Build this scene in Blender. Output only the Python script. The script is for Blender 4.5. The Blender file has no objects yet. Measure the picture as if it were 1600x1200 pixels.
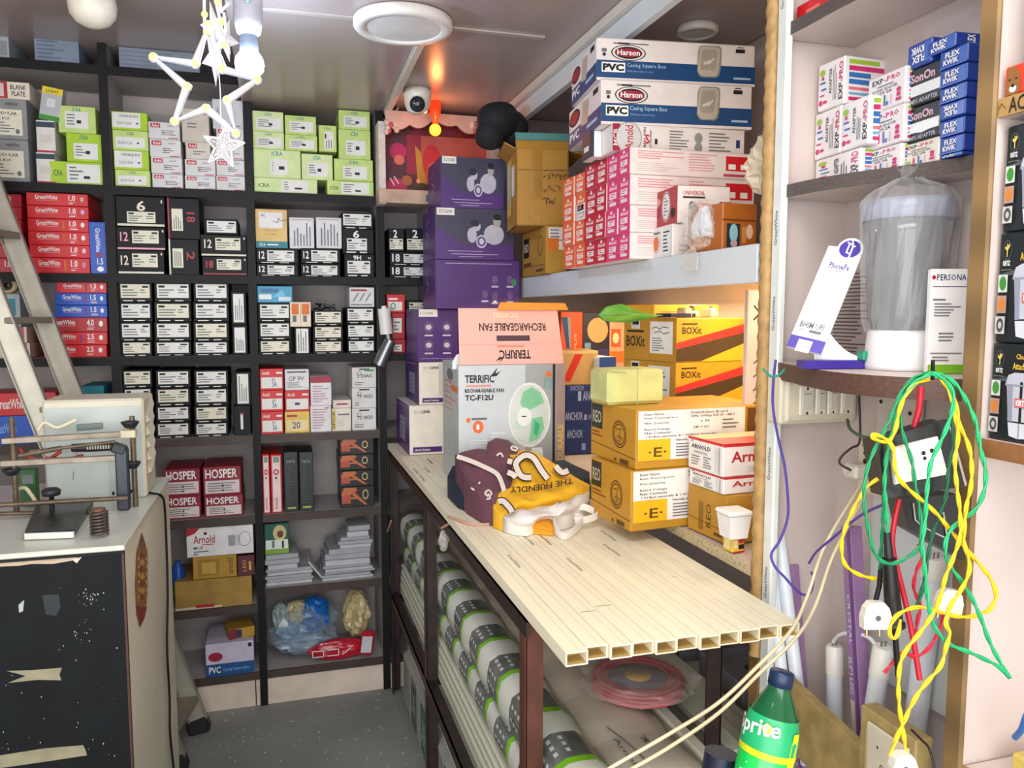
import bpy, bmesh, math, random
from mathutils import Vector, Matrix, Euler
random.seed(7)
SC = bpy.context.scene
COL = SC.collection
rad = math.radians
# ---------------------------------------------------------------- camera
F_PX, PITCH, YAW, EYE = 1235.15, 0.0888889, 0.2872234, 1.5
cam = bpy.data.cameras.new('camera'); cam.sensor_width = 36; cam.lens = 36*F_PX/1600; cam.clip_start = .02
cam_o = bpy.data.objects.new('camera', cam); COL.objects.link(cam_o)
cam_o.location = (0, 0, EYE); cam_o.rotation_euler = (math.pi/2-PITCH, 0, -YAW)
SC.camera = cam_o
# ---------------------------------------------------------------- daylight from the open shop front, exposure
w = bpy.data.worlds.new('world'); SC.world = w; w.use_nodes = True
bgn = w.node_tree.nodes['Background']; bgn.inputs[0].default_value = (.95, .97, 1, 1); bgn.inputs[1].default_value = 1.7
SC.view_settings.view_transform = 'Standard'; SC.view_settings.look = 'None'
SC.view_settings.gamma = 1; SC.view_settings.use_curve_mapping = False
SC.view_settings.exposure = 0.18
def area(name, loc, target, sx, sy, energy, color=(1, 1, 1)):
    l = bpy.data.lights.new(name, 'AREA'); l.shape = 'RECTANGLE'; l.size = sx; l.size_y = sy; l.energy = energy; l.color = color
    o = bpy.data.objects.new(name, l); COL.objects.link(o); o.location = loc
    o.rotation_euler = (Vector(target)-Vector(loc)).to_track_quat('-Z', 'Y').to_euler()
    return o
area('daylight_from_shop_front', (-.55, -.9, 1.5), (.25, 2.4, 1.1), 3.2, 2.0, 52, (1, .985, .95))
area('overhead_fill_light', (.25, .35, 2.24), (.3, .5, 0), .9, .5, 15, (1, .97, .92))  # added overhead light without a lamp body, brightens the table top
def point(name, loc, energy, color, r=.03):
    l = bpy.data.lights.new(name, 'POINT'); l.energy = energy; l.color = color; l.shadow_soft_size = r
    o = bpy.data.objects.new(name, l); COL.objects.link(o); o.location = loc
    return o
# ---------------------------------------------------------------- pixel -> world on a real plane (1600x1200 frame)
_cp, _sp, _cy, _sy = math.cos(PITCH), math.sin(PITCH), math.cos(YAW), math.sin(YAW)
FW = Vector((_sy*_cp, _cy*_cp, -_sp)); RI = Vector((_cy, -_sy, 0)); UP = RI.cross(FW)
O = Vector((0, 0, EYE))
def P(u, v, X=None, Y=None, Z=None, D=None):
    d = FW+RI*((u-800)/F_PX)+UP*((600-v)/F_PX)
    t = X/d.x if X is not None else Y/d.y if Y is not None else (Z-EYE)/d.z if Z is not None else D
    return O+d*t
def PX(p):
    d = Vector(p)-O; k = d.dot(FW)
    return 800+F_PX*d.dot(RI)/k, 600-F_PX*d.dot(UP)/k
# ---------------------------------------------------------------- materials
_mats = {}
def lin(c): return c/12.92 if c <= .04045 else ((c+.055)/1.055)**2.4
def rgb(h): return tuple(lin(int(h[i:i+2], 16)/255) for i in (0, 2, 4))
def M(hexc, rough=.55, metal=0, var=.06, scale=18, emit=0, alpha=1, trans=0, bump=0, coat=0, hex2=None, stretch=None, thresh=None, spec=None):
    key = (hexc, rough, metal, var, scale, emit, alpha, trans, bump, coat, hex2, stretch, thresh, spec)
    if key in _mats: return _mats[key]
    m = bpy.data.materials.new('m_'+hexc); m.use_nodes = True; nt = m.node_tree; N = nt.nodes; L = nt.links
    b = N['Principled BSDF']; c = rgb(hexc)
    b.inputs['Roughness'].default_value = rough; b.inputs['Metallic'].default_value = metal
    if spec is not None: b.inputs['Specular IOR Level'].default_value = spec
    if emit:
        b.inputs['Base Color'].default_value = (*c, 1); b.inputs['Emission Color'].default_value = (*c, 1); b.inputs['Emission Strength'].default_value = emit
    else:
        tc = N.new('ShaderNodeTexCoord'); nz = N.new('ShaderNodeTexNoise'); nz.inputs['Scale'].default_value = scale; nz.inputs['Detail'].default_value = 3
        src = tc.outputs['Object']
        if stretch:
            mp = N.new('ShaderNodeMapping'); mp.inputs['Scale'].default_value = stretch; L.new(src, mp.inputs[0]); src = mp.outputs[0]
        L.new(src, nz.inputs['Vector'])
        rp = N.new('ShaderNodeValToRGB'); L.new(nz.outputs[0], rp.inputs[0])
        c2 = rgb(hex2) if hex2 else tuple(min(1, x*(1+var)) for x in c)
        c1 = c if hex2 else tuple(x*(1-var) for x in c)
        lo, hi = thresh or (.35, .65)
        rp.color_ramp.elements[0].position = lo; rp.color_ramp.elements[1].position = hi
        rp.color_ramp.elements[0].color = (*c1, 1); rp.color_ramp.elements[1].color = (*c2, 1)
        L.new(rp.outputs[0], b.inputs['Base Color'])
        if bump:
            bp = N.new('ShaderNodeBump'); bp.inputs['Strength'].default_value = bump; bp.inputs['Distance'].default_value = .01
            L.new(nz.outputs[0], bp.inputs['Height']); L.new(bp.outputs[0], b.inputs['Normal'])
    if alpha < 1: b.inputs['Alpha'].default_value = alpha
    if trans: b.inputs['Transmission Weight'].default_value = trans; b.inputs['IOR'].default_value = 1.3
    if coat: b.inputs['Coat Weight'].default_value = coat; b.inputs['Coat Roughness'].default_value = .15
    _mats[key] = m
    return m
PAPER = M('f2f1ec', .6); INK = M('15161a', .6, var=.02); GREYINK = M('6d7074', .6); WHITE = M('f4f4f2', .5); REDINK = M('b81626', .5)
# ---------------------------------------------------------------- text outlines (built-in font), cached
_txt = {}
def text_geo(s, bold=0, res=2):
    k = (s, bold, res)
    if k not in _txt:
        c = bpy.data.curves.new('t', 'FONT'); c.body = s; c.size = 1; c.resolution_u = res; c.offset = bold; c.fill_mode = 'FRONT'
        o = bpy.data.objects.new('t', c); COL.objects.link(o)
        dg = bpy.context.evaluated_depsgraph_get(); me = bpy.data.meshes.new_from_object(o.evaluated_get(dg))
        vs = [(v.co.x, v.co.y) for v in me.vertices]; fs = [tuple(p.vertices) for p in me.polygons]
        bpy.data.objects.remove(o); bpy.data.curves.remove(c); bpy.data.meshes.remove(me)
        if vs:
            x0, x1 = min(v[0] for v in vs), max(v[0] for v in vs); y0, y1 = min(v[1] for v in vs), max(v[1] for v in vs)
            vs = [((x-x0)/max(x1-x0, 1e-6), (y-y0)/max(y1-y0, 1e-6)) for x, y in vs]
        _txt[k] = (vs, fs)
    return _txt[k]
# ---------------------------------------------------------------- mesh builder
class MB:
    def __init__(s): s.v = []; s.f = []; s.mi = []; s.sm = []; s.mats = []
    def m(s, mat):
        if mat not in s.mats: s.mats.append(mat)
        return s.mats.index(mat)
    def add(s, vs, fs, mat, smooth=False):
        o = len(s.v); s.v.extend([tuple(v) for v in vs]); k = s.m(mat)
        for f in fs: s.f.append(tuple(i+o for i in f)); s.mi.append(k); s.sm.append(smooth)
        return s
    def box(s, lo, hi, mat, c=0):
        x0, y0, z0 = lo; x1, y1, z1 = hi
        if c <= 0:
            vs = [(x, y, z) for x in (x0, x1) for y in (y0, y1) for z in (z0, z1)]
            return s.add(vs, [(0, 1, 3, 2), (4, 6, 7, 5), (0, 4, 5, 1), (2, 3, 7, 6), (0, 2, 6, 4), (1, 5, 7, 3)], mat)
        c = min(c, (x1-x0)*.45, (y1-y0)*.45, (z1-z0)*.45)
        vs = []; idx = {}
        for i, x in enumerate((x0, x1)):
            for j, y in enumerate((y0, y1)):
                for k, z in enumerate((z0, z1)):
                    xi = x+(c if i == 0 else -c); yi = y+(c if j == 0 else -c); zi = z+(c if k == 0 else -c)
                    for a, p in enumerate(((x, yi, zi), (xi, y, zi), (xi, yi, z))): idx[i, j, k, a] = len(vs); vs.append(p)
        g = lambda i, j, k, a: idx[i, j, k, a]
        fs = []
        for i in (0, 1):
            fs.append([g(i, 0, 0, 0), g(i, 1, 0, 0), g(i, 1, 1, 0), g(i, 0, 1, 0)][::(-1 if i == 0 else 1)])
            fs.append([g(0, i, 0, 1), g(1, i, 0, 1), g(1, i, 1, 1), g(0, i, 1, 1)][::(1 if i == 0 else -1)])
            fs.append([g(0, 0, i, 2), g(1, 0, i, 2), g(1, 1, i, 2), g(0, 1, i, 2)][::(-1 if i == 0 else 1)])
        for i in (0, 1):
            for j in (0, 1):
                fs.append((g(i, j, 0, 0), g(i, j, 1, 0), g(i, j, 1, 1), g(i, j, 0, 1)))
                fs.append((g(i, 0, j, 0), g(i, 1, j, 0), g(i, 1, j, 2), g(i, 0, j, 2)))
                fs.append((g(0, i, j, 1), g(1, i, j, 1), g(1, i, j, 2), g(0, i, j, 2)))
                for k in (0, 1): fs.append((g(i, j, k, 0), g(i, j, k, 1), g(i, j, k, 2)))
        return s.add(vs, fs, mat)
    def obox(s, a, b, w, h, mat, upv=(0, 0, 1), c=0):
        """bar from a to b with cross-section w (sideways) x h (along upv)"""
        a, b = Vector(a), Vector(b); d = (b-a); ln = d.length; d.normalize(); up = Vector(upv)
        sd = d.cross(up); sd.normalize(); up = sd.cross(d)
        t = MB().box((-w/2, 0, -h/2), (w/2, ln, h/2), mat, c)
        mt = Matrix((sd, d, up)).transposed()
        return s.add([mt @ Vector(v)+a for v in t.v], t.f, mat)
    def tube(s, pts, r, mat, n=8, caps=True, smooth=True, closed=False):
        pts = [Vector(p) for p in pts]; k = len(pts); rs = r if isinstance(r, (list, tuple)) else [r]*k
        vs = []; fs = []; prev = None
        for i, p in enumerate(pts):
            t = (pts[(i+1) % k]-pts[i-1]) if closed else (pts[min(i+1, k-1)]-pts[max(i-1, 0)])
            t = t.normalized() if t.length > 1e-9 else Vector((0, 0, 1))
            if prev is None: a = t.orthogonal().normalized()
            else:
                a = prev-t*prev.dot(t); a = a.normalized() if a.length > 1e-6 else t.orthogonal().normalized()
            prev = a; b = t.cross(a)
            for j in range(n): q = 2*math.pi*j/n; vs.append(p+(a*math.cos(q)+b*math.sin(q))*rs[i])
        for i in range(k if closed else k-1):
            for j in range(n): fs.append((i*n+j, i*n+(j+1) % n, ((i+1) % k)*n+(j+1) % n, ((i+1) % k)*n+j))
        s.add(vs, fs, mat, smooth)
        if caps and not closed: s.add(vs[:n], [tuple(range(n))[::-1]], mat); s.add(vs[-n:], [tuple(range(n))], mat)
        return s
    def lathe(s, prof, mat, n=24, o=(0, 0, 0), ax=(0, 0, 1), smooth=True):
        ax = Vector(ax).normalized(); a = ax.orthogonal().normalized(); b = ax.cross(a); o = Vector(o); vs = []; fs = []
        for r, z in prof:
            for j in range(n): q = 2*math.pi*j/n; vs.append(o+ax*z+(a*math.cos(q)+b*math.sin(q))*max(r, 1e-5))
        for i in range(len(prof)-1):
            for j in range(n): fs.append((i*n+j, i*n+(j+1) % n, (i+1)*n+(j+1) % n, (i+1)*n+j))
        return s.add(vs, fs, mat, smooth)
    def ball(s, c, r, mat, n=16, m=10):
        rx, ry, rz = r if isinstance(r, (tuple, list)) else (r, r, r); vs = []; fs = []
        for i in range(m+1):
            th = math.pi*i/m
            for j in range(n): q = 2*math.pi*j/n; vs.append((c[0]+rx*math.sin(th)*math.cos(q), c[1]+ry*math.sin(th)*math.sin(q), c[2]+rz*math.cos(th)))
        for i in range(m):
            for j in range(n): fs.append((i*n+j, (i+1)*n+j, (i+1)*n+(j+1) % n, i*n+(j+1) % n))
        return s.add(vs, fs, mat, True)
    def prism(s, poly, o, ex, ey, th, mat):
        """flat polygon (2d) in the plane o,ex,ey with thickness th along ex x ey"""
        o, ex, ey = Vector(o), Vector(ex), Vector(ey); nz = ex.cross(ey).normalized(); n = len(poly)
        top = [o+ex*x+ey*y+nz*th for x, y in poly]; bot = [o+ex*x+ey*y for x, y in poly]
        return s.add(top+bot, [tuple(range(n)), tuple(range(2*n-1, n-1, -1))]+[(i, i+n, (i+1) % n+n, (i+1) % n) for i in range(n)], mat)
    def decal(s, o, ex, ey, W, H, ops, lay=0):
        """printed marks on a face: o corner, ex/ey unit vectors, W x H metres; ops in 0..1 face coordinates"""
        o, ex, ey = Vector(o), Vector(ex), Vector(ey); nz = ex.cross(ey)
        def pt(u, v, z): return o+ex*(u*W)+ey*(v*H)+nz*z
        for i, op in enumerate(ops):
            z = .0004+.00009*(i+lay); k = op[0]
            if k == 'r':
                u0, v0, u1, v1, mt = op[1:6]; s.add([pt(u0, v0, z), pt(u1, v0, z), pt(u1, v1, z), pt(u0, v1, z)], [(0, 1, 2, 3)], mt)
            elif k == 't':
                tx, u0, v0, u1, v1, mt = op[1:7]; ro = op[7] if len(op) > 7 else 0; bo = op[8] if len(op) > 8 else .012
                vs, fs = text_geo(tx, bo, 2 if (v1-v0)*H > .012 or (u1-u0)*W > .12 else 1); out = []
                for x, y in vs:
                    if ro == 90: x, y = 1-y, x
                    elif ro == 180: x, y = 1-x, 1-y
                    elif ro == 270: x, y = y, 1-x
                    out.append(pt(u0+(u1-u0)*x, v0+(v1-v0)*y, z))
                s.add(out, fs, mt)
            elif k == 'l':
                u0, v0, u1, v1, n, mt = op[1:7]; vert = len(op) > 7
                for q in range(n):
                    a = (q+.25)/n; b = a+.38/n; e = random.uniform(.45, 1)
                    if vert: s.add([pt(u0+(u1-u0)*a, v0, z), pt(u0+(u1-u0)*b, v0, z), pt(u0+(u1-u0)*b, v0+(v1-v0)*e, z), pt(u0+(u1-u0)*a, v0+(v1-v0)*e, z)], [(0, 1, 2, 3)], mt)
                    else: s.add([pt(u0, v1-(v1-v0)*b, z), pt(u0+(u1-u0)*e, v1-(v1-v0)*b, z), pt(u0+(u1-u0)*e, v1-(v1-v0)*a, z), pt(u0, v1-(v1-v0)*a, z)], [(0, 1, 2, 3)], mt)
            elif k == 'e':
                cu, cv, ru, rv, mt = op[1:6]; n = 20
                s.add([pt(cu+ru*math.cos(2*math.pi*j/n), cv+rv*math.sin(2*math.pi*j/n), z) for j in range(n)], [tuple(range(n))], mt)
            elif k == 'o':
                cu, cv, ru, rv, t, mt = op[1:7]; n = 24
                vs = [pt(cu+ru*q*math.cos(2*math.pi*j/n), cv+rv*q*math.sin(2*math.pi*j/n), z) for q in (1, 1-t) for j in range(n)]
                s.add(vs, [(j, (j+1) % n, n+(j+1) % n, n+j) for j in range(n)], mt)
            elif k == 'p':
                s.add([pt(u, v, z) for u, v in op[1]], [tuple(range(len(op[1])))], op[2])
            elif k == 's':
                pl, wd, mt = op[1:4]
                for (a, b), (c, d) in zip(pl, pl[1:]):
                    A, B = pt(a, b, z), pt(c, d, z); q = (B-A)
                    if q.length < 1e-6: continue
                    q.normalize(); nn = nz.cross(q)*wd/2; e = q*wd*.3
                    s.add([A-nn-e, B-nn+e, B+nn+e, A+nn-e], [(0, 1, 2, 3)], mt)
        return s
    def build(s, name, parent=None, loc=None, rz=0, rot=None, mods=None):
        me = bpy.data.meshes.new(name); me.from_pydata(s.v, [], s.f)
        for m in s.mats: me.materials.append(m)
        me.polygons.foreach_set('material_index', s.mi); me.polygons.foreach_set('use_smooth', s.sm); me.update()
        o = bpy.data.objects.new(name, me); COL.objects.link(o)
        if loc is not None: o.location = loc
        o.rotation_euler = rot if rot is not None else (0, 0, rz)
        if parent: o.parent = parent
        return o
def tag(o, label, cat, group=None, kind=None):
    o['label'] = label
    if cat: o['category'] = cat
    if group: o['group'] = group
    if kind: o['kind'] = kind
    return o
def struct(o): o['kind'] = 'structure'; return o
def empty(name, loc, rz=0, rot=None):
    o = bpy.data.objects.new(name, None); COL.objects.link(o); o.location = loc; o.rotation_euler = rot or (0, 0, rz); o.empty_display_size = .05
    return o
def recalc(o):
    bm = bmesh.new(); bm.from_mesh(o.data); bmesh.ops.recalc_face_normals(bm, faces=bm.faces); bm.to_mesh(o.data); bm.free(); return o
def spline(pts, n=8, closed=False):
    pts = [Vector(p) for p in pts]; out = []; k = len(pts)
    for i in range(k if closed else k-1):
        if closed: p0, p1, p2, p3 = pts[i-1], pts[i], pts[(i+1) % k], pts[(i+2) % k]
        else: p0, p1, p2, p3 = pts[max(i-1, 0)], pts[i], pts[i+1], pts[min(i+2, k-1)]
        for j in range(n):
            t = j/n; out.append(.5*((2*p1)+(p2-p0)*t+(2*p0-5*p1+4*p2-p3)*t*t+(3*p1-p0-3*p2+p3)*t**3))
    if not closed: out.append(pts[-1])
    return out
# ---------------------------------------------------------------- cartons
def faces_of(w, d, h):
    return {'F': ((-w/2, -d/2, 0), (1, 0, 0), (0, 0, 1), w, h), 'R': ((w/2, -d/2, 0), (0, 1, 0), (0, 0, 1), d, h),
            'L': ((-w/2, d/2, 0), (0, -1, 0), (0, 0, 1), d, h), 'T': ((-w/2, -d/2, h), (1, 0, 0), (0, 1, 0), w, d),
            'D': ((-w/2, d/2, 0), (1, 0, 0), (0, -1, 0), w, d)}
def carton(name, label, cat, w, d, h, loc, rz, mat, prints=None, group=None, c=.002, rot=None, side=None):
    """a printed box standing on loc (centre of its base); 'F/label' prints become a sticker child named label"""
    mb = MB().box((-w/2, -d/2, 0), (w/2, d/2, h), mat, c); fr = faces_of(w, d, h)
    prints = prints or {}
    for k, ops in prints.items():
        if '/' not in k: o, ex, ey, W, H = fr[k]; mb.decal(o, ex, ey, W, H, ops)
    ob = mb.build(name, None, loc, rz, rot)
    tag(ob, label, cat, group)
    for k, ops in prints.items():
        if '/' in k:
            f, pn = k.split('/')[:2]; o, ex, ey, W, H = fr[f]; MB().decal(o, ex, ey, W, H, ops, 3).build(pn, ob)
    return ob
def cbox(uc, vb, vt, ur, ang, z0=None, ul=None, d=None, Y=None, X=None, w=None):
    """box from its near bottom corner pixel; returns w,d,h,loc,rz. ang: turn of the front face"""
    C = P(uc, vb, Z=z0, Y=Y, X=X) if z0 is not None else P(uc, vb, Y=Y, X=X)
    a = rad(ang); e1 = Vector((math.cos(a), math.sin(a), 0)); e2 = Vector((-math.sin(a), math.cos(a), 0))
    def ln(e, u):
        # length along e from C so that the end projects to column u
        k = (u-800)/F_PX; n = RI-FW*k; q = C-O
        return -n.dot(q)/n.dot(e)
    w = w or ln(e1, ur)
    if d is None: d = ln(e2, ul)
    # height: where the vertical above C meets row vt
    k = (600-vt)/F_PX; n = UP-FW*k; h = -n.dot(C-O)/n.z
    loc = C+e1*(w/2)+e2*(d/2)
    return w, d, h, loc, a
ORD = ['first', 'second', 'third', 'fourth', 'fifth', 'sixth', 'seventh', 'eighth', 'ninth', 'tenth']
# ================================================================ setting
YF, YB = 3.07, 3.36            # front plane and back of the shelving at the end of the shop
CEIL, CEIL_HI, STEP_X = 2.26, 2.42, -.105
XR, XW, XN = .84, 1.30, 1.0    # front of the right-hand shelving, its back wall, the shallow bays' back wall
def wave(hexa, hexb, scale, rot, rough=.5, dist=1.5, bump=0):
    m = bpy.data.materials.new('wood'); m.use_nodes = True; nt = m.node_tree; N = nt.nodes; L = nt.links; b = N['Principled BSDF']
    tc = N.new('ShaderNodeTexCoord'); mp = N.new('ShaderNodeMapping'); mp.inputs['Rotation'].default_value = rot
    wv = N.new('ShaderNodeTexWave'); wv.inputs['Scale'].default_value = scale; wv.inputs['Distortion'].default_value = dist; wv.inputs['Detail'].default_value = 3
    rp = N.new('ShaderNodeValToRGB'); rp.color_ramp.elements[0].color = (*rgb(hexa), 1); rp.color_ramp.elements[1].color = (*rgb(hexb), 1)
    L.new(tc.outputs['Object'], mp.inputs[0]); L.new(mp.outputs[0], wv.inputs[0]); L.new(wv.outputs[1], rp.inputs[0]); L.new(rp.outputs[0], b.inputs['Base Color'])
    b.inputs['Roughness'].default_value = rough; return m
def speckle(base, spot, scale, lo, rough, base2=None):
    m = bpy.data.materials.new('speckled'); m.use_nodes = True; nt = m.node_tree; N = nt.nodes; L = nt.links; b = N['Principled BSDF']
    tc = N.new('ShaderNodeTexCoord'); n1 = N.new('ShaderNodeTexNoise'); n1.inputs['Scale'].default_value = 2.2; n1.inputs['Detail'].default_value = 6
    r1 = N.new('ShaderNodeValToRGB'); r1.color_ramp.elements[0].position = .3; r1.color_ramp.elements[1].position = .7
    r1.color_ramp.elements[0].color = (*rgb(base), 1); r1.color_ramp.elements[1].color = (*rgb(base2 or base), 1)
    n2 = N.new('ShaderNodeTexNoise'); n2.inputs['Scale'].default_value = scale; n2.inputs['Detail'].default_value = 2
    r2 = N.new('ShaderNodeValToRGB'); r2.color_ramp.elements[0].position = lo; r2.color_ramp.elements[1].position = lo+.02
    mx = N.new('ShaderNodeMixRGB'); mx.inputs[2].default_value = (*rgb(spot), 1)
    for n in (n1, n2): L.new(tc.outputs['Object'], n.inputs['Vector'])
    L.new(n1.outputs[0], r1.inputs[0]); L.new(n2.outputs[0], r2.inputs[0]); L.new(r2.outputs[0], mx.inputs[0]); L.new(r1.outputs[0], mx.inputs[1]); L.new(mx.outputs[0], b.inputs['Base Color'])
    b.inputs['Roughness'].default_value = rough; return m
PINKLAM = M('cdbfba', .45, var=.04, scale=6); CEILM = M('aa9c99', .25, var=.05, scale=3); WALLM = M('c8bcb8', .6, var=.05, scale=5)
LAMGREY = M('aaa3a2', .5, var=.05, scale=7); EDGE = M('0f0e12', .55, var=.2, spec=.3); EDGEBR = M('41352f', .5, var=.15)
FLOORM = speckle('777a7a', 'd6d4ca', 42, .70, .75, '94968f')
struct(MB().box((-2.2, -1.3, -.05), (1.3, 3.5, 0), FLOORM).build('floor'))
struct(MB().box((-2.2, YB+.02, 0), (1.3, YB+.1, 2.6), WALLM).build('wall_back'))
struct(MB().box((-2.3, -1.3, 0), (-2.2, 3.5, 2.6), WALLM).build('wall_left'))
struct(MB().box((XW, 1.25, 0), (XW+.1, 3.5, 2.6), WALLM).box((XN, -1.3, 0), (XN+.3, 1.25, 2.6), WALLM).build('wall_right'))
struct(MB().box((STEP_X, -1.3, CEIL), (1.3, 3.5, CEIL+.03), CEILM).box((STEP_X, -1.3, CEIL+.03), (STEP_X+.02, 3.5, CEIL_HI+.05), CEILM)
       .box((-2.3, -1.3, CEIL_HI), (STEP_X, 3.5, CEIL_HI+.05), CEILM).build('ceiling'))
CASING = M('d8d2c6', .4, var=.03)
a = P(405, 18, Z=CEIL-.01); struct(MB().box((STEP_X+.02, a.y-.010, CEIL-.005), (a.x+.75, a.y+.010, CEIL), M('b3a9a2', .4, var=.03), .001).build('trim_1'))   # cable casing across the ceiling
# ================================================================ shelving across the back
UPX = [P(-215, 300, Y=YF).x, P(167, 260, Y=YF).x, P(391, 330, Y=YF).x, P(598, 600, Y=YF).x, P(676, 400, Y=YF).x]
UT = .024; ST = .030
S = {1: 2.345, 2: P(205, 291, Y=YF).z, 3: P(175, 428, Y=YF).z, 4: P(182, 558, Y=YF).z, 5: P(405, 680, Y=YF).z, 6: P(405, 805, Y=YF).z, 7: P(405, 921, Y=YF).z, 8: P(400, 1050, Y=YF).z}
unit = empty('shelving_unit', (0, YF, 0))
tag(unit, 'tall dark-edged wooden shelving filled with boxes across the end of the shop', 'shelving')
def up(n, x): # upright, dark front edge
    top = CEIL-.002 if x > STEP_X else CEIL_HI-.002
    MB().box((x-UT/2, .003, 0), (x+UT/2, YB-YF-.006, top), LAMGREY).box((x-UT/2-.002, -.004, 0), (x+UT/2+.002, .003, top), EDGE).build('upright', unit)
for i, x in enumerate(UPX): up(i, x)
for k, z in S.items():
    for i in range(4):
        if k == 1 and i > 1: continue
        x0, x1 = UPX[i]+UT/2, UPX[i+1]-UT/2; zz = z
        if k == 7 and i == 1: z = P(330, 951, Y=YF).z
        MB().box((x0, .003, z-ST+.006), (x1, YB-YF-.006, z), LAMGREY).box((x0, -.003, z-ST), (x1, .003, z), EDGE if k < 5 else EDGEBR).build('shelf', unit); z = zz
MB().box((UPX[0], YB-YF-.006, 0), (UPX[4], YB-YF, CEIL-.002), LAMGREY).build('back_panel', unit)
KICK = M('d8c8ba', .5, var=.08, scale=9)
for x0, x1 in ((UPX[0]+UT/2, -.118), (-.114, UPX[3]-UT/2)):
    MB().box((x0, .004, 0), (x1, .02, S[8]-ST), KICK).build('kick_board', unit)
MB().box((UPX[3]+UT/2, .004, 0), (UPX[4], .02, S[8]-ST), KICK).build('kick_board', unit)
# ================================================================ shelving along the right-hand wall
def rope(mb, a, b, r, mat, pitch=.03, n=10, strands=3):
    a, b = Vector(a), Vector(b); d = b-a; ln = d.length; d.normalize(); e = d.orthogonal().normalized(); f = d.cross(e); st = int(ln/.006); vs = []; fs = []
    for i in range(st+1):
        z = ln*i/st
        for j in range(n):
            q = 2*math.pi*j/n; rr = r*(1+.10*math.cos(strands*q-2*math.pi*z/pitch)); vs.append(a+d*z+(e*math.cos(q)+f*math.sin(q))*rr)
    for i in range(st):
        for j in range(n): fs.append((i*n+j, i*n+(j+1) % n, (i+1)*n+(j+1) % n, (i+1)*n+j))
    return mb.add(vs, fs, mat, True)
ROPEW = M('ad8a56', .5, var=.15, scale=40); PLY = wave('a8834e', 'c9a56a', 9, (0, 0, 0), .6); PLYV = wave('6e5634', '876a42', 3, (0, rad(80), 0), .6)
LIPW = M('d4dbe0', .35, var=.03, scale=5); CHIP = speckle('c8b892', 'a8925f', 160, .58, .6, 'd6c8a6')
RY1 = 3.05
ru = empty('wall_shelving', (XR, 0, 0))
tag(ru, 'pale laminate shelving with rope-edged dividers along the right-hand wall', 'shelving')
def rb(name, lo, hi, mat, c=0): # board in world coordinates
    return MB().box((lo[0]-XR, lo[1], lo[2]), (hi[0]-XR, hi[1], hi[2]), mat, c).build(name, ru)
DV0, DV1 = 1.226, 1.262   # divider thickness (Y)
# boxes' bay, Y from DV1 to YF
rb('lower_shelf', (XR+.004, DV1, 1.008), (XW-.003, RY1-.02, 1.028), PINKLAM); rb('chipboard_edge', (XR, DV1, 1.008), (XR+.004, RY1-.02, 1.03), CHIP)
SHU = 1.627
rb('upper_shelf', (XR+.02, DV1, 1.6), (XW-.003, RY1-.02, SHU-.002), PINKLAM); rb('shelf_lip', (XR, DV1+.006, 1.556), (XR+.02, RY1-.02, SHU), LIPW, .002)
rb('back_panel', (XW-.003, DV1, .3), (XW, RY1, CEIL-.002), PINKLAM)
rb('top_rail', (XR, DV1, 2.178), (XR+.02, RY1-.02, CEIL-.004), LIPW)
rb('end_panel', (XR, RY1-.02, .3), (XW-.003, RY1, CEIL-.002), LAMGREY)
# divider with the rope moulding on its front edge
rb('divider', (XR+.012, DV0+.004, .3), (XW-.003, DV1-.002, CEIL-.003), PINKLAM)
mb = MB(); rope(mb, (.008, (DV0+DV1)/2+.004, .86), (.008, (DV0+DV1)/2+.004, CEIL-.004), .0135, ROPEW); mb.box((.002, DV1-.01, .86), (.012, DV1, CEIL-.004), PLYV); mb.build('rope_moulding', ru)
mb = MB().box((.004, DV0-.022, .78), (.018, DV0+.006, CEIL-.004), M('dfe4e0', .4), .003)
for z in (.98, 1.2, 1.47, 1.62, 2.02): mb.decal((.004, DV0+.005, z), (0, -1, 0), (0, 0, 1), .026, .075, [('t', 'GreatWhite', .3, 0, .62, .8, GREYINK, 90)])
mb.build('casing_strip', ru)
rb('divider_edge', (XR+.002, DV0+.006, .3), (XR+.012, DV1, .86), PLYV)
rb('low_shelf', (XR-.03, DV1+.002, .585), (XW-.003, RY1-.02, .603), PINKLAM)
# niche between the divider and the next post
NP0, NP1 = .775, .80
NL = PINKLAM
def curved(name, pts, z, th, edge_mat):
    """shelf with a bowed front: pts are (x,y) along the front edge, back is on the wall"""
    n = len(pts); top = [(x-XR, y, z) for x, y in pts]; bot = [(x-XR, y, z-th) for x, y in pts]
    bt = [(XN-XR-.001, pts[-1][1], z), (XN-XR-.001, pts[0][1], z)]; bb = [(x, y, z-th) for x, y, _ in bt]
    mb = MB(); mb.add(top+bt, [tuple(range(n+2))], NL); mb.add(bot+bb, [tuple(range(n+2))[::-1]], NL)
    mb.add(top+bot, [(i, i+n, i+n+1, i+1) for i in range(n-1)], edge_mat); recalc(mb.build(name, ru))
EDK = M('544b47', .55, var=.25, scale=30, stretch=(1, 4, 30)); EDR = M('5b3f36', .5, var=.25, scale=30, stretch=(1, 4, 30))
def spline2(pts): return [(p.x, p.y) for p in spline([(x, y, 0) for x, y in pts], 4)]
def bow(x0, xm, x1, y0, y1): 
    out = []
    for i in range(13):
        t = i/12; y = y0+(y1-y0)*t; x = (x0*(1-t)**2+2*xm*t*(1-t)+x1*t*t); out.append((x, y))
    return out
NZ = {1: 1.414, 2: 1.7225, 3: 1.995}
curved('niche_shelf', spline2([(.852, DV0-.002), (.815, 1.10), (.79, 1.0), (.792, .93), (.82, .87), (.87, .825), (.93, .802)]), NZ[1], .03, EDR)
curved('niche_shelf', spline2([(.852, DV0-.002), (.855, 1.169), (.868, 1.1), (.905, 1.01), (.94, .924), (.95, .802)]), NZ[2], .022, EDK)
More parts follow.
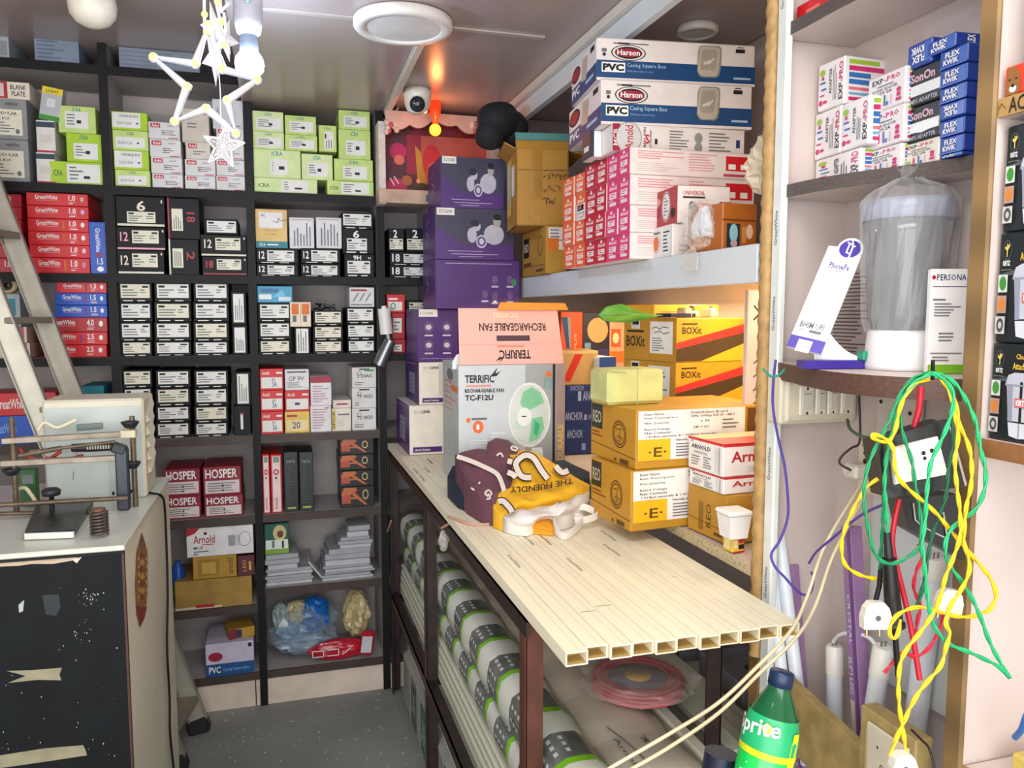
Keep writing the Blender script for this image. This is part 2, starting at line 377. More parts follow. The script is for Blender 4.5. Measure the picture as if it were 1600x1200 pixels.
curved('niche_shelf', spline2([(.85, DV0-.002), (.852, 1.16), (.851, 1.1), (.853, 1.03), (.857, .9), (.86, .802)]), NZ[3], .022, EDK)
rb('post', (XR, NP0, .3), (XN-.002, NP1, CEIL-.003), PINKLAM)
MB().box((-.006, NP0-.002, .55), (.002, NP1+.002, CEIL-.004), PLYV, .003).build('post_moulding', ru)
# bay nearest the camera
zb1 = P(1520, 683, X=XR).z
for z0_, z1_, mt in ((1.735, 1.757, PLY), (zb1-.022, zb1, M('8b5e38', .55, var=.2, scale=30)), (.895, .915, PLY)):
    rb('bay_shelf', (XR+.003, -.6, z0_), (XN-.002, NP0-.003, z1_), PINKLAM); rb('bay_shelf_edge', (XR-.001, -.6, z0_), (XR+.003, NP0-.003, z1_), mt)
# ================================================================ stock on the shelving at the end of the shop
BLK = M('0d0e12', .55, var=.15, spec=.3); BLK2 = M('14151b', .55, var=.15, spec=.3); STK = M('e6e7e2', .5, var=.03); STKC = M('e4e2cc', .5, var=.03)
LIME = M('a9cf1d', .45); LIMEP = M('c3dc7e', .45); LIMEQ = M('d3e6a4', .5); TEAL = M('12808f', .5); RED = M('cf1420', .42); RED2 = M('b01226', .42); CRIM = M('9c1838', .45)
BLUE = M('1a56c0', .42); GREY = M('8d8f90', .5); GREYD = M('6f7274', .5); BEIGE = M('d9d1c4', .55); YEL = M('e6b83a', .5); ORG = M('e0701d', .5); NAVY = M('1b2f6e', .45)
def row_lines(u0, v0, u1, v1, n, mat=None): return ('l', u0, v0, u1, v1, n, mat or GREYINK)
def sticker(u0, v0, u1, v1, mat=None):
    W, H = u1-u0, v1-v0
    return [('r', u0, v0, u1, v1, mat or STK), ('r', u0+.05*W, v0+.74*H, u0+.24*W, v0+.9*H, INK), ('r', u0+.74*W, v0+.74*H, u0+.95*W, v0+.88*H, INK),
            ('l', u0+.05*W, v0+.08*H, u0+.6*W, v0+.66*H, 3, GREYINK), ('l', u0+.66*W, v0+.3*H, u0+.94*W, v0+.66*H, 2, GREYINK)]
DASH = [('r', .12, .035, .42, .085, STK), ('r', .55, .035, .78, .085, STK)]
def bbox(u0, u1, vt, z0, name, label, cat, mat, prints, group=None, yf=.015, d=.2, vb=None, rz=0, roll=0):
    """box on a shelf: pixel columns u0..u1 on the shelf front, top row vt, standing at height z0"""
    y = YF+yf; um = (u0+u1)/2; vm = (vt+PX((0, y, z0))[1])/2
    a, b = P(u0, vm, Y=y), P(u1, vm, Y=y); top = P(um, vt, Y=y).z
    i = max(k for k in range(4) if (a.x+b.x)/2 > UPX[k]); e = UT/2+.0035
    if a.x < UPX[i]+e: a.x = UPX[i]+e
    if b.x > UPX[i+1]-e: b.x = UPX[i+1]-e
    wd = b.x-a.x-.001
    o = carton(name, label, cat, wd, d, top-z0-.0008, ((a.x+b.x)/2, y+d/2, z0+.0008), rad(rz), mat, prints, group, .0015, rot=(0, rad(roll), rad(rz)) if roll else None)
    return top
def stack(u0, u1, z0, tops, fn, **kw):
    """fn(k) -> (name,label,cat,mat,prints,group); tops from bottom to top"""
    z = z0
    for k, vt in enumerate(tops):
        a = fn(k)
        z = bbox(u0[k] if isinstance(u0, list) else u0, u1[k] if isinstance(u1, list) else u1, vt, z, *a, yf=.012+random.uniform(0, .008), **kw)
    return z
BAY = ['far-left bay', 'second bay', 'third bay', 'narrow fourth bay']
UPW = {2: ['bottom', 'top'], 3: ['bottom', 'middle', 'top'], 4: ['bottom', 'second-lowest', 'second-highest', 'top'], 1: ['only'],
       6: ['bottom', 'second-lowest', 'third-lowest', 'third-highest', 'second-highest', 'top']}
# ---- above the top shelf
z = S[1]
bbox(-60, 15, 54, z, 'carton', 'pale grey box above the top shelf at the left edge', 'box', M('a9b3b8', .5), {'F': [('r', .8, .2, .96, .8, GREY)]}, yf=.03)
bbox(54, 124, 54, z, 'carton', 'grey-blue box with a printed front above the top shelf', 'box', M('7f8ea3', .5), {'F': [row_lines(.06, .1, .8, .8, 5, M('5f6f86', .5)), ('r', .06, .84, .5, .9, NAVY)]}, yf=.02)
bbox(186, 312, 78, z, 'flat_panel', 'long grey plastic panel lying above the top shelf near the star', 'panel', M('8b97a6', .35), {'F': [row_lines(.02, .1, .98, .9, 4, M('79869a', .4))]}, yf=.02)
# ---- second shelf, left bay
z = S[2]
GB = 'grey switch boxes'
def fgrey(k): return ('carton', ['grey switch box with pale sticker directly on the shelf, far left', 'grey switch box with pale sticker, under the blank plate box'][k], 'box', GREY,
    {'F': [('t', 'metal box', .66, .84, .86, .93, INK), ('t', 'AC 3X2 MM', .38, .62, .88, .7, INK)], 'F/label': [('r', .36, .1, .92, .74, STKC), ('t', '8 MODULAR', .4, .6, .84, .68, INK), ('t', 'METAL BOX', .4, .48, .72, .55, INK), ('l', .4, .15, .8, .44, 4, GREYINK), ('e', .84, .2, .035, .06, GREYINK)]}, GB)
zz = stack(-55, [46, 43], z, [217, 153], fgrey)
bbox(-55, 47, 126, zz, 'carton', 'cream blank plate box with red panel on the grey boxes', 'box', M('e8ddcc', .5),
     {'F': [('r', .3, .02, .655, .98, RED2), ('r', .33, .12, .6, .88, M('d6c4c0', .5)), ('t', 'BLANK', .7, .55, .95, .83, INK), ('t', 'PLATE', .72, .18, .93, .46, INK)]})
def fw(k): return ('carton', ['small white box with dark top band beside the long lime box', 'small white box with dark top band, upper of two'][k], 'box', M('dfdbd6', .5), {'F': [('r', 0, .78, 1, .95, M('223a4a', .5)), ('r', .2, .3, .8, .55, BEIGE), ('r', 0, .0, 1, .06, RED2)]}, 'narrow white boxes with a dark band')
zz = stack(57, 87, z, [238, 188], fw)
bbox(59, 92, 136, zz, 'blister_pack', 'tilted clear-fronted pack with yellow header and green foot', 'pack', M('b9bcc0', .3), {'F': [('r', 0, .8, 1, 1, M('e8cf1f', .4)), ('r', 0, 0, 1, .14, M('2c8a22', .4)), ('t', 'LIGHT', .2, .84, .8, .93, INK), ('r', .3, .4, .7, .66, M('e0e0e6', .3))]}, roll=9, d=.05)
def lim(mat, u0=.2, v0=.15, u1=.88, v1=.72, side=False):
    return {'F': [('t', 'iCRA', .38, .78, .62, .94, TEAL)] if not side else [('t', 'iCRA', .06, .35, .24, .62, M('2f6a2a', .5))], 'F/label': [('r', u0, v0, u1, v1, STK), ('l', u0+.05, v0+.08, u1-.3, v1-.08, 4, GREYINK), ('r', (u0+u1)/2, v0+.18, (u0+u1)/2+.12, v0+.3, INK)]}
LG = 'lime green switch boxes'
zz = bbox(78, 161, 253, z, 'carton', 'long lime box with wide white label at the foot of the left bay', 'box', LIME, lim(LIME, .32, .08, .95, .9, True), LG)
zz = bbox(104, 160, 209, zz, 'carton', 'bright lime box on the long lime box, left bay', 'box', LIME, lim(LIME, .2, .1, .88, .66), LG)
bbox(91, 150, 166, zz, 'carton', 'pale lime box topmost of its stack in the left bay', 'box', LIMEP, lim(LIMEP, .18, .18, .8, .8), LG)
# ---- second shelf, second bay
def flime(k): return ('carton', f'lime box with wide white front, {UPW[4][k]} of four at the left of the second bay', 'box', LIME if k in (1, 3) else LIMEP,
    {'F': [('t', 'iCRA', .4, .76, .6, .93, TEAL)] if k in (0, 2) else [('r', .02, .14, .8, .95, STK), ('t', 'CONCEALED BOX', .2, .7, .75, .84, INK), ('l', .2, .2, .6, .6, 4, GREYINK)], 'F/label': [('r', .08 if k in (0, 2) else .06, .12, .9 if k in (0, 2) else .76, .66, STK), ('t', 'SL03-32A', .15, .3, .55, .45, GREYINK), ('r', .68, .34, .74, .42, INK)]}, LG)
stack([180, 178, 176, 174], [235, 233, 232, 231], z, [266, 235, 204, 175], flime)
ADL = M('c0203a', .45)
def adel(col):
    def f(k): return ('carton', f'white box with small red logo, {UPW[4][k]} of the {col} column, second bay', 'box', M('dedcdc', .5),
        {'F': [('r', .06, .66, .38, .92, ADL), ('t', 'Adel', .1, .7, .34, .88, WHITE), ('t', '32A-DP', .6, .74, .82, .84, GREYINK), ('l', .4, .2, .9, .55, 3, GREYINK), ('r', .46, .34, .5, .42, INK), ('r', .62, .04, .94, .09, ADL)]}, 'white boxes with red logo')
    return f
stack([238, 236, 234, 232], [286, 285, 283, 281], z, [272, 246, 218, 191], adel('left-hand'))
zz = stack(289, 337, z, [275, 249], adel('middle'))
zz = bbox(290, 329, 222, zz, 'carton', 'beige box with small red logo on the middle column', 'box', BEIGE, {'F': [('r', .1, .62, .45, .9, ADL), ('t', 'Adel', .14, .67, .41, .85, WHITE), ('l', .3, .2, .9, .5, 2, GREYINK)]})
bbox(284, 327, 170, zz, 'carton', 'tall beige carton standing on the middle column of boxes', 'box', M('d0c7ba', .55), {'F': [('r', .55, .84, .95, .9, RED2), ('l', .2, .4, .6, .6, 2, GREYINK)]}, yf=.03)
zz = stack(338, 384, z, [275, 250, 225, 201], adel('right-hand'))
bbox(332, 383, 156, zz, 'carton', 'blank white carton on top of the right-hand column behind the star', 'box', M('d3d6da', .5), {'F': [('t', 'A', .12, .5, .22, .75, GREY), ('r', .3, .1, .9, .14, GREY)]}, yf=.03)
# ---- second shelf, third bay: thirteen lime boxes
def one(u0, u1, vt, z0, label, mat, pr, yf=.014): return bbox(u0, u1, vt, z0, 'carton', label, 'box', mat, pr, LG, yf)
a0 = one(397, 496, 279, z, 'long pale lime box at the bottom left of the third bay', LIMEQ, lim(0, .42, .1, .85, .9, True))
b0 = one(511, 584, 283, z, 'lime box at the bottom right corner of the third bay', LIMEP, lim(0, .3, .1, .9, .9, True))
a1 = one(396, 470, 234, a0, 'large pale lime box on the long one, left of the third bay', LIMEQ, lim(0, .34, .12, .72, .66))
one(471, 520, 241, a0, 'pale lime box in the middle of the third bay', LIMEQ, lim(0, .18, .14, .84, .68), .016)
b1 = one(522, 583, 249, b0, 'bright lime box third from the top, right of the third bay', LIMEP, lim(0, .22, .1, .84, .68), .012)
a2 = one(395, 444, 206, a1, 'pale lime box, middle left column of the third bay', LIMEQ, lim(0, .12, .12, .92, .68))
one(394, 443, 174, a2, 'pale lime box at the top left of the third bay', LIMEQ, lim(0, .12, .12, .92, .68))
b2 = one(445, 496, 211, a1, 'lime box below another with long white labels, centre of third bay', LIMEP, lim(0, .14, .14, .9, .7), .013)
one(445, 494, 181, b2, 'lime box second from left in the top row of third bay', LIMEP, lim(0, .14, .14, .9, .7))
one(498, 526, 196, a1+.002, 'narrow lime box standing on end in the third bay', LIMEP, {'F': [('t', 'iCRA', .3, .84, .68, .92, TEAL)], 'F/label': [('r', .3, .08, .82, .76, STK), ('l', .36, .12, .78, .7, 3, GREYINK, 1), ('r', .34, .5, .42, .68, INK)]}, .013)
b2 = one(529, 579, 203, b1, 'square lime box second from the top, right of third bay', LIMEP, lim(0, .22, .14, .84, .64))
one(529, 578, 173, b2, 'small lime box at the top right of the third bay', LIMEP, lim(0, .16, .14, .9, .7))
# ---- third shelf, left bay: house wire
z = S[3]
WG = 'red house wire boxes'
def gw(size, blob, mat=None):
    return {'F': [('t', 'GreatWhite', .14, .5, .5, .84, WHITE), ('r', .15, .4, .5, .43, M('f0a9a4', .5)), ('t', size, .68, .42, .79, .86, WHITE, 0, .02), ('r', .69, .3, .8, .34, M('f0a9a4', .5)), ('l', .68, .12, .82, .26, 1, WHITE), ('e', .9, .56, .032, .2, blob)] + ([('r', .57, .16, .6, .82, mat)] if mat else [])}
BLOBS = [M('d98aa0', .5), M('f0c8d8', .5), M('f3f0ee', .5), M('f2f0ea', .5), M('d7a9d8', .5), M('c9a7a0', .5)]
def fred(k): return ('wire_box', f'red house wire box marked 1.0, {UPW[6][k]} of six left of the blue box', 'box', RED, gw('1.0', BLOBS[k], [M('d9741c', .5), None, M('b5651a', .5), M('c96a1c', .5), None, None][k]), WG)
stack([47, 46, 44, 43, 42, 41], [141, 141, 140, 139, 139, 138], z, [403, 383, 362, 342, 322, 302], fred, d=.22)
def fredl(k): return ('wire_box', f'dark red house wire box behind the ladder, {UPW[6][k]} of six', 'box', RED2, {'F': [('t', '1.0', .72, .4, .82, .84, WHITE), ('r', .88, .3, .96, .6, CRIM)]}, WG)
stack(-60, 34, z, [403, 383, 362, 342, 322, 302], fredl, d=.2)
bbox(140, 167, 347, z, 'wire_box', 'blue house wire box standing on end beside the red ones', 'box', BLUE, {'F': [('t', 'GreatWhite', .38, .42, .66, .88, WHITE, 270), ('e', .55, .36, .2, .04, CRIM), ('t', '1.5', .42, .18, .78, .3, WHITE, 0), ('e', .6, .09, .2, .05, WHITE)]}, d=.22)
# ---- third shelf, second bay: numbered black plate boxes
BG = 'black switch plate boxes'
def num(n, mat, edge=None, tall=False):
    if tall: return {'F': [('t', n, .6, .42, .86, .66, mat, 270), ('r', .02, 0, .07, 1, edge or STK)], 'F/label': [('r', .14, .2, .48, .74, STKC), ('l', .18, .24, .44, .7, 4, GREYINK, 1)]}
    f = [('t', n, .08, .38, .24, .78, mat, 0, .02), ('r', .02, .03, .98, .11, edge or STKC)]
    return {'F': f+[('r', .93, .8, .96, .9, STK)], 'F/label': sticker(.32, .3, .86, .86, STKC)}
WI = M('e8dcd2', .5); PKI = M('e9a7b8', .5)
def fa(k): return ('plate_box', ['black box numbered 12, bottom left of second bay', 'black box with pinkish 12, second bay, middle of its stack', 'big black box numbered 6, top left of second bay'][k], 'box', BLK,
    [num('12', WI), num('12', PKI, PKI), {'F': [('t', '6', .42, .52, .6, .86, WI, 0, .02), ('r', .02, .03, .98, .1, STKC), ('r', .92, .8, .95, .9, STK)], 'F/label': sticker(.22, .14, .8, .5, STKC)}][k], BG)
stack([177, 176, 181], [257, 259, 258], z, [391, 355, 307], fa)
zz = bbox(263, 311, 374, z, 'plate_box', 'black box standing on end with red figure 2, second bay', 'box', BLK2, num('2', RED2, STKC, True), BG)
bbox(261, 312, 310, zz, 'plate_box', 'black box with dark red edge and red 18, standing on end', 'box', BLK2, num('18', RED2, CRIM, True), BG)
def fb(k): return ('plate_box', ['black box with dark red 18 at bottom right of second bay', 'black box numbered 12 at the right of second bay', 'small black box with white sticker atop the right stack of second bay'][k], 'box', BLK,
    [num('18', RED2, CRIM), num('12', WI), {'F/label': sticker(.06, .12, .94, .86)}][k], BG)
stack([316, 313, 320], [388, 386, 372], z, [401, 367, 342], fb)
# ---- third shelf, third bay
def fc(k): return ('plate_box', ['black box numbered 12 at the bottom left of third bay', 'black box numbered 12 under the yellow box'][k], 'box', BLK, {'F': [('t', '12', .06, .3, .2, .8, WHITE, 0, .02)]+DASH, 'F/label': sticker(.26, .14, .9, .86)}, BG)
za = stack(398, 466, z, [412, 388], fc)
def fd(k): return ('plate_box', ['black box numbered 12, middle of bottom row, third bay', 'black box numbered 12 under the two white boxes'][k], 'box', BLK, {'F': [('t', '12', .06, .3, .2, .8, WHITE, 0, .02)]+DASH, 'F/label': sticker(.26, .14, .92, .86)}, BG)
zb = stack(470, 532, z, [412, 388], fd)
bbox(398, 449, 327, za, 'carton', 'yellow box with white note and teal foot in the third bay', 'box', M('e3c07a', .55), {'F': [('r', 0, 0, 1, .17, TEAL), ('t', '10 A', .12, .04, .3, .13, WHITE), ('r', .36, .07, .7, .1, WHITE), ('l', .3, .3, .7, .5, 2, M('c9a45c', .5))], 'F/label': [('r', .12, .52, .86, .92, STK), ('t', '9G', .18, .8, .3, .88, INK), ('s', [(.55, .7), (.7, .66), (.72, .78), (.8, .7), (.98, .74)], .002, INK)]})
for i, (u0, u1) in enumerate(((452, 491), (494, 534))):
    bbox(u0, u1, 340, zb if i else za+.0, 'carton', ['white box with fine grey print beside the yellow box', 'white box with fine grey print, third from left, third bay'][i], 'box', M('dcdde0', .5), {'F': [('l', .15, .08, .9, .85, 6, GREYINK, 1), ('r', .1, .92, .9, .94, GREY)]}, 'white boxes with fine print') if i else bbox(u0, u1, 340, za, 'carton', 'white box with fine grey print beside the yellow box', 'box', M('dcdde0', .5), {'F': [('l', .15, .08, .9, .85, 6, GREYINK, 1), ('r', .1, .92, .9, .94, GREY)]}, 'white boxes with fine print')
def fe(k): return ('plate_box', ['black box marked 9H at the bottom right of third bay', 'black box numbered 6, right of the white boxes', 'low black box with wide sticker atop the 6 box'][k], 'box', BLK,
    [{'F': [('t', '9H', .3, .74, .56, .94, WHITE, 0, .02), ('t', 'H', .8, .78, .88, .88, WHITE)]+DASH, 'F/label': sticker(.1, .16, .86, .7)}, {'F': [('t', '6', .34, .64, .54, .94, WHITE, 0, .02)]+DASH, 'F/label': sticker(.14, .14, .78, .62)}, {'F': DASH, 'F/label': sticker(.04, .2, .94, .9)}][k], BG)
stack([538, 535, 534], [585, 584, 583], z, [397, 358, 332], fe)
# ---- third shelf, narrow bay
def ff(k): return ('plate_box', ['black box numbered 18 on the shelf beside the purple boxes', 'black box numbered 18 under the two marked 2'][k], 'box', BLK, {'F': [('t', '18', .06, .25, .26, .85, WHITE, 0, .02)]+DASH, 'F/label': sticker(.36, .2, .95, .85)}, BG)
zz = stack(609, 670, z, [415, 394], ff)
for i, (u0, u1) in enumerate(((607, 632), (634, 668))):
    bbox(u0, u1, 357, zz, 'plate_box', ['black box numbered 2 beside the upright in the narrow bay', 'black box numbered 2 next to the purple boxes'][i], 'box', BLK, {'F': [('t', '2', .3, .6, .55, .94, WHITE, 0, .02)], 'F/label': sticker(.06, .1, .9, .55, STKC)}, BG)
# ---- fourth shelf, left bay
z = S[4]
def fg(k):
    sz = ['2.5', '2.5', '4.0', '1.5', '1.5', '1.5'][k]; cl = [RED, RED, RED2, BLUE, BLUE, M('d22a38', .42)][k]
    return ('wire_box', ['red wire box marked 2.5, bottom of the red and blue stack', 'red wire box marked 2.5, under the 4.0 box', 'red wire box marked 4.0 beneath the blue boxes', 'blue wire box on the red 4.0 box', 'blue wire box under the top red one', 'red wire box at the top of the blue and red stack'][k], 'box', cl, gw(sz, WHITE, [None, M('7a2f8a', .5), None, CRIM, CRIM, M('3a5a1a', .5)][k]), WG)
stack([68, 68, 66, 86, 86, 88], [167, 168, 168, 168, 167, 167], z, [539, 519, 496, 477, 458, 441], fg, d=.22)
def fh(k): return ('carton', ['cream box low behind the ladder', 'cream box stacked on another behind the ladder'][k], 'box', M('cfc7ae', .55), {'F': [('r', .8, 0, .94, 1, M('c24650', .5)), ('r', .94, 0, 1, 1, BEIGE)]}, 'cream boxes behind the ladder')
zz = stack([-30, -30], [47, 42], z, [536, 511], fh)
bbox(-20, 32, 459, zz, 'carton', 'grey box with teal square behind the ladder', 'box', M('9fb0b4', .5), {'F': [('r', .58, .35, .86, .85, TEAL), ('r', .2, .05, .95, .12, GREYD)]})
mb = MB(); mb.lathe([(.008, 0), (.008, .03), (.03, .03), (.03, 0), (.008, 0)], M('d8c38f', .5), 28, (0, 0, 0), (0, -1, 0)); mb.lathe([(.0075, -.001), (.0075, .031), (.018, .0312), (.018, -.001)], M('3a2c1c', .5), 24, (0, 0, 0), (0, -1, 0))
p = P(15, 446, Y=YF+.1); tag(mb.build('tape_roll', None, (p.x, YF+.1, p.z)), 'small roll of brown tape standing on the grey box behind the ladder', 'tape')
# ---- fourth and fifth shelves: sticker-fronted black boxes
def blk(cols, tops, z0, bay, shelf, skip=()):
    for i, (u0, u1) in enumerate(cols):
        def fn(k, i=i): return ('plate_box', f'black box with white sticker, {ORD[i]} from left, {UPW[len(tops[i])][k]} row, {bay}, {shelf} shelf', 'box', BLK, {'F': DASH, 'F/label': sticker(.07, .2, .93, .9, STK if (i+k) % 3 else STKC)}, BG)
        stack(u0, u1, z0, tops[i], fn)
blk([(180, 238), (241, 299), (302, 358)], [[533, 503, 472, 441]]*3, z, 'second bay', 'fourth')
def fv(k): return ('plate_box', ['upended black box with white sticker, bottom right of second bay, fourth shelf', 'upended black box with white sticker, above another, second bay, fourth shelf'][k], 'box', BLK, {'F/label': [('r', .14, .08, .84, .92, STK), ('l', .22, .14, .78, .86, 4, GREYINK, 1)]}, BG)
stack([363, 361], [387, 385], z, [508, 455], fv)
blk([(400, 455)], [[531, 503, 473]], z, 'third bay', 'fourth'); zz = P(430, 473, Y=YF).z
bbox(398, 457, 447, zz, 'carton', 'blue and white patterned box on black boxes, third bay', 'box', M('3f9fc4', .45), {'F': [('r', .05, .2, .4, .5, WHITE), ('p', [(.4, .3), (.7, .8), (.8, .4)], M('6fc0d8', .45)), ('r', .6, .1, .95, .35, M('cfe6ee', .45)), ('r', .1, .6, .6, .85, M('1f6fa0', .45))]})
zz = bbox(460, 484, 511, z, 'plate_box', 'upended black box with long white sticker in third bay', 'box', BLK, {'F/label': [('r', .12, .04, .92, .94, STK), ('l', .2, .1, .84, .9, 4, GREYINK, 1)]}, BG)
bbox(453, 486, 472, zz, 'carton', 'small cream box with two orange panels on the upended box', 'box', M('e9dcc4', .5), {'F': [('r', .08, .5, .42, .94, ORG), ('r', .56, .5, .92, .94, ORG), ('r', .12, .2, .3, .46, GREYINK), ('r', .49, 0, .51, 1, GREY), ('r', .62, .2, .8, .46, GREYINK)]})
def fs(k): return ('plate_box', f'black box with cream sticker, {UPW[3][k]} of three right of the upended box', 'box', BLK, {'F': DASH, 'F/label': sticker(.07, .2, .93, .9, STKC)}, BG)
zf = stack(489, 536, z, [532, 509, 485], fs)
mb = MB(); FOIL = M('b9bdc4', .2, .9)
for k in range(14):
    a = Vector((random.uniform(-.045, .045), random.uniform(-.03, .03), random.uniform(0, .016))); b = a+Vector((random.uniform(-.03, .03), random.uniform(-.02, .02), random.uniform(-.008, .014))); b.z = max(b.z, .004)
    mb.tube([a, (a+b)/2+Vector((0, 0, .006)), b], .004, FOIL if k % 3 else BLK, 5)
p = P(517, 484, Y=YF+.06); tag(mb.build('foil_scrap', None, (p.x, YF+.08, zf)), 'crumpled silver foil packet lying on the cream-stickered boxes', 'packet')
def ft(k): return ('plate_box', f'black box with white sticker, {UPW[3][k]} of three at the right of third bay, fourth shelf', 'box', BLK, {'F': DASH, 'F/label': sticker(.05, .2, .95, .9)}, BG)
zz = stack([543, 542, 541], [586, 586, 585], z, [531, 506, 480], ft)
bbox(546, 585, 449, zz, 'carton', 'white box with slanting pen pictures on the black boxes', 'box', M('d9dadb', .5), {'F': [('s', [(.15+.25*i, .3), (.35+.25*i, .7)], .003, INK) for i in range(3)]+[('r', .05, .8, .7, .9, RED2), ('r', .05, .08, .9, .16, GREY)]})
# ---- fourth shelf, narrow bay
zz = bbox(613, 634, 530, z, 'carton', 'small red and white box at the foot of the narrow bay', 'box', RED2, {'F': [('r', .1, .1, .7, .6, STK), ('l', .15, .15, .6, .5, 3, GREYINK)]})
zz = bbox(612, 633, 489, zz, 'carton', 'red box with white panel between two others, narrow bay', 'box', RED2, {'F': [('r', .12, .25, .75, .8, STK), ('l', .15, .3, .65, .7, 3, GREYINK)]})
bbox(604, 633, 460, zz, 'carton', 'red box with green logo, topmost in the narrow bay', 'box', RED, {'F': [('r', .08, .12, .85, .6, STK), ('o', .35, .36, .14, .18, .3, M('2a7a5a', .5)), ('r', .1, .7, .6, .8, WHITE)]})
for k, (u0, u1, vt) in enumerate(((636, 652, 526), (635, 650, 494), (635, 673, 469))): zz = bbox(u0, u1, vt, z if k == 0 else zz, 'plate_box', ['narrow black box with sticker low beside the purple boxes', 'little black box with grey sticker above another, narrow bay', 'black box with cream sticker next to the red one, narrow bay'][k], 'box', BLK, {'F/label': sticker(.12, .15, .9, .85, STKC)}, BG)
# ---- fifth shelf
z = S[5]
blk([(188, 238), (243, 298), (303, 357)], [[660, 634, 606, 578]]*3, z, 'second bay', 'fifth')
zz = bbox(365, 392, 634, z, 'plate_box', 'dark box showing a white pen at the right of second bay', 'box', BLK2, {'F': [('r', .4, .2, .55, .75, STK), ('r', .42, .68, .53, .75, RED2)]}, BG)
bbox(367, 393, 581, zz, 'plate_box', 'upended black box with long sticker, right of second bay, fifth shelf', 'box', BLK, {'F/label': [('r', .14, .06, .84, .94, STK), ('l', .22, .12, .78, .88, 4, GREYINK, 1)]}, BG)
RW = 'red and white adapter boxes'
def fi(k): return ('carton', f'red-rimmed white box, {UPW[3][k]} of the leftmost column in third bay, fifth shelf', 'box', RED, {'F': [('r', .06, .1, .94, .6, STK), ('t', 'Arnold', .1, .72, .4, .88, WHITE), ('t', '3A', .52, .16, .72, .4, NAVY), ('t', '3S', .5, .42, .66, .56, NAVY), ('r', .7, .76, .95, .84, WHITE)]}, RW)
stack(404, 443, z, [643, 610, 576], fi)
zz = bbox(445, 484, 643, z, 'carton', 'yellow box marked 20 in the bottom row of third bay', 'box', M('e2c15a', .5), {'F': [('r', .06, .1, .92, .6, M('ead9a0', .5)), ('t', '20', .3, .2, .62, .52, NAVY), ('r', .08, .75, .5, .85, RED2)]}, RW)
zz = bbox(445, 484, 610, zz, 'carton', 'red-rimmed white box resting on the yellow box marked 20', 'box', RED, {'F': [('r', .06, .1, .94, .6, STK), ('t', 'Arnold', .1, .72, .4, .88, WHITE), ('r', .7, .76, .95, .84, WHITE), ('r', .4, .3, .6, .42, NAVY)]}, RW)
bbox(445, 483, 577, zz, 'carton', 'white box with red print atop the red-rimmed one', 'box', M('e0dfe2', .5), {'F': [('r', .1, .84, .9, .9, INK), ('t', 'CP 9V', .15, .45, .8, .66, GREYINK), ('l', .1, .1, .9, .4, 3, GREYINK)]}, RW)
zz = bbox(485, 518, 634, z, 'carton', 'white box with fine red print standing on the shelf, middle of third bay', 'box', M('e3e1e4', .5), {'F': [('l', .1, .1, .9, .9, 8, M('b98b98', .5)), ('r', .7, .9, .9, .93, INK)]})
bbox(485, 518, 588, zz, 'carton', 'white box with crimson lid above its twin in third bay', 'box', M('e3e1e4', .5), {'F': [('r', 0, .78, 1, 1, CRIM), ('l', .1, .1, .9, .7, 7, M('b98b98', .5))]})
zz = bbox(519, 549, 638, z, 'carton', 'cream box with a lettered yellow strip on its left side', 'box', M('e4ddd0', .5), {'F': [('r', .02, .06, .16, .94, M('e7d23a', .5)), ('t', 'SPCR', .03, .1, .15, .9, INK, 90), ('r', .3, .7, .9, .76, GREYINK), ('l', .3, .2, .8, .5, 3, M('cfc6b8', .5))]})
bbox(520, 549, 625, zz, 'carton', 'slim cream packet lying on the box with the yellow strip', 'packet', M('e2d6cd', .5), {'F': [('r', .2, .4, .8, .6, CRIM)]})
def fj(k): return ('carton', f'white box with ballpoint figures, {UPW[3][k]} of the column against the upright', 'box', M('dcdcd8', .5), {'F': [('r', .3, .88, .72, .94, INK), ('o', .3, .72, .09, .1, .25, GREYINK), ('t', ['T2 W23', 'TF W23', '2 DIAC'][k], .2, .5, .85, .66, INK), ('l', .1, .1, .5, .3, 2, GREYINK)]+([('r', .5, .8, .9, .9, M('5aa05a', .5))] if k == 2 else [])}, 'white boxes with ballpoint figures')
stack(550, 588, z, [638, 606, 574], fj)
# left bay of the fifth shelf, glimpsed above the machine
zz = bbox(-30, 62, 650, z, 'wire_box', 'blue wire box seen above the machine at the left edge', 'box', BLUE, {'F': [('t', 'GreatWhite', .2, .4, .6, .75, M('7fb0f0', .5))]}, WG)
bbox(-30, 88, 614, zz, 'wire_box', 'red wire box lying on the blue one, above the machine', 'box', RED, {'F': [('t', 'GreatWhite', .18, .3, .6, .75, WHITE), ('e', .86, .55, .03, .2, WHITE)]}, WG)
bbox(126, 164, 603, z, 'carton', 'teal box peeping over the machine casing', 'box', TEAL, {'F': [('r', .1, .2, .9, .3, BLK)]})
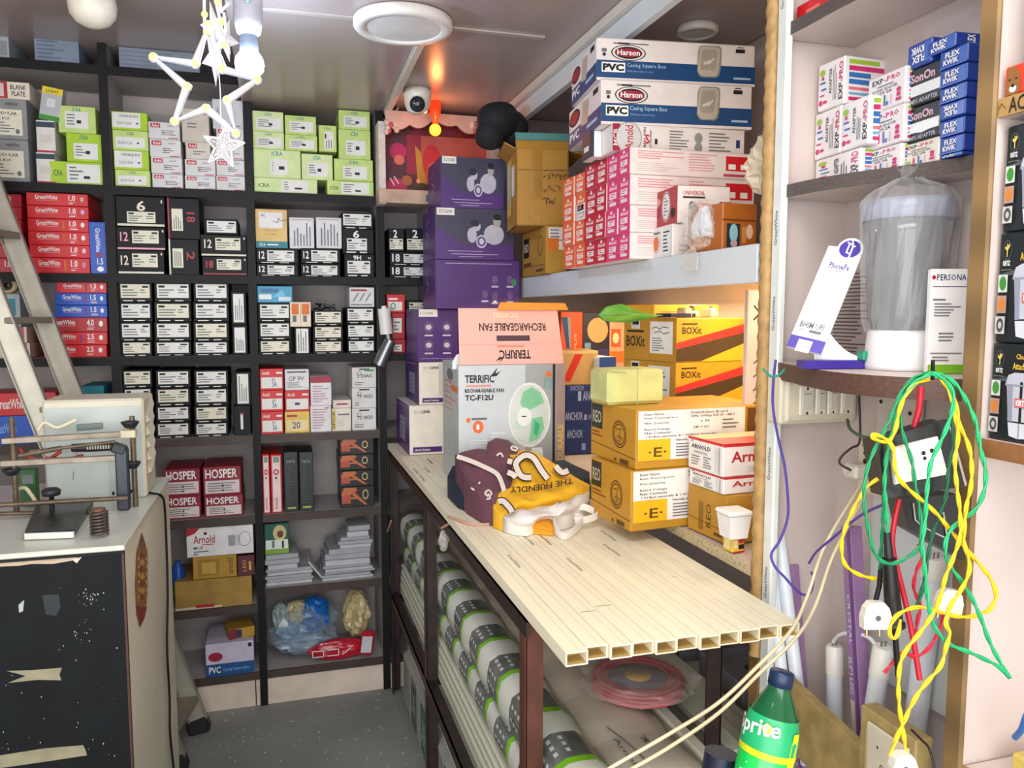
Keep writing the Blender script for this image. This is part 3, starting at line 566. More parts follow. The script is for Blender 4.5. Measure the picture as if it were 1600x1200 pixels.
# ---- sixth shelf
z = S[6]
HOS = M('8d1a30', .5)
def hosp(label, u0, u1, vt, z0): return bbox(u0, u1, vt, z0, 'carton', label, 'box', HOS, {'F': [('r', .05, .08, .95, .52, M('e2d6d4', .5)), ('t', 'HOSPER', .06, .6, .9, .92, WHITE, 0, .02), ('l', .12, .12, .88, .46, 4, GREYINK), ('p', [(.48, .3), (.54, .3), (.51, .42)], INK), ('p', [(.48, .14), (.54, .14), (.51, .24)], INK)]}, 'maroon and white boxes', d=.2)
zz = hosp('maroon and white box on the shelf beside the cream cabinet', 257, 314, 775, z); hosp('maroon and white box upper left, beside the machine casing', 256, 313, 733, zz)
zz = hosp('maroon and white box lower right beside the upright', 319, 380, 774, z); hosp('maroon and white box upper right beside the upright', 317, 377, 729, zz)
def fk(u0, u1, lab): bbox(u0, u1, 710, z, 'carton', lab, 'box', RED, {'F': [('r', .16, .02, .86, .97, M('ecdcda', .5)), ('r', .25, .86, .78, .96, M('7d9a86', .5)), ('o', .5, .7, .26, .05, .5, RED), ('r', .4, .58, .55, .62, INK), ('t', 'Arnold', .3, .06, .6, .26, M('b04a52', .5), 90)]}, 'upright red and white boxes')
fk(405, 422, 'upright red and white box against the upright'); fk(423, 441, 'upright red and white box next to the black ones')
def fl(u0, u1, lab): bbox(u0, u1, 706, z, 'carton', lab, 'box', M('191b22', .4), {'F': [('t', 'DELTA', .2, .82, .8, .86, M('9aa0a8', .5)), ('l', .14, .12, .7, .78, 13, M('3b3e48', .4)), ('r', .2, .05, .8, .08, M('a9c24a', .5))]}, 'tall black boxes', d=.16)
fl(444, 466, 'tall black box beside the red and white ones'); fl(468, 490, 'tall black box at the right of its row')
COP = M('c46a3c', .4)
def fm(k): return ('carton', f'flat black box with copper picture, {UPW[4][k]} of its stack', 'box', M('17171b', .4), {'F': [('r', .04, .2, .3, .8, M('b8503c', .45)), ('p', [(.02, .6), (.1, .95), (.46, .95), (.5, .8), (.3, .62)], COP), ('p', [(.3, .66), (.72, .1), (.8, .1), (.42, .72)], COP), ('o', .74, .6, .09, .24, .3, M('c9b37a', .5)), ('r', .3, .4, .5, .5, COP)]}, 'flat boxes with copper pictures')
stack([532, 531, 530, 531], [585, 584, 584, 584], z+.001, [760, 735, 710, 685], fm, d=.16)
# ---- seventh shelf
z7 = P(330, 951, Y=YF).z
zz = bbox(273, 394, 905, z7, 'cardboard_box', 'worn yellow-brown cardboard box under the small brown box', 'box', M('9f7f3c', .7, var=.2, scale=12), {'F': [('r', .0, .02, .6, .1, M('c9c0a8', .6)), ('r', .26, .06, .5, .16, RED2), ('r', 0, .5, 1, .51, M('86672c', .7))]}, yf=.0, d=.22)
zq = bbox(301, 370, 868, zz, 'carton', 'small golden brown box on the worn cardboard box', 'box', M('b08a2e', .55), {'F': [('r', .12, .12, .6, .85, M('9c7420', .5)), ('r', .2, .22, .52, .72, M('c2a043', .5)), ('t', 'arnold', .78, .15, .92, .85, M('6b4a12', .5), 90)]}, yf=.01)
bbox(371, 398, 868, zz, 'carton', 'maroon and gold box beside the golden brown box', 'box', M('5b2430', .55), {'F': [('t', 'LED', .3, .2, .5, .8, M('c9a040', .5), 90), ('r', .66, .25, .8, .7, M('d8a838', .5))]}, yf=.01)
bbox(291, 396, 823, zq, 'carton', 'white breaker box with red script and device picture', 'box', M('e7e6e8', .5), {'F': [('t', 'Arnold', .1, .46, .42, .74, RED2), ('r', .22, .4, .4, .43, RED2), ('e', .28, .8, .025, .05, INK), ('t', 'MCB', .1, .26, .24, .36, INK), ('r', .1, .16, .32, .2, GREYINK), ('r', .1, .07, .16, .12, GREYINK), ('p', [(0, .72), (.12, .82), (.2, 1), (0, 1)], RED2), ('r', .62, .3, .8, .68, M('9a9ca2', .4)), ('r', .72, .3, .8, .68, M('c9cace', .4)), ('o', .87, .52, .09, .26, .06, INK)]}, yf=.005)
mb = MB(); mb.lathe([(0, 0), (.022, 0), (.024, .01), (.024, .05), (.022, .055)], M('3f9a2c', .3), 20); mb.lathe([(.0242, .03), (.0242, .085), (.018, .1), (.01, .108), (.01, .12), (0, .12)], M('1c4fa8', .3), 20)
p = P(280, 935, Y=YF+.06); tag(mb.build('spray_bottle', None, (p.x, YF+.06, z7+.055+.0)), 'little blue and green can beside the golden brown box', 'can')
z = S[7]
PLT = M('a7aab0', .45, var=.05); PLT2 = M('bcc0c6', .45, var=.05)
def plates(u0, u1, vb, vt, n, z0, lab, d=.2, dx=.012):
    top = P((u0+u1)/2, vt, Y=YF+.03).z; t = (top-z0)/n
    for k in range(n):
        a, b = P(u0+random.uniform(-3, 3), vb, Y=YF+.03), P(u1+random.uniform(-3, 3), vb, Y=YF+.03)
        mb = MB().box((-(b.x-a.x)/2, -d/2, 0), ((b.x-a.x)/2, d/2, t-.0008), PLT if k % 3 else PLT2, .0015)
        tag(mb.build('cover_plate', None, ((a.x+b.x)/2, YF+.02+d/2+random.uniform(0, .012), z0+k*t+.0006), rad(random.uniform(-2, 2))), f'grey plastic cover plate, {ORD[k]} from bottom of {lab}', 'plate', 'grey cover plates')
    return top
za = plates(416, 490, 905, 888, 5, z, 'the left pile', .24)
zb = plates(416, 466, 885, 866, 3, za, 'the pile under the green box', .16)
bbox(405, 452, 818, zb, 'carton', 'green box with cream crest over a photo of players', 'box', M('0f5a48', .45), {'F': [('e', .62, .68, .27, .26, M('d6c08a', .5)), ('e', .64, .64, .13, .12, M('6a3a1c', .5)), ('r', .02, 0, .98, .3, M('7fa53a', .5)), ('r', .05, .16, .95, .46, M('dfe6dc', .5)), ('r', .3, .2, .4, .44, GREYINK), ('r', .7, .18, .78, .42, INK)]}, yf=.04, d=.14)
za = plates(504, 582, 900, 882, 5, z, 'the broad right-hand pile', .24)
zb = plates(510, 580, 870, 856, 3, za, 'the second right-hand tier', .19)
zc = plates(529, 580, 850, 838, 3, zb, 'the third right-hand tier', .15)
plates(541, 579, 830, 821, 2, zc, 'the small top right-hand tier', .12)
p = P(491, 872, Y=YF+.05)
tag(MB().box((-.045, -.04, 0), (.045, .04, .008), PLT2, .002).build('cover_plate', None, (p.x, YF+.07, z+.043), rot=(0, rad(54), 0)), 'white-edged cover plate leaning between the two grey piles', 'plate', 'grey cover plates')
# ---- bottom shelf
z = S[8]
zz = bbox(321, 397, 1004, z, 'carton', 'small white and blue casing box in the dark bottom bay', 'box', M('c9c3d8', .5), {'F': [('r', 0, 0, 1, .38, M('16508c', .45)), ('e', .2, .6, .15, .14, CRIM), ('t', 'PVC', .06, .1, .3, .3, WHITE, 0, .02), ('t', 'Casing Square Box', .34, .12, .9, .24, M('7fa8d0', .5)), ('r', .88, .82, .96, .94, INK)]}, yf=.0)
bbox(352, 394, 982, zz, 'carton', 'yellow and purple packet lying on the little casing box', 'packet', M('b8922a', .5), {'F': [('r', 0, 0, .3, 1, M('7a2430', .5)), ('r', .3, .1, .5, .9, M('3a2a5a', .5))]}, yf=.03, d=.1, rz=12)

# crumpled bags on the bottom shelf of the third bay are added after the bag builder exists
# ================================================================ ceiling fittings and hanging things
WPL = M('e9e7e2', .35, var=.02); CREAM = M('e4dcc6', .4, var=.03)
# round panel light (off)
c = P(630, 30, Z=CEIL); lp = empty('panel_light', (c.x, c.y, CEIL)); tag(lp, 'round white surface panel light, unlit, in the middle of the ceiling', 'ceiling light')
r = .128
MB().lathe([(0, -.002), (r*.97, -.002), (r, -.006), (r, -.022), (r*.96, -.028), (r*.78, -.028), (r*.76, -.024)], WPL, 48).build('rim', lp)
MB().lathe([(r*.765, -.024), (r*.4, -.0235), (0, -.0235)], M('d9dad6', .5), 48).build('diffuser', lp)
# small one over the right-hand shelves
c = P(1090, 42, Z=CEIL); lp = empty('panel_light', (c.x, c.y, CEIL)); tag(lp, 'small round white ceiling light above the white and blue long boxes', 'ceiling light')
MB().lathe([(0, -.001), (.055, -.001), (.055, -.016), (.05, -.02), (.04, -.02), (.039, -.017)], WPL, 36).build('rim', lp); MB().lathe([(.0395, -.017), (0, -.0165)], M('d9dad6', .5), 36).build('diffuser', lp)
# white disc lamp at the upper left
c = P(143, -22, Z=CEIL_HI); lp = empty('panel_light', (c.x, c.y, CEIL_HI)); tag(lp, 'round warm-white domed ceiling lamp at the upper left', 'ceiling light')
MB().lathe([(0, -.001), (.05, -.001), (.05, -.02)], M('c9b98e', .5), 36).build('base', lp); MB().lathe([(.05, -.012), (.06, -.03), (.064, -.055), (.06, -.08), (.045, -.1), (.024, -.111), (0, -.114)], M('f6efdc', .35), 36).build('shade', lp)
# cable casing running into the corner with the shrine
a, b = P(662, 56, Z=CEIL-.012), P(603, 178, Z=CEIL-.012)
b = Vector((b.x, YF-.03, CEIL-.012))
struct(MB().obox((a.x, a.y, CEIL-.012), b, .022, .022, CASING, c=.002).build('trim_2'))
# raised casing along the top rail of the right-hand shelving
struct(MB().box((XR-.02, DV1, CEIL-.026), (XR-.001, YF-.03, CEIL-.001), CASING, .002).build('trim_3'))
# ---- bulb holder and bulb
by = 2.02
hp = P(387, 0, Y=by)
hb = empty('bulb_holder', (hp.x, by, CEIL)); tag(hb, 'white plastic batten bulb holder fixed to the ceiling above the glowing bulb', 'lamp holder')
bz = P(388, 100, Y=by).z; zlow = P(388, 55, Y=by).z-CEIL
MB().lathe([(0, -.001), (.032, -.001), (.034, -.02), (.033, zlow+.03), (.027, zlow+.004), (.02, zlow)], M('c9cbd6', .35), 28).build('body', hb)
MB().lathe([(0, 0), (.008, 0), (.008, .006), (0, .006)], M('9fb0c0', .3), 14, (0, -.034, -.04), (0, -1, 0)).build('screw_cap', hb)
bl = empty('led_bulb', (hp.x, by, bz)); tag(bl, 'glowing cold-white LED bulb beside the star lantern', 'bulb')
MB().lathe([(.02, CEIL+zlow-bz-.002), (.021, .04), (.022, .025)], M('8f9bb0', .4), 24).build('cap', bl)
MB().lathe([(.022, .025), (.03, .014), (.033, 0), (.031, -.014), (.02, -.027), (0, -.033)], M('d3e5ff', .3, emit=170), 28).build('globe', bl)
# ---- star lantern: tube star with folded stars above and a wire star below
sy = 1.75
st = empty('star_lantern', tuple(P(320, 140, Y=sy))); tag(st, 'hanging light-string stars with yellow LEDs below the ceiling', 'star lantern')
def rel(u, v, y=sy): return P(u, v, Y=y)-st.location
TUBE = M('e9ecf4', .25, var=.02); LED = M('ffe07a', .3, emit=1.3); CLEAR = M('eef2f8', .15, alpha=.55)
pts = [(240, 90), (305, 100), (326, 40), (347, 108), (402, 125), (355, 157), (369, 209), (322, 170), (273, 190), (292, 136)]
mb = MB(); R = [rel(*p) for p in pts]; mb.tube(R, .0102, TUBE, 10, closed=True, smooth=False)
for p in R: mb.ball(p, .0103, TUBE, 10, 6)
mb.build('tube_star', st)
for p in R: MB().ball(p+Vector((0, -.006, 0)), (.0078, .006, .0078), LED, 10, 6).build('led', st)
def fold_star(c, s, rot, tilt):
    mb = MB(); n = 5; q = []
    for k in range(10):
        r_ = s if k % 2 == 0 else s*.42; a_ = math.pi/2+k*math.pi/5+rot; q.append(Vector((r_*math.cos(a_)*tilt, r_*math.cos(a_)*.5*(1-tilt), r_*math.sin(a_))))
    for k in range(10):
        mb.add([c+q[k], c+q[(k+1) % 10], c+Vector((0, -s*.18, 0))], [(0, 1, 2)], M('e3e6f2', .3)); mb.add([c+q[k], c+q[(k+1) % 10], c+Vector((0, s*.18, 0))], [(2, 1, 0)], M('e3e6f2', .3))
    return mb
for c_, s_, ro, ti in ((rel(336, 90), .058, math.pi, .45), (rel(336, 45), .055, .3, .5), (rel(352, 62), .045, .9, .6)): fold_star(c_, s_, ro, ti).build('folded_star', st)
mb = MB()
for a_, b_ in (((318, -60), (320, 60)), ((342, -60), (345, 20)), ((326, -50), (352, 70)), ((358, 5), (345, 18)), ((350, 20), (358, 84))):
    mb.tube([rel(*a_), rel(*b_)], .0035, TUBE, 6)
mb.build('tube_strand', st)
for p in ((320, 24), (340, 4), (346, 36), (323, 52), (350, 72)): MB().ball(rel(*p)+Vector((0, -.006, 0)), .0065, LED, 8, 6).build('led', st)
mb = MB(); mb.tube(spline([rel(341, 106), rel(344, 140), rel(345, 180), rel(348, 206)], 4), .0013, TUBE, 5); mb.build('thread', st)
mb = MB(); q = [rel(349+34*(1 if k % 2 == 0 else .42)*math.cos(-math.pi/2+k*math.pi/5+.15), 229+36*(1 if k % 2 == 0 else .42)*math.sin(-math.pi/2+k*math.pi/5+.15)) for k in range(10)]
ctr = rel(349, 229)
for k in range(10):
    mb.tube([q[k], q[(k+1) % 10]], .002, M('e8e8ee', .3), 5); mb.tube([q[k], ctr], .0012, M('e8e8ee', .3), 4)
    for j in range(1, 5): 
        t = j/5; mb.tube([q[k].lerp(ctr, t), q[(k+1) % 10].lerp(ctr, t)], .001, M('e8e8ee', .3), 4)
mb.build('wire_star', st)
MB().tube([rel(322, -60), Vector((rel(322, -60).x, 0, CEIL_HI-st.location.z-.001))], .0015, TUBE, 5).build('hanging_wire', st)
# ---- dome camera
c = P(652, 140, Z=CEIL); cam_t = empty('dome_camera', (c.x, c.y, CEIL)); tag(cam_t, 'white turret security camera under the ceiling beside the red lamp', 'security camera')
CW = M('e6dfd2', .35); zz = P(652, 178, Y=c.y).z-CEIL
MB().lathe([(0, -.001), (.047, -.001), (.049, -.02), (.045, -.03), (.044, zz*.6), (.034, zz*.9), (.02, zz), (0, zz)], CW, 32).build('housing', cam_t)
d = (Vector((.0, 0, EYE))-Vector((c.x, c.y, CEIL+zz*.55))).normalized()
e = Vector((0, 0, zz*.6))+d*.03
MB().lathe([(.026, 0), (.026, .012), (.023, .016), (.0, .016)], M('20242a', .15), 28, e, d).lathe([(0, .0165), (.011, .0165), (.011, .019), (.008, .02), (0, .02)], M('0a0c10', .08), 20, e, d).build('lens', cam_t)
MB().lathe([(.026, 0), (.029, .002), (.029, .01), (.026, .012)], CW, 28, e, d).build('lens_ring', cam_t)
# cables tangled at the casing's end
mb = MB()
for k in range(3):
    p0 = P(606+6*k, 176, Y=YF-.06); mb.tube(spline([p0, P(612+8*k, 172-9*k, Y=YF-.07), P(626-3*k, 160-2*k, Y=YF-.08), P(620+4*k, 150, Y=YF-.06)], 5), .004, WPL if k else BLK, 6)
tag(mb.build('cable_ends'), 'loose white and black cable ends curling beside the dome camera', 'cable')
# ---- shrine on the end wall
shy = YF-.06
sh = empty('shrine', (0, shy, 0)); sx0, sx1 = P(590, 250, Y=shy).x, P(762, 250, Y=shy).x; sz0, sz1 = P(670, 318, Y=shy).z, CEIL-.03
tag(sh, 'little wooden wall shrine with red and gold picture under the ceiling', 'shrine')
MARB = M('cdc6c2', .4, var=.12, scale=30); SHR = M('6a1424', .5, var=.3, scale=25); 
def srb(n, u0, u1, v0, v1, y0, y1, mat): 
    a, b = P(u0, (v0+v1)/2, Y=shy), P(u1, (v0+v1)/2, Y=shy); zt, zb = P((u0+u1)/2, v0, Y=shy).z, P((u0+u1)/2, v1, Y=shy).z
    return MB().box((a.x, y0, zb), (b.x, y1, min(zt, CEIL-.004)), mat, .001).build(n, sh)
srb('pillar', 590, 601, 192, 320, -.03, .055, MARB); srb('pillar', 764, 777, 192, 320, -.03, .055, MARB)
srb('base', 590, 777, 301, 322, -.04, .055, M('b9a08c', .5, var=.15))
a, b = P(601, 250, Y=shy), P(764, 250, Y=shy)
mb = MB().box((a.x, .04, sz0+.02), (b.x, .054, sz1), SHR)
def sd(ops): mb.decal((a.x, .039, sz0), (1, 0, 0), (0, 0, 1), b.x-a.x, sz1-sz0, ops)
SK = M('c96a58', .5); PKK = M('b0185a', .5); GLD = M('b8862a', .4)
sd([('r', .36, .3, 1, .82, M('b5574a', .5)), ('p', [(.02, .1), (.3, .1), (.3, .78), (.2, .95), (.08, .9), (.02, .7)], M('4a1630', .5)), ('e', .14, .62, .08, .1, PKK), ('e', .15, .52, .05, .06, SK), ('r', .22, .36, .36, .82, M('8c1438', .5)),
    ('p', [(.33, .14), (.42, .2), (.36, .62), (.3, .7)], GLD), ('p', [(.56, .2), (.66, .2), (.5, .66), (.46, .62)], GLD), ('e', .46, .52, .09, .2, M('c2202a', .4)), ('e', .47, .36, .07, .16, M('c9503c', .4)), ('e', .12, .2, .1, .1, PKK), ('e', .36, .16, .1, .1, M('3a3018', .5)), ('e', .22, .28, .05, .06, M('a05a2a', .5)), ('e', .33, .28, .02, .03, M('e8a06a', .4)), ('s', [(.06, .3), (.1, .22)], .004, M('e8dcd0', .5)), ('s', [(.1, .32), (.14, .24)], .004, M('e8dcd0', .5))])
mb.build('picture', sh)
# scalloped pelmet
mb = MB(); n = 36; w_ = b.x-a.x
poly = [(0, 0)]+[(w_*i/n, -(.05+.018*abs(math.sin(math.pi*i/n*4.5))-.03*math.exp(-((i/n-.5)/.18)**2))) for i in range(n+1)]+[(w_, 0)]
mb.prism(poly[::-1], (a.x, -.028, CEIL-.02), (1, 0, 0), (0, 0, 1), .012, M('c6aaa0', .5, var=.1)); recalc(mb.build('pelmet', sh))
MB().decal((a.x+.01, -.0405, sz0-.002), (1, 0, 0), (0, 0, 1), w_-.02, .045, [('r', .36+.05*i, .05, .4+.05*i, .6, [M('2a6a9a', .4), M('7a2a2a', .4), M('3a3a4a', .4), M('2a7a8a', .4)][i%4]) for i in range(6)]).build('nameplate', sh)
for u in (608, 748):
    mb = MB(); p = P(u, 196, Y=shy-.035)
    for k in range(9): mb.ball((p.x+random.uniform(-.03, .03), -.035+random.uniform(-.006, .006), p.z+random.uniform(-.025, .012)), .011, M('b9606a', .6) if k % 2 else M('d8c0b4', .6), 7, 5)
    mb.build('garland', sh)
# red lamp in front of it
ry = shy-.13
q = P(680, 203, Y=ry); rl = empty('festive_lamp', (q.x, ry, q.z)); tag(rl, 'small red glowing lamp with orange bulb hanging before the shrine', 'lamp')
MB().ball((0, 0, 0), .021, M('ff8a1c', .3, emit=5), 20, 14).build('bulb', rl)
ct = P(680, 160, Y=ry).z-q.z; cb_ = P(680, 184, Y=ry).z-q.z
MB().lathe([(.012, .018), (.009, cb_-.004), (.016, cb_), (.02, cb_+.012), (.02, ct), (.012, ct+.008), (.006, ct+.012), (.003, CEIL-q.z-.001)], M('e8350e', .35, emit=.9), 20).build('holder', rl)
point('festive_light', (q.x, ry-.04, q.z), .55, (1, .32, .1), .02)
# black bundle tucked between the ceiling and the cardboard box
mb = MB(); c = P(779, 188, Y=2.6)
mb.ball((0, 0, 0), (.075, .07, .06), M('15161c', .8), 22, 14); mb.ball((-.03, .0, -.05), (.05, .05, .055), M('15161c', .8), 18, 12); mb.ball((.06, .02, -.02), (.045, .05, .06), M('15161c', .8), 18, 12)
for v in range(len(mb.v)): x, y, z_ = mb.v[v]; k = 1+.08*math.sin(40*x+9)*math.cos(37*z_); mb.v[v] = (x*k, y*k, min(z_*k, .06))
bk = mb.build('black_bag', None, (c.x, c.y, min(c.z, CEIL-.065))); tag(bk, 'black cloth bag stuffed up under the ceiling beside the cardboard box', 'bag')
# spot lamp on the upright
sp = empty('spot_lamp', tuple(P(604, 525, Y=YF-.03))); tag(sp, 'white and silver swivel spot lamp fixed to the dark shelf upright', 'lamp')
def rs(u, v, y=YF-.036): return P(u, v, Y=y)-sp.location
MB().tube([rs(600, 482), rs(604, 522)], .024, WPL, 20).tube([rs(600, 478), rs(600, 483)], .01, WPL, 12).build('ballast', sp)
MB().tube([rs(606, 522), rs(608, 532), rs(604, 540)], .011, M('8a8c90', .3, .6), 12).build('swivel', sp)
MB().tube([rs(610, 532), rs(592, 571)], [.022, .027], M('8e9196', .28, .8), 24).build('lamp_head', sp)
# ================================================================ goods on the right-hand shelves
def corner(C, ang, ur=None, ul=None, w=None, d=None, vt=None, h=None):
    """box from the world position C of its near bottom corner: ur/ul are the pixel columns its faces reach, vt its top row"""
    a = rad(ang); e1 = Vector((math.cos(a), math.sin(a), 0)); e2 = Vector((-math.sin(a), math.cos(a), 0)); q = C-O
    def ln(e, u): k = (u-800)/F_PX; n = RI-FW*k; return -n.dot(q)/n.dot(e)
    if w is None: w = ln(e1, ur)
    if d is None: d = ln(e2, ul)
    if h is None: n = UP-FW*((600-vt)/F_PX); h = -n.dot(q)/n.z
    loc = C+e1*(w/2)+e2*(d/2)
    return w, d, h, loc, a
def put(name, label, cat, geo, mat, prints=None, group=None, **k):
    w, d, h, loc, a = geo
    return carton(name, label, cat, w, d, h-.001, (loc.x, loc.y, loc.z+.0005), a, mat, prints, group, **k)
def at(u, v, z, X=None, Y=None, dz=0):
    p = P(u, v, X=X, Y=Y) if (X is not None or Y is not None) else P(u, v, Z=z); return Vector((p.x, p.y, z))
KRAFT = M('b07f2c', .6, var=.08, scale=10); KRAFT2 = M('b8892f', .6, var=.08, scale=10); PVCB = M('0d4478', .45); PVCW = M('e7dfdc', .4)
# ---- the block of orange, red and pink boxes: four rows of six, ends towards the aisle
XE = .79
UB = [880, 897, 913, 930, 947, 965, 983]; YBk = [P(u, 415, X=XE).y for u in UB]
yn = YBk[-1]; ZB = [SHU]+[P(986, v, X=XE).z for v in (362, 319, 271, 228)]
WPK = M('eadfdd', .5); CEN = [M('e8622a', .65), M('e8622a', .65), M('c01a34', .65), M('c01a34', .65), M('dc3a74', .65), M('dc3a74', .65)]
CN = ['far orange', 'near orange', 'far red', 'near red', 'far pink', 'near pink']; RWN = ['bottom', 'second', 'third', 'top']
for c in range(6):
    for r in range(4):
        h = ZB[r+1]-ZB[r]; d = YBk[c]-YBk[c+1]; dx = random.uniform(-.004, .004)
        if r == 3 and c < 2: h *= .86
        L = [('r', 0, 0, 1, 1, CEN[c]), ('t', 'Arnold', .18, .66, .82, .82, WHITE, 0, .02), ('p', [(.5, .98), (.62, .86), (.5, .8), (.38, .86)], WPK), ('r', .2, .36, .8, .58, WPK), ('l', .28, .39, .74, .56, 2, CEN[c]), ('r', .22, .12, .78, .24, WPK), ('r', .12, .28, .55, .31, WPK)]
        F = [('l', .06, .56, .44, .9, 4, M('d98a92', .5)), ('l', .06, .1, .4, .46, 5, M('cfc0be', .5)), ('l', .46, .2, .7, .9, 7, M('dc9aa0', .5)), ('r', .76, .3, .98, .86, RED), ('r', .78, .36, .84, .56, WHITE), ('r', .88, .36, .94, .56, WHITE), ('r', .74, .08, .98, .18, M('c0405a', .5))]
        pr = {'L': L, 'F': F}
        if c == 1 and r == 2: pr['L/price_label'] = [('r', .1, -.12, .95, .62, M('e6e8ea', .4)), ('t', 'K8E.9', .2, .08, .85, .3, INK), ('r', .2, .4, .6, .5, GREYINK)]
        carton('carton', f'long white box with {CN[c].split()[1]} end, {CN[c].split()[0]} column, {RWN[r]} row of the stacked block', 'box', .33, d-.001, h-.001, (XE+.165+dx, (YBk[c]+YBk[c+1])/2, ZB[r]+.0006), 0, WPK, pr, 'orange, red and pink ended boxes')
# long box lying on the block, and the two long white and blue boxes above
zt = ZB[4]
C = at(957, 233, zt, Y=yn+.06); g = corner(C, -4, ur=1163, d=.12, h=P(957, 192, Y=C.y).z-zt)
put('carton', 'long white box with red end and big script circle, lying on the pink boxes', 'box', g, PVCW, {'F': [('r', 0, 0, .055, 1, CRIM), ('t', 'MCB', .005, .2, .045, .8, WPK, 90), ('e', .12, .5, .095, .58, M('8f8f94', .4)), ('e', .118, .5, .09, .55, M('d2d0cf', .4)), ('t', 'Arnold', .09, .1, .15, .95, RED2, 90), ('t', 'MAN', .225, .12, .245, .5, INK, 90), ('t', 'S', .24, .3, .27, .66, RED, 0, .03), ('t', 'ION', .225, .6, .245, .9, INK, 90), ('t', 'dni Flexible', .27, .1, .285, .8, INK, 90), ('r', .31, .3, .33, .5, INK), ('l', .42, .1, .58, .86, 7, GREYINK), ('l', .72, .1, .9, .86, 6, GREYINK), ('e', .64, .6, .03, .2, GREY), ('e', .64, .24, .03, .2, GREY), ('r', .93, .3, .96, .6, NAVY)]})
zl = zt+g[2]
C = at(925, 243, zt, Y=yn+.14); g2 = corner(C, -4, ur=940, d=.08, h=P(925, 203, Y=C.y).z-zt)
put('carton', 'small white box with dark end tucked under the blue and white boxes', 'box', g2, M('e9ebee', .4), {'F': [('r', -.2, 0, .2, 1, M('23283a', .4))], 'L': [('r', 0, 0, 1, 1, M('23283a', .4)), ('r', .2, .3, .7, .5, WPK)]})
DOT = M('b9b0a2', .35)
def pvc(lab, C, vt, ur, ul, ang):
    g = corner(C, ang, ur=ur, ul=ul, vt=vt)
    F = [('r', 0, 0, 1, .47, PVCB), ('r', 0, 0, 1, .06, WPK), ('r', .1, .86, .32, .89, GREYINK), ('r', .13, .855, .2, .895, INK), ('e', .195, .66, .108, .19, INK), ('e', .195, .66, .1, .172, PVCW), ('e', .195, .66, .086, .145, INK), ('e', .195, .66, .084, .1, CRIM), ('t', 'Harson', .125, .6, .265, .73, WHITE, 0, .02),
         ('r', .03, .19, .175, .42, WHITE), ('t', 'PVC', .037, .22, .168, .39, INK, 0, .055), ('t', 'Casing Square Box', .185, .3, .43, .42, M('9fc0e0', .4)), ('t', 'With Base (match also)', .185, .2, .35, .255, M('7fa8d0', .4)), ('r', .03, .66, .06, .74, GREYINK), ('e', .045, .6, .01, .04, INK), ('r', .87, .79, .93, .88, INK), ('r', .88, .91, .92, .93, INK), ('r', .86, .15, .97, .2, M('a8c4de', .4)),
         ('p', [(.625, .3), (.64, .2), (.655, .17), (.745, .17), (.765, .22), (.775, .36), (.78, .78), (.775, .9), (.76, .93), (.66, .93), (.64, .9), (.63, .8)], M('8f887c', .4)), ('p', [(.628, .32), (.645, .23), (.66, .2), (.74, .2), (.757, .26), (.765, .4), (.772, .78), (.765, .88), (.75, .905), (.665, .905), (.645, .88), (.637, .8)], DOT), ('p', [(.645, .42), (.655, .34), (.73, .34), (.745, .42), (.752, .78), (.742, .84), (.668, .84), (.655, .78)], M('a59c8d', .35)), ('s', [(.67, .5), (.71, .56)], .006, M('d8d2c8', .3)), ('s', [(.7, .5), (.73, .62)], .004, M('d8d2c8', .3))]
    L = [('r', 0, 0, 1, .42, PVCB), ('e', .2, .7, .18, .2, INK), ('e', .2, .7, .15, .15, CRIM), ('p', [(.42, .34), (.62, .3), (.66, .86), (.46, .88)], DOT), ('t', 'PVC', .04, .14, .36, .36, WHITE, 0, .03), ('r', .78, .78, .92, .9, INK), ('r', .6, .16, .9, .24, M('9fc0e0', .4))]
    put('carton', lab, 'box', g, PVCW, {'F': F, 'L': L}, 'long white and blue casing boxes', c=.003)
    return C.z+g[2]
Cp = P(939, 187, X=.748); Cp.z = zl
zp = pvc('lower of two long white and blue casing boxes over the pink ends', Cp, 122, 1174, 889, -7)
Cq = P(932, 122, X=.742); Cq.z = zp
pvc('upper of two long white and blue casing boxes, nearly touching the ceiling rail', Cq, 57, 1179, 893, -7.5)
# ---- open cardboard carton on another at the far end
C = at(853, 433, SHU, X=.82); g = corner(C, -3, ur=886, d=.3, h=P(853, 352, X=.82).z-SHU)
put('cardboard_box', 'brown carton with black badge and face outline under the open carton', 'box', g, KRAFT2, {'L': [('r', .06, .42, .3, .86, INK), ('t', 'REO', .09, .55, .27, .74, WPK), ('r', .06, .22, .4, .3, M('5a3c10', .5)), ('r', 0, .19, 1, .205, M('5a3c10', .5)), ('o', .78, .62, .1, .22, .12, M('5a3c10', .5)), ('r', .6, .06, .9, .12, M('5a3c10', .5))], 'F': [('r', .1, .5, .98, .96, WPK), ('l', .2, .66, .9, .94, 4, GREYINK), ('r', .1, .5, .6, .74, ORG)]}, 'brown accessory cartons')
z1 = SHU+g[2]
C = at(806, 350, z1, X=.735); w, d, h, loc, a = corner(C, -9, ur=888, d=.23, vt=232)
ob = empty('cardboard_box', (loc.x, loc.y, z1+.0006), a); tag(ob, 'open brown cardboard carton with taped flaps and scrawled writing, above the badge carton', 'box')
mb = MB(); t = .004
mb.box((-w/2, -d/2, 0), (w/2, d/2, t), KRAFT); mb.box((-w/2, -d/2, 0), (w/2, -d/2+t, h), KRAFT); mb.box((-w/2, d/2-t, 0), (w/2, d/2, h), KRAFT); mb.box((-w/2, -d/2, 0), (-w/2+t, d/2, h), KRAFT); mb.box((w/2-t, -d/2, 0), (w/2, d/2, h), KRAFT)
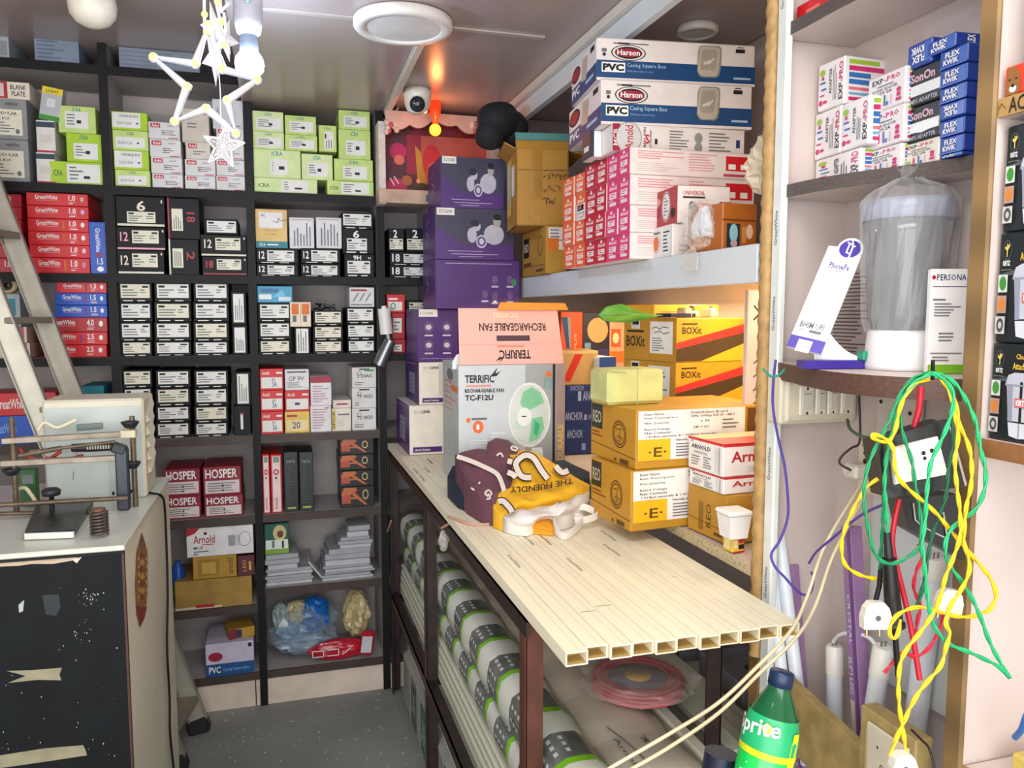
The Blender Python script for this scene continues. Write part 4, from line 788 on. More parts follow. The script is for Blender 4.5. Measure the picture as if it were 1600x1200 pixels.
def scrawl(u0, v0, u1, v1, n, seed):
    rr = random.Random(seed); out = []
    for k in range(n):
        x = u0+(u1-u0)*k/n; s_ = (u1-u0)/n
        out.append(('s', [(x+s_*q/5, v0+(v1-v0)*rr.random()) for q in range(5)], .0022, M('5a3a12', .6)))
    return out
mb.decal((-w/2, -d/2, 0), (1, 0, 0), (0, 0, 1), w, h, [('r', .28, .35, .5, 1, M('a8782a', .15, spec=.8)), ('r', 0, .72, 1, .735, M('8a5f1c', .6))]+scrawl(.52, .6, .98, .7, 6, 3)+[('s', [(.52, .72), (.92, .74)], .002, M('5a3a12', .6))]+scrawl(.52, .44, .85, .54, 4, 4)+scrawl(.5, .28, .75, .38, 4, 5)+[('s', [(.3, .2), (.36, .1), (.46, .14), (.4, .04)], .002, M('caa060', .6))])
mb.decal((-w/2, d/2, 0), (0, -1, 0), (0, 0, 1), d, h, [('r', .05, .3, .5, .95, M('d0c06a', .5)), ('r', .08, .42, .35, .9, M('bcd4dc', .4)), ('r', .58, .42, .85, .82, M('e6e6e2', .4)), ('r', .05, .2, .5, .3, M('e8c02a', .5))])
mb.build('body', ob)
fl = MB().obox((0, -d/2, h), (0, -d/2+.012, h+.045), w, .004, KRAFT, (0, 1, 0)); fl.build('flap', ob)
MB().obox((0, -d/2-.001, h+.028), (0, -d/2+.012, h+.05), w*1.01, .006, M('5f9a96', .3), (0, 1, 0)).build('tape', ob)
MB().obox((-w/2, 0, h), (-w/2-.035, 0, h+.018), d*.95, .004, KRAFT, (0, 0, 1)).build('flap', ob)
MB().obox((w/2, 0, h), (w/2+.05, .0, h-.012), d*.95, .004, KRAFT, (0, 0, 1)).build('flap', ob)
# ---- white and red two-faced boxes in front of the block
C = P(1050, 404, X=.845); C.z = SHU; g = corner(C, -4, w=.16, ul=1013, h=P(1050, 349, X=.845).z-SHU)
UNI = M('eae2e0', .45)
put('carton', 'white adapter box with orange device picture, under the red-sided box', 'box', g, UNI, {'L': [('e', .34, .45, .2, .3, M('d8d4d0', .4)), ('e', .34, .46, .12, .24, M('e06a2a', .4)), ('r', .2, .78, .5, .84, GREYINK), ('r', .6, .08, .96, .9, M('dfeae6', .4)), ('l', .64, .14, .92, .84, 6, INK)], 'F': [('t', 'UNIV', .18, .72, .5, .86, RED2), ('r', .16, .6, .4, .64, INK), ('l', .1, .1, .6, .4, 2, M('cfc4c2', .5))]})
z1 = SHU+g[2]; C = P(1058, 351, X=.85); C.z = z1; g = corner(C, -5, ur=1140, ul=1018, h=P(1058, 289, X=.85).z-z1)
put('carton', 'white adapter box with a solid red picture side', 'box', g, UNI, {'L': [('r', 0, 0, 1, 1, RED2), ('e', .58, .52, .16, .42, UNI), ('o', .58, .52, .15, .4, .1, GREYINK), ('l', .5, .25, .66, .8, 6, GREYINK), ('e', .24, .4, .1, .16, CRIM), ('e', .22, .7, .16, .12, M('d89a98', .4)), ('e', .84, .3, .08, .14, INK)], 'F': [('t', 'UNIVERSAL', .1, .74, .52, .86, RED2), ('r', .1, .66, .52, .71, INK), ('e', .28, .44, .07, .14, INK), ('p', [(.34, .52), (.5, .55), (.68, .5), (.5, .42), (.36, .38)], M('d8503a', .4)), ('r', .2, .12, .34, .22, M('c88a94', .5)), ('r', .8, .5, 1, .58, INK)], 'T': [('r', 0, 0, 1, 1, M('d8404a', .4))]})
# ---- brown box with pictures by the divider
C = P(1128, 394, X=.855); C.z = SHU; g = corner(C, 6, w=.085, d=.12, h=P(1128, 316, X=.855).z-SHU)
put('carton', 'glossy brown box with a torch picture, beside the rope-edged divider', 'box', g, M('a85c1c', .35), {'F': [('r', 0, .62, 1, .66, M('6e3a10', .4)), ('r', .12, .05, .5, .56, M('1c2c3c', .3)), ('e', .32, .36, .12, .2, M('8cc0c8', .3)), ('e', .33, .14, .1, .08, M('c0a0a8', .3)), ('e', .78, .4, .1, .16, M('e0c0a0', .4)), ('r', .56, .15, .68, .5, M('c88a4a', .4))], 'L': [('r', .2, .1, .6, .5, M('c8742c', .4))]})
def blob_bag(name, label, cat, c, s, mat, seed, zmin=None, n=28, m=18, amp=.14):
    rr = random.Random(seed); ph = [rr.uniform(0, 6.28) for _ in range(8)]; mb = MB(); vs = []; fs = []
    for i in range(m+1):
        th = math.pi*i/m
        for j in range(n):
            q = 2*math.pi*j/n; k = 1+amp*(math.sin(5*q+ph[0])*math.sin(3*th+ph[1])+.7*math.sin(9*q+ph[2]+4*th)*math.sin(th)+.5*math.sin(13*th+ph[3]+3*q))*math.sin(th)+.5*amp*rr.uniform(-1, 1)*math.sin(th)
            z = s[2]*math.cos(th)*k
            if zmin is not None: z = max(z, zmin)
            vs.append((s[0]*math.sin(th)*math.cos(q)*k, s[1]*math.sin(th)*math.sin(q)*k, z))
    for i in range(m):
        for j in range(n): fs.append((i*n+j, (i+1)*n+j, (i+1)*n+(j+1) % n, i*n+(j+1) % n))
    mb.add(vs, fs, mat, False)
    return tag(mb.build(name, None, c), label, cat)
FILM = M('e8e4dc', .12, var=.02, alpha=.32, spec=.8); FILMW = M('efe2c8', .2, alpha=.6, spec=.7)
zz = P(1128, 316, X=.855).z
b = blob_bag('plastic_bag', 'crumpled clear plastic bag on top of the brown picture box', 'bag', (.925, 1.335, zz+.062), (.06, .055, .062), FILMW, 5)
c = P(1098, 350, X=.85)
bag = empty('bulb_bag', (c.x, c.y, SHU)); tag(bag, 'clear bag of white bulbs drooping over the pale shelf lip', 'bag')
def rbg(u, v, X=.85): return P(u, v, X=X)-Vector((c.x, c.y, SHU))
bb = blob_bag('film', 'x', 'x', (0, 0, 0), (.036, .045, .052), FILM, 8, -.05); bb.parent = bag; bb.location = (.0, 0, .055); del bb['label']; del bb['category']
for k in range(3): MB().lathe([(0, -.03), (.012, -.028), (.018, -.01), (.012, .012), (.008, .03), (0, .032)], M('d5dae6', .2), 16, (-.005+.004*k, -.022+.02*k, .06), (.1*k-.1, 0, 1)).build('bulb', bag)
mb = MB(); A = [rbg(1084, 384, .828), rbg(1068, 400, .826), rbg(1062, 412, .826), rbg(1076, 424, .826), rbg(1090, 422, .826), rbg(1092, 400, .827)]
mb.add([p for p in A]+[p+Vector((-.004, 0, 0)) for p in A], [tuple(range(6)), tuple(range(11, 5, -1))]+[(i, (i+1) % 6, (i+1) % 6+6, i+6) for i in range(6)], FILM); mb.build('film_tail', bag)
# ================================================================ lower shelf and the boxes overhanging the table
ZL = 1.0301
REO = M('bd8a26', .55, var=.06, scale=10); BRN = M('5f3d10', .5)
reoL = [('r', .02, .52, .28, .96, M('1f2a22', .4)), ('t', 'REO', .05, .62, .25, .84, M('c9c0a0', .5)), ('l', .04, .36, .4, .48, 2, M('7a3a10', .5)), ('s', [(0, .26), (1, .17)], .0016, BRN), ('o', .66, .52, .15, .24, .1, BRN), ('o', .66, .52, .12, .19, .12, BRN), ('s', [(.6, .6), (.7, .62), (.66, .5), (.74, .46)], .002, BRN), ('s', [(.6, .42), (.66, .38), (.7, .44), (.62, .48)], .002, BRN), ('r', .56, .04, .6, .09, BRN), ('r', .68, .03, .86, .11, BRN)]
reoF = [('r', .015, .14, .82, .98, M('ece8e4', .45)), ('t', 'Item Name', .06, .9, .2, .945, INK), ('t', 'Item Description', .06, .83, .3, .875, INK), ('t', 'Net Quantity', .06, .745, .24, .79, INK), ('t', 'Rated Voltage', .06, .64, .25, .685, INK), ('t', 'Net Contents', .06, .585, .25, .63, INK), ('t', 'Distribution Board', .4, .9, .68, .94, INK), ('t', 'SPN 10Way DD IP - REO', .4, .825, .74, .88, INK), ('t', '1 N', .48, .75, .54, .79, INK), ('t', '240 V AC', .42, .65, .54, .69, INK), ('t', '1 N Box assembly & 1 N Door Assembly', .07, .52, .6, .56, INK),
        ('r', .015, .14, .25, .5, M('e8b71c', .45)), ('t', '·E·', .09, .2, .22, .36, BRN), ('t', 'Havells India Ltd.', .29, .45, .5, .49, INK), ('l', .29, .17, .7, .42, 5, GREYINK), ('l', .64, .6, .8, .8, 3, GREYINK), ('r', .84, .5, .94, .95, M('6e3f10', .5))]
C = P(985, 832, Z=ZL); gl = corner(C, 5, w=.36, ul=923, vt=736)
put('carton', 'lower brown distribution-board carton overhanging the table, white label and black badge', 'box', gl, REO, {'L': reoL, 'F': reoF}, 'brown distribution-board cartons')
zr = ZL+gl[2]; C2 = P(993, 731, X=C.x+.012); C2.z = zr; gu = corner(C2, 4, w=.34, ul=923, vt=641)
put('carton', 'upper brown distribution-board carton with white label, under the pale green packet', 'box', gu, REO, {'L': reoL, 'F': reoF}, 'brown distribution-board cartons')
zr2 = zr+gu[2]
C3 = P(950, 634, Y=C2.y+.09); C3.z = zr2; g3 = corner(C3, 3, ur=1038, d=.1, h=P(950, 578, Y=C3.y).z-zr2)
put('carton', 'crumpled pale green packet on the upper distribution-board carton', 'packet', g3, M('c9cb86', .55, var=.1, scale=14, bump=.3), {'F': [('r', .5, 0, .52, 1, M('b4b470', .5)), ('s', [(.02, .96), (.3, .9)], .003, M('a9a968', .5))]}, c=.008)
# arnold boxes and what they stand on
C = P(1134, 852, Z=ZL); gb = corner(C, 4, w=.2, ul=1074, vt=775)
put('carton', 'brown carton under the two white and red boxes, beside the divider', 'box', gb, KRAFT2, {'L': [('r', .3, .1, .42, .7, M('8a6420', .5)), ('t', 'REO', .5, .2, .62, .7, BRN, 90), ('s', [(0, .3), (1, .26)], .0014, BRN), ('r', .7, .1, .9, .16, BRN)], 'F': [('s', [(0, .28), (1, .3)], .0014, BRN)]})
ARN = M('e4e2e2', .4); RR = M('c81e28', .4)
arL = [('r', 0, .92, 1, 1, RR), ('t', 'ARNOLD', .1, .66, .66, .8, INK, 0, .02), ('t', 'CAPACITORS', .16, .52, .56, .6, GREYINK), ('l', .1, .12, .4, .46, 4, GREYINK), ('l', .46, .1, .72, .48, 5, GREYINK), ('r', .78, .1, .88, .84, M('cfd3d4', .4)), ('r', .9, .06, .915, .86, GREYINK), ('s', [(.08, .86), (.14, .9), (.16, .84)], .0015, GREYINK)]
arF = [('r', 0, .9, 1, 1, RR), ('p', [(.3, .9), (.34, .7), (.5, .64), (.7, .7), (.75, .9)], M('dcdada', .4)), ('t', 'Arnold', .1, .42, .62, .76, RED2, 0, .02), ('e', .62, .82, .05, .05, INK), ('r', .4, .34, .8, .37, GREYINK), ('l', .3, .08, .7, .28, 3, M('c9c6c6', .4))]
za = ZL+gb[2]; C2 = P(1130, 792, X=C.x-.004); C2.z = za; ga = corner(C2, 4, w=.2, ul=1077, vt=747)
put('carton', 'lower white and red capacitor box standing on the brown carton', 'box', ga, ARN, {'L': arL, 'F': arF, 'T': [('r', 0, 0, 1, 1, RR)]}, 'white and red capacitor boxes')
zb_ = za+ga[2]; C3 = P(1129, 746, X=C.x-.006); C3.z = zb_; ga = corner(C3, 4, w=.2, ul=1075, vt=694)
put('carton', 'upper white and red capacitor box with open red lid', 'box', ga, ARN, {'L': arL, 'F': arF, 'T': [('r', 0, 0, 1, .55, M('d8504a', .4)), ('r', 0, .55, 1, 1, M('e6d0a0', .4))]}, 'white and red capacitor boxes')
C = P(1144, 876, X=.845); C.z = ZL; g = corner(C, 8, w=.03, d=.03, vt=840)
put('carton', 'tiny yellow and red patterned box under the white plastic tub', 'box', g, M('e4bf3c', .45), {'F': [('e', .7, .72, .25, .16, M('c02a3a', .4)), ('r', .5, .2, .95, .5, INK), ('r', 0, 0, 1, .08, RED), ('r', .08, .3, .4, .8, M('efe0b0', .4))], 'L': [('r', .2, .2, .8, .8, M('f0e0a0', .4))]})
z2 = ZL+g[2]
tb = empty('plastic_tub', (C.x+.004, C.y+.004, z2+.001)); tag(tb, 'small white square plastic tub with lid at the divider foot', 'tub')
hw = .024; mb = MB(); vs = [(sx*q, sy*q, zq) for q, zq in ((hw*.8, 0), (hw, .045)) for sx, sy in ((-1, -1), (1, -1), (1, 1), (-1, 1))]
mb.add(vs, [(3, 2, 1, 0), (4, 5, 6, 7)]+[(i, (i+1) % 4, (i+1) % 4+4, i+4) for i in range(4)], M('e9eaea', .35)); mb.build('body', tb)
MB().box((-hw-.003, -hw-.003, .0455), (hw+.003, hw+.003, .055), M('eff0f0', .35), .003).build('lid', tb)
# BOXit cartons deeper in
BX = M('d49a1c', .5, var=.04); BXL = M('b98a24', .55)
bxF = [('r', .08, .85, .3, .885, INK), ('t', 'BOXit', .08, .64, .36, .8, INK, 0, .02), ('p', [(0, .36), (1, .72), (1, .86), (0, .18+.26)], M('c8302a', .45)), ('p', [(0, .3), (1, .66), (1, .72), (0, .36)], M('c8302a', .45)), ('p', [(0, .02), (.36, .02), (1, .4), (1, .66), (0, .3)], M('4a3418', .45)), ('p', [(.36, 0), (1, 0), (1, .4)], M('eab41e', .45))]
bxL = [('r', 0, 0, 1, 1, BXL), ('t', 'BOXit', .05, .32, .42, .58, INK, 0, .02), ('r', .06, .66, .4, .71, INK), ('r', .15, .74, .32, .97, M('d4d6d0', .45)), ('r', .17, .84, .3, .93, INK)]
bxN = [('r', .52, .18, .94, .92, M('e2e6e2', .4)), ('l', .56, .22, .8, .56, 6, GREYINK), ('s', [(.56, .76), (.64, .8), (.7, .74), (.76, .8), (.86, .78)], .002, INK), ('s', [(.6, .66), (.7, .7), (.78, .64), (.88, .68)], .002, INK)]
C = P(1056, 567, Y=1.83); w_, d_, h_, loc, a = corner(C, 12, ur=1161, ul=975, vt=497)
g = (w_, d_, h_, loc, a)
put('carton', 'upper yellow carton with red slash and stuck-on note, deep on the lower shelf', 'box', g, BX, {'F': bxF, 'L': bxL, 'L/note': bxN}, 'yellow cartons with a red slash')
hl = h_*1.0; loc2 = loc.copy(); loc2.z = loc.z-hl; 
put('carton', 'lower yellow carton with red slash, under its twin', 'box', (w_, d_, hl, loc2, a), BX, {'F': bxF, 'L': bxL, 'L/note': [('r', .5, .2, .9, .9, M('e2e6e2', .4)), ('l', .54, .3, .86, .8, 5, GREYINK)]}, 'yellow cartons with a red slash')
ztop = loc.z+h_
put('carton', 'brown carton at the back holding up the red-slashed yellow pair', 'box', (w_*.95, d_*.95, loc2.z-ZL, Vector((loc2.x, loc2.y, ZL)), a), KRAFT2)
# items lying on the BOXit carton
e1 = Vector((math.cos(a), math.sin(a), 0)); e2 = Vector((-math.sin(a), math.cos(a), 0))
g = (w_*.98, d_*.55, .036, loc+e2*(d_*.2)+Vector((0, 0, h_+.001)), a)
g[3].z = ztop
put('carton', 'flat bright yellow carton lying on the red-slashed cartons under the lip', 'box', g, M('e9b52a', .45), {'F': [('r', .1, .4, .7, .5, M('c9901c', .5)), ('r', .4, .7, .95, .78, M('b57a18', .5))]})
LEAF = M('4f9a34', .4, hex2='7db548', scale=20)
pts = [(936, 500), (950, 486), (972, 482), (990, 490), (1012, 497), (1034, 500), (1010, 506), (985, 511), (960, 511), (944, 508)]
lp_ = loc+e2*(-d_*.4)+e1*(-w_*.5); Yl = lp_.y
q0 = P(985, 497, Y=Yl-.03)
vs = [P(u, v, Y=Yl-.03+.03*math.sin((u-936)/98*3.1))-q0 for u, v in pts]
mb = MB(); ctr = P(975, 497, Y=Yl-.045)-q0
back = [v+Vector((0, .012, 0)) for v in vs]
mb.add(vs+[ctr], [(i, (i+1) % 10, 10) for i in range(10)], LEAF, True); mb.add(back, [tuple(range(9, -1, -1))], LEAF); mb.add(vs+back, [(i, (i+1) % 10, (i+1) % 10+10, i+10) for i in range(10)], LEAF)
mb.tube([P(940, 499, Y=Yl-.042)-q0, ctr+Vector((0, -.003, 0)), P(1034, 500, Y=Yl)-q0, P(1050, 499, Y=Yl+.03)-q0], .0016, M('7fa050', .5), 6)
lf = recalc(mb.build('leaf', None, (q0.x, q0.y, ztop+.012))); tag(lf, 'single broad green leaf lying on the red-slashed yellow carton', 'leaf')
FIT = M('dcc8a4', .5)
for k, (t1, lab) in enumerate(((.3, 'cream plastic fitting lying on the yellow carton near the leaf'), (.62, 'cream plastic fitting on the yellow carton, nearer the divider'))):
    p = loc+e1*(w_*(t1-.5)*1.0)-e2*(d_*.34)
    tag(MB().box((-.028, -.018, 0), (.0, .018, .026), FIT, .004).box((-.002, -.012, .002), (.03, .012, .018), FIT, .004).lathe([(.008, 0), (.008, .012), (.005, .014)], BRN, 12, (.012, 0, .017)).build('fitting', None, (p.x, p.y, ztop+.0008), a+.4*k), lab, 'fitting')
p = loc-e1*(w_*.38)-e2*(d_*.36)
tag(MB().obox((-.05, 0, .006), (.05, .01, .006), .05, .01, M('1c2244', .35)).obox((-.04, 0, .0125), (.03, .01, .0125), .03, .001, M('b9bcc6', .3)).build('blister_pack', None, (p.x, p.y, ztop+.001), .3), 'navy and silver packet lying behind the leaf', 'packet')
# tall white board carton with vertical scrawl between the yellow cartons and the divider
C = P(1164, 640, Y=1.57); C.z = ZL; g = corner(C, 6, ur=1192, d=.012, h=P(1164, 452, Y=1.57).z-ZL)
put('carton', 'tall pinkish white carton with arrow and scrawled writing beside the divider', 'box', g, M('ddcac6', .5), {'F': [('s', [(.3, .93), (.6, .9), (.3, .87)], .004, INK), ('r', 0, 0, .1, .45, M('5a3a7a', .5))]+[('s', [(.35, .68-.06*k), (.6, .7-.06*k), (.5, .65-.06*k), (.7, .64-.06*k)], .003, INK) for k in range(7)]})
# ---- the far end of the lower shelf
C = P(884, 711, Z=ZL); ANC = M('14306e', .42)
ancF = [('t', 'ANCHOR', .42, .78, .95, .92, M('9fb0d8', .4)), ('r', .3, .78, .38, .92, M('9fb0d8', .4)), ('t', 'ANCHOR', -.02, .5, .42, .62, M('9fb0d8', .4)), ('r', .46, .5, .52, .58, M('9fb0d8', .4)), ('t', 'ANCHOR', .55, .5, .9, .58, M('7f94c8', .4)), ('t', 'ANCHOR', .02, .24, .42, .36, M('9fb0d8', .4)), ('r', .4, .06, .5, .16, M('7f94c8', .4)), ('t', 'ANCHOR', .1, .93, .45, 1, M('7f94c8', .4))]
g = corner(C, 0, ur=945, d=.2, vt=603)
put('carton', 'dark blue carton with repeated pale lettering on the lower shelf', 'box', g, ANC, {'F': ancF})
zA = ZL+g[2]; 
C2 = P(872, 601, Y=C.y+.02); C2.z = zA; g2 = corner(C2, -6, ur=934, d=.16, vt=548)
put('carton', 'tan carton with a broad red stripe on the dark blue lettered carton', 'box', g2, M('b9935c', .55), {'F': [('p', [(.1, .1), (.3, .1), (.62, .9), (.42, .9)], M('c8281c', .45)), ('r', 0, .92, 1, 1, M('cdb07a', .5))], 'T': [('r', .4, 0, .6, 1, M('d8502a', .45))]})
C3 = P(936, 601, Y=C.y-.03); C3.z = zA; g3 = corner(C3, 4, ur=962, d=.12, vt=558)
put('carton', 'small blue and white box with label beside the tan striped carton', 'box', g3, M('e2e6ea', .45), {'F': [('r', 0, .62, 1, 1, M('1c3f86', .42)), ('l', .15, .1, .85, .52, 3, GREYINK)]})
zz = zA+g2[2]; 
for k, (u0, u1, vt, mt, lab, pr) in enumerate(((876, 909, 487, M('d8501e', .45), 'orange box with blue tool picture behind the fan box flap', [('p', [(.02, .9), (.3, .9), (.42, .2), (.36, .1)], M('1f3f7a', .4)), ('p', [(.3, .9), (.44, .9), (.46, .3), (.4, .3)], M('8a9098', .4)), ('t', 'SPLIT', .62, .2, .72, .6, M('f0c0a0', .4), 90), ('t', '5', .5, .16, .62, .28, WPK)]),
        (910, 951, 488, M('2a2238', .45), 'dark violet box with tan oval picture, third from the fan flap', [('e', .55, .66, .38, .24, M('d8a468', .4)), ('r', .08, .1, .3, .42, M('7f9ab0', .4)), ('r', .6, .1, .95, .3, M('3a3a6a', .4))]), (952, 975, 500, M('e0a888', .45), 'orange and cream box under the green leaf', [('r', .1, .4, .7, .8, M('e0602a', .4)), ('e', .4, .6, .2, .12, M('f0d8b0', .4)), ('r', .0, .05, .9, .3, M('e8782a', .4))]))):
    C4 = P(u0, 560, Y=C.y+.22); C4.z = ZL; g = corner(C4, 0, ur=u1, d=.1, vt=vt); g = (g[0], .1, g[2], g[3], g[4])
    f = g[2]; c0 = (P(u0, 570, Y=C4.y).z-ZL)/f
    def up_(op):
        o = list(op)
        if o[0] == 'p': o[1] = [(x, c0+(1-c0)*y) for x, y in o[1]]
        elif o[0] == 'e': o[2] = c0+(1-c0)*o[2]; o[4] = o[4]*(1-c0)
        elif o[0] == 'r': o[2] = c0+(1-c0)*o[2]; o[4] = c0+(1-c0)*o[4]
        elif o[0] == 't': o[3] = c0+(1-c0)*o[3]; o[5] = c0+(1-c0)*o[5]
        return tuple(o)
    put('carton', lab, 'box', g, mt, {'F': [up_(x) for x in pr]})
# warm strip light under the upper shelf
sl = empty('strip_light', (1.15, 1.95, 1.597)); tag(sl, 'warm glowing strip light under the upper right-hand shelf', 'strip light')
MB().box((-.012, -.62, -.012), (.012, .62, 0), WPL, .002).build('housing', sl); MB().box((-.009, -.6, -.016), (.009, .6, -.0125), M('ffdf9a', .4, emit=9)).build('diffuser', sl)
area('warm_strip', (1.15, 1.95, 1.575), (1.0, 1.95, 1.0), 1.2, .02, 5, (1, .82, .5))
point('warm_glow_by_bag', (1.05, 1.36, 1.93), .5, (1, .72, .4), .03)  # warm glow added near the plastic bag, no lamp is built for it
# ================================================================ rack of plastic casing used as a table
TZ = 1.0; TX0 = .396; NS = 11; SW = .0368
STEEL = M('3a2a26', .45, .2, var=.25, scale=25, hex2='2a2020'); RUST = M('5c3428', .5, .2, var=.2, scale=20)
rk = empty('rack', (0, 0, 0)); tag(rk, 'dark brown angle-iron rack carrying bundles of white plastic casing', 'rack')
def ang_leg(x, y, sx, sy, z1, mat=STEEL):
    MB().box((min(x, x+sx*.032), y-.0, 0), (max(x, x+sx*.032), y+.004, z1), mat).box((x-.002, min(y, y+sy*.032), 0), (x+.002, max(y, y+sy*.032), z1), mat).build('leg', rk)
LX0, LX1 = .402, .792; LY = (1.275, 2.255, 3.045)
for y in LY:
    ang_leg(LX0, y, 1, -1 if y > 3 else 1, .972, RUST if y < 2 else STEEL); ang_leg(LX1, y, -1, -1 if y > 3 else 1, .972)
for z in (.972, .405):
    for x, s in ((LX0-.003, 1), (LX1+.003, -1)):
        MB().box((min(x, x+s*.004), 1.262, z-.034), (max(x, x+s*.004), 3.052, z), STEEL).box((min(x, x+s*.03), 1.262, z-.004), (max(x, x+s*.03), 3.052, z), STEEL).build('rail', rk)
    for y in (1.30, 2.28, 3.0): MB().box((LX0, y, z-.03), (LX1, y+.004, z-.004), STEEL).box((LX0, y, z-.008), (LX1, y+.03, z-.004), STEEL).build('cross_rail', rk)
# eleven casing lengths side by side make the top
PV = M('f4ecd0', .42, var=.035, scale=1.5, stretch=(20, 1.2, 20)); PVI = M('b89a5e', .5)
def casing(i):
    x = TX0+i*SW; y0 = 1.06+[.0, .012, .004, .006, .0, .004, -.004, .002, .0, .004, .0][i]; y1 = 3.04; h = .0215; w = SW-.0012; t = .0022; z = TZ-h
    mb = MB()
    for lo, hi in (((0, 0, h-t), (w, 1, h)), ((0, 0, 0), (w, 1, t)), ((0, 0, t), (t, 1, h-t)), ((w-t, 0, t), (w, 1, h-t))):
        mb.box((lo[0], 0, lo[2]), (hi[0], y1-y0, hi[2]), PV)
    mb.box((t, .03, t), (w-t, .034, h-t), PVI); mb.box((w*.62, 0, h), (w*.645, y1-y0, h+.0003), M('d3cfb9', .5)); mb.box((t, 0, t+.0001), (w-t, .03, t+.0004), PVI)
    rr = random.Random(i)
    for k in range(2):
        v0 = rr.uniform(.1, .8); mb.decal((0, 0, h), (1, 0, 0), (0, 1, 0), w, y1-y0, [('t', 'GreatWhite', .3, v0, .52, v0+.045, M('8d8870', .5), 270)])
    for k in range(2): 
        v0 = rr.uniform(.02, .9); mb.decal((0, 0, h), (1, 0, 0), (0, 1, 0), w, y1-y0, [('r', rr.uniform(.1, .7), v0, rr.uniform(.72, .95), v0+.001, M('8a8060', .6))])
    o = mb.build('casing', None, (x, y0, z))
    tag(o, f'cream plastic casing length in the table top, {ORD[i] if i < 10 else "last"} from the left edge', 'casing', 'casing lengths forming the table top')
for i in range(NS): casing(i)
# ---- wrapped packs lying on the rack
PKW = M('d7dad0', .18, var=.04, scale=8, spec=.6); PKG = M('686e6b', .2, var=.25, scale=60, stretch=(1, .3, 1), spec=.6); PKL = M('7cc21e', .22); PKT = M('c9cdc8', .25)
PKS = M('c9cac0', .14, var=.05, scale=9, spec=.8)
def pack(name, x0, x1, z0, z1, y0, y1, label, period=.178, off=0, bands=True, mat=None, group='wrapped casing packs', n=14, text=None, pw=.5):
    """long plastic-wrapped pack along Y with printed bands; rounded cross-section"""
    W, H = x1-x0, z1-z0; vs = []; fs = []; mi = []; mb = MB(); ys = [y0]
    segs = []
    y = y0+off-period
    while y < y1:
        for a, b, m in ((0, .1, mat or PKW), (.1, .2, PKL if bands else mat), (.2, .2+pw, PKG if bands else mat), (.2+pw, 1, mat or PKW)):
            s_, e_ = max(y+a*period, y0), min(y+b*period, y1)
            if e_ > s_+1e-4: segs.append((s_, e_, m))
        y += period
    def ring(y):
        k = 1+.035*math.sin((y-y0)/period*6.283+1); e = min(1, .55+8*min(y-y0, y1-y)/.12) if min(y-y0, y1-y) < .05 else 1
        out = []
        for j in range(n):
            q = 2*math.pi*j/n+.2; c_, s_ = math.cos(q), math.sin(q); p_ = 3.2; r_ = 1/((abs(c_)**p_+abs(s_)**p_)**(1/p_))
            out.append(((x0+x1)/2+W/2*r_*c_*k*e, y, max(z0, (z0+z1)/2+H/2*r_*s_*k*e)))
        return out
    for a, b, m in segs:
        A, B = ring(a), ring(b); mb.add(A+B, [(j, j+n, (j+1) % n+n, (j+1) % n) for j in range(n)], m, True)
        if bands and m is PKG and b-a > .06:
            for q in range(4):
                j = [4, 5, 3, 6][q]
                for t_ in (.2, .45, .7):
                    p0 = [Vector(A[j]).lerp(Vector(B[j]), t_), Vector(A[(j+1) % n]).lerp(Vector(B[(j+1) % n]), t_)]; p1 = [Vector(A[j]).lerp(Vector(B[j]), t_+.14), Vector(A[(j+1) % n]).lerp(Vector(B[(j+1) % n]), t_+.14)]
                    ce = Vector(((x0+x1)/2, p0[0].y, (z0+z1)/2)); o_ = ((p0[0]+p0[1])/2-ce).normalized()*.0012
                    f = lambda a_, b_, t: a_.lerp(b_, t)+o_
                    mb.add([f(*p0, .3), f(*p0, .62), f(*p1, .62), f(*p1, .3)], [(0, 1, 2, 3)], PKT)
    mb.add(ring(y0), [tuple(range(n))], mat or PKW); mb.add(ring(y1), [tuple(range(n-1, -1, -1))], mat or PKW)
    if text:
        for tx, yy in text: mb.decal((x1-.02, yy, z1+.001), (0, -1, 0), (1, 0, 0), .09, W, [('t', tx, 0, -.55, 1, -.2, INK)])
    o = recalc(mb.build(name, None)); return tag(o, label, 'pack', group)
pack('casing_pack', .438, .541, .615, .722, 1.03, 3.02, 'glossy grey, white and lime printed casing pack, uppermost along the table side')
pack('casing_pack', .44, .541, .527, .613, 1.06, 3.02, 'grey, white and lime printed casing pack beneath the uppermost one', off=.09)
pack('casing_pack', .546, .72, .61, .70, 1.02, 3.0, 'cloudy film-wrapped white casing pack under the cream table ends', bands=False, mat=M('cfc6b8', .2, var=.06, scale=7, spec=.7), group=None)
o = bpy.data.objects['casing_pack.002']; mb = MB(); mb.decal((.55, 1.1, .7033), (1, 0, 0), (0, 1, 0), .17, .5, [('t', 'JK', .5, .36, .58, .41, INK, 180), ('t', 'Arnold', .2, .2, .26, .42, GREYINK, 270), ('s', [(.24, .5), (.3, .42), (.34, .34), (.37, .24)], .003, GREYINK)]); mb.build('print', o)
pack('casing_pack', .548, .718, .525, .608, 1.08, 3.0, 'plain white casing pack under the film-wrapped one', bands=False, mat=PKW, group=None)
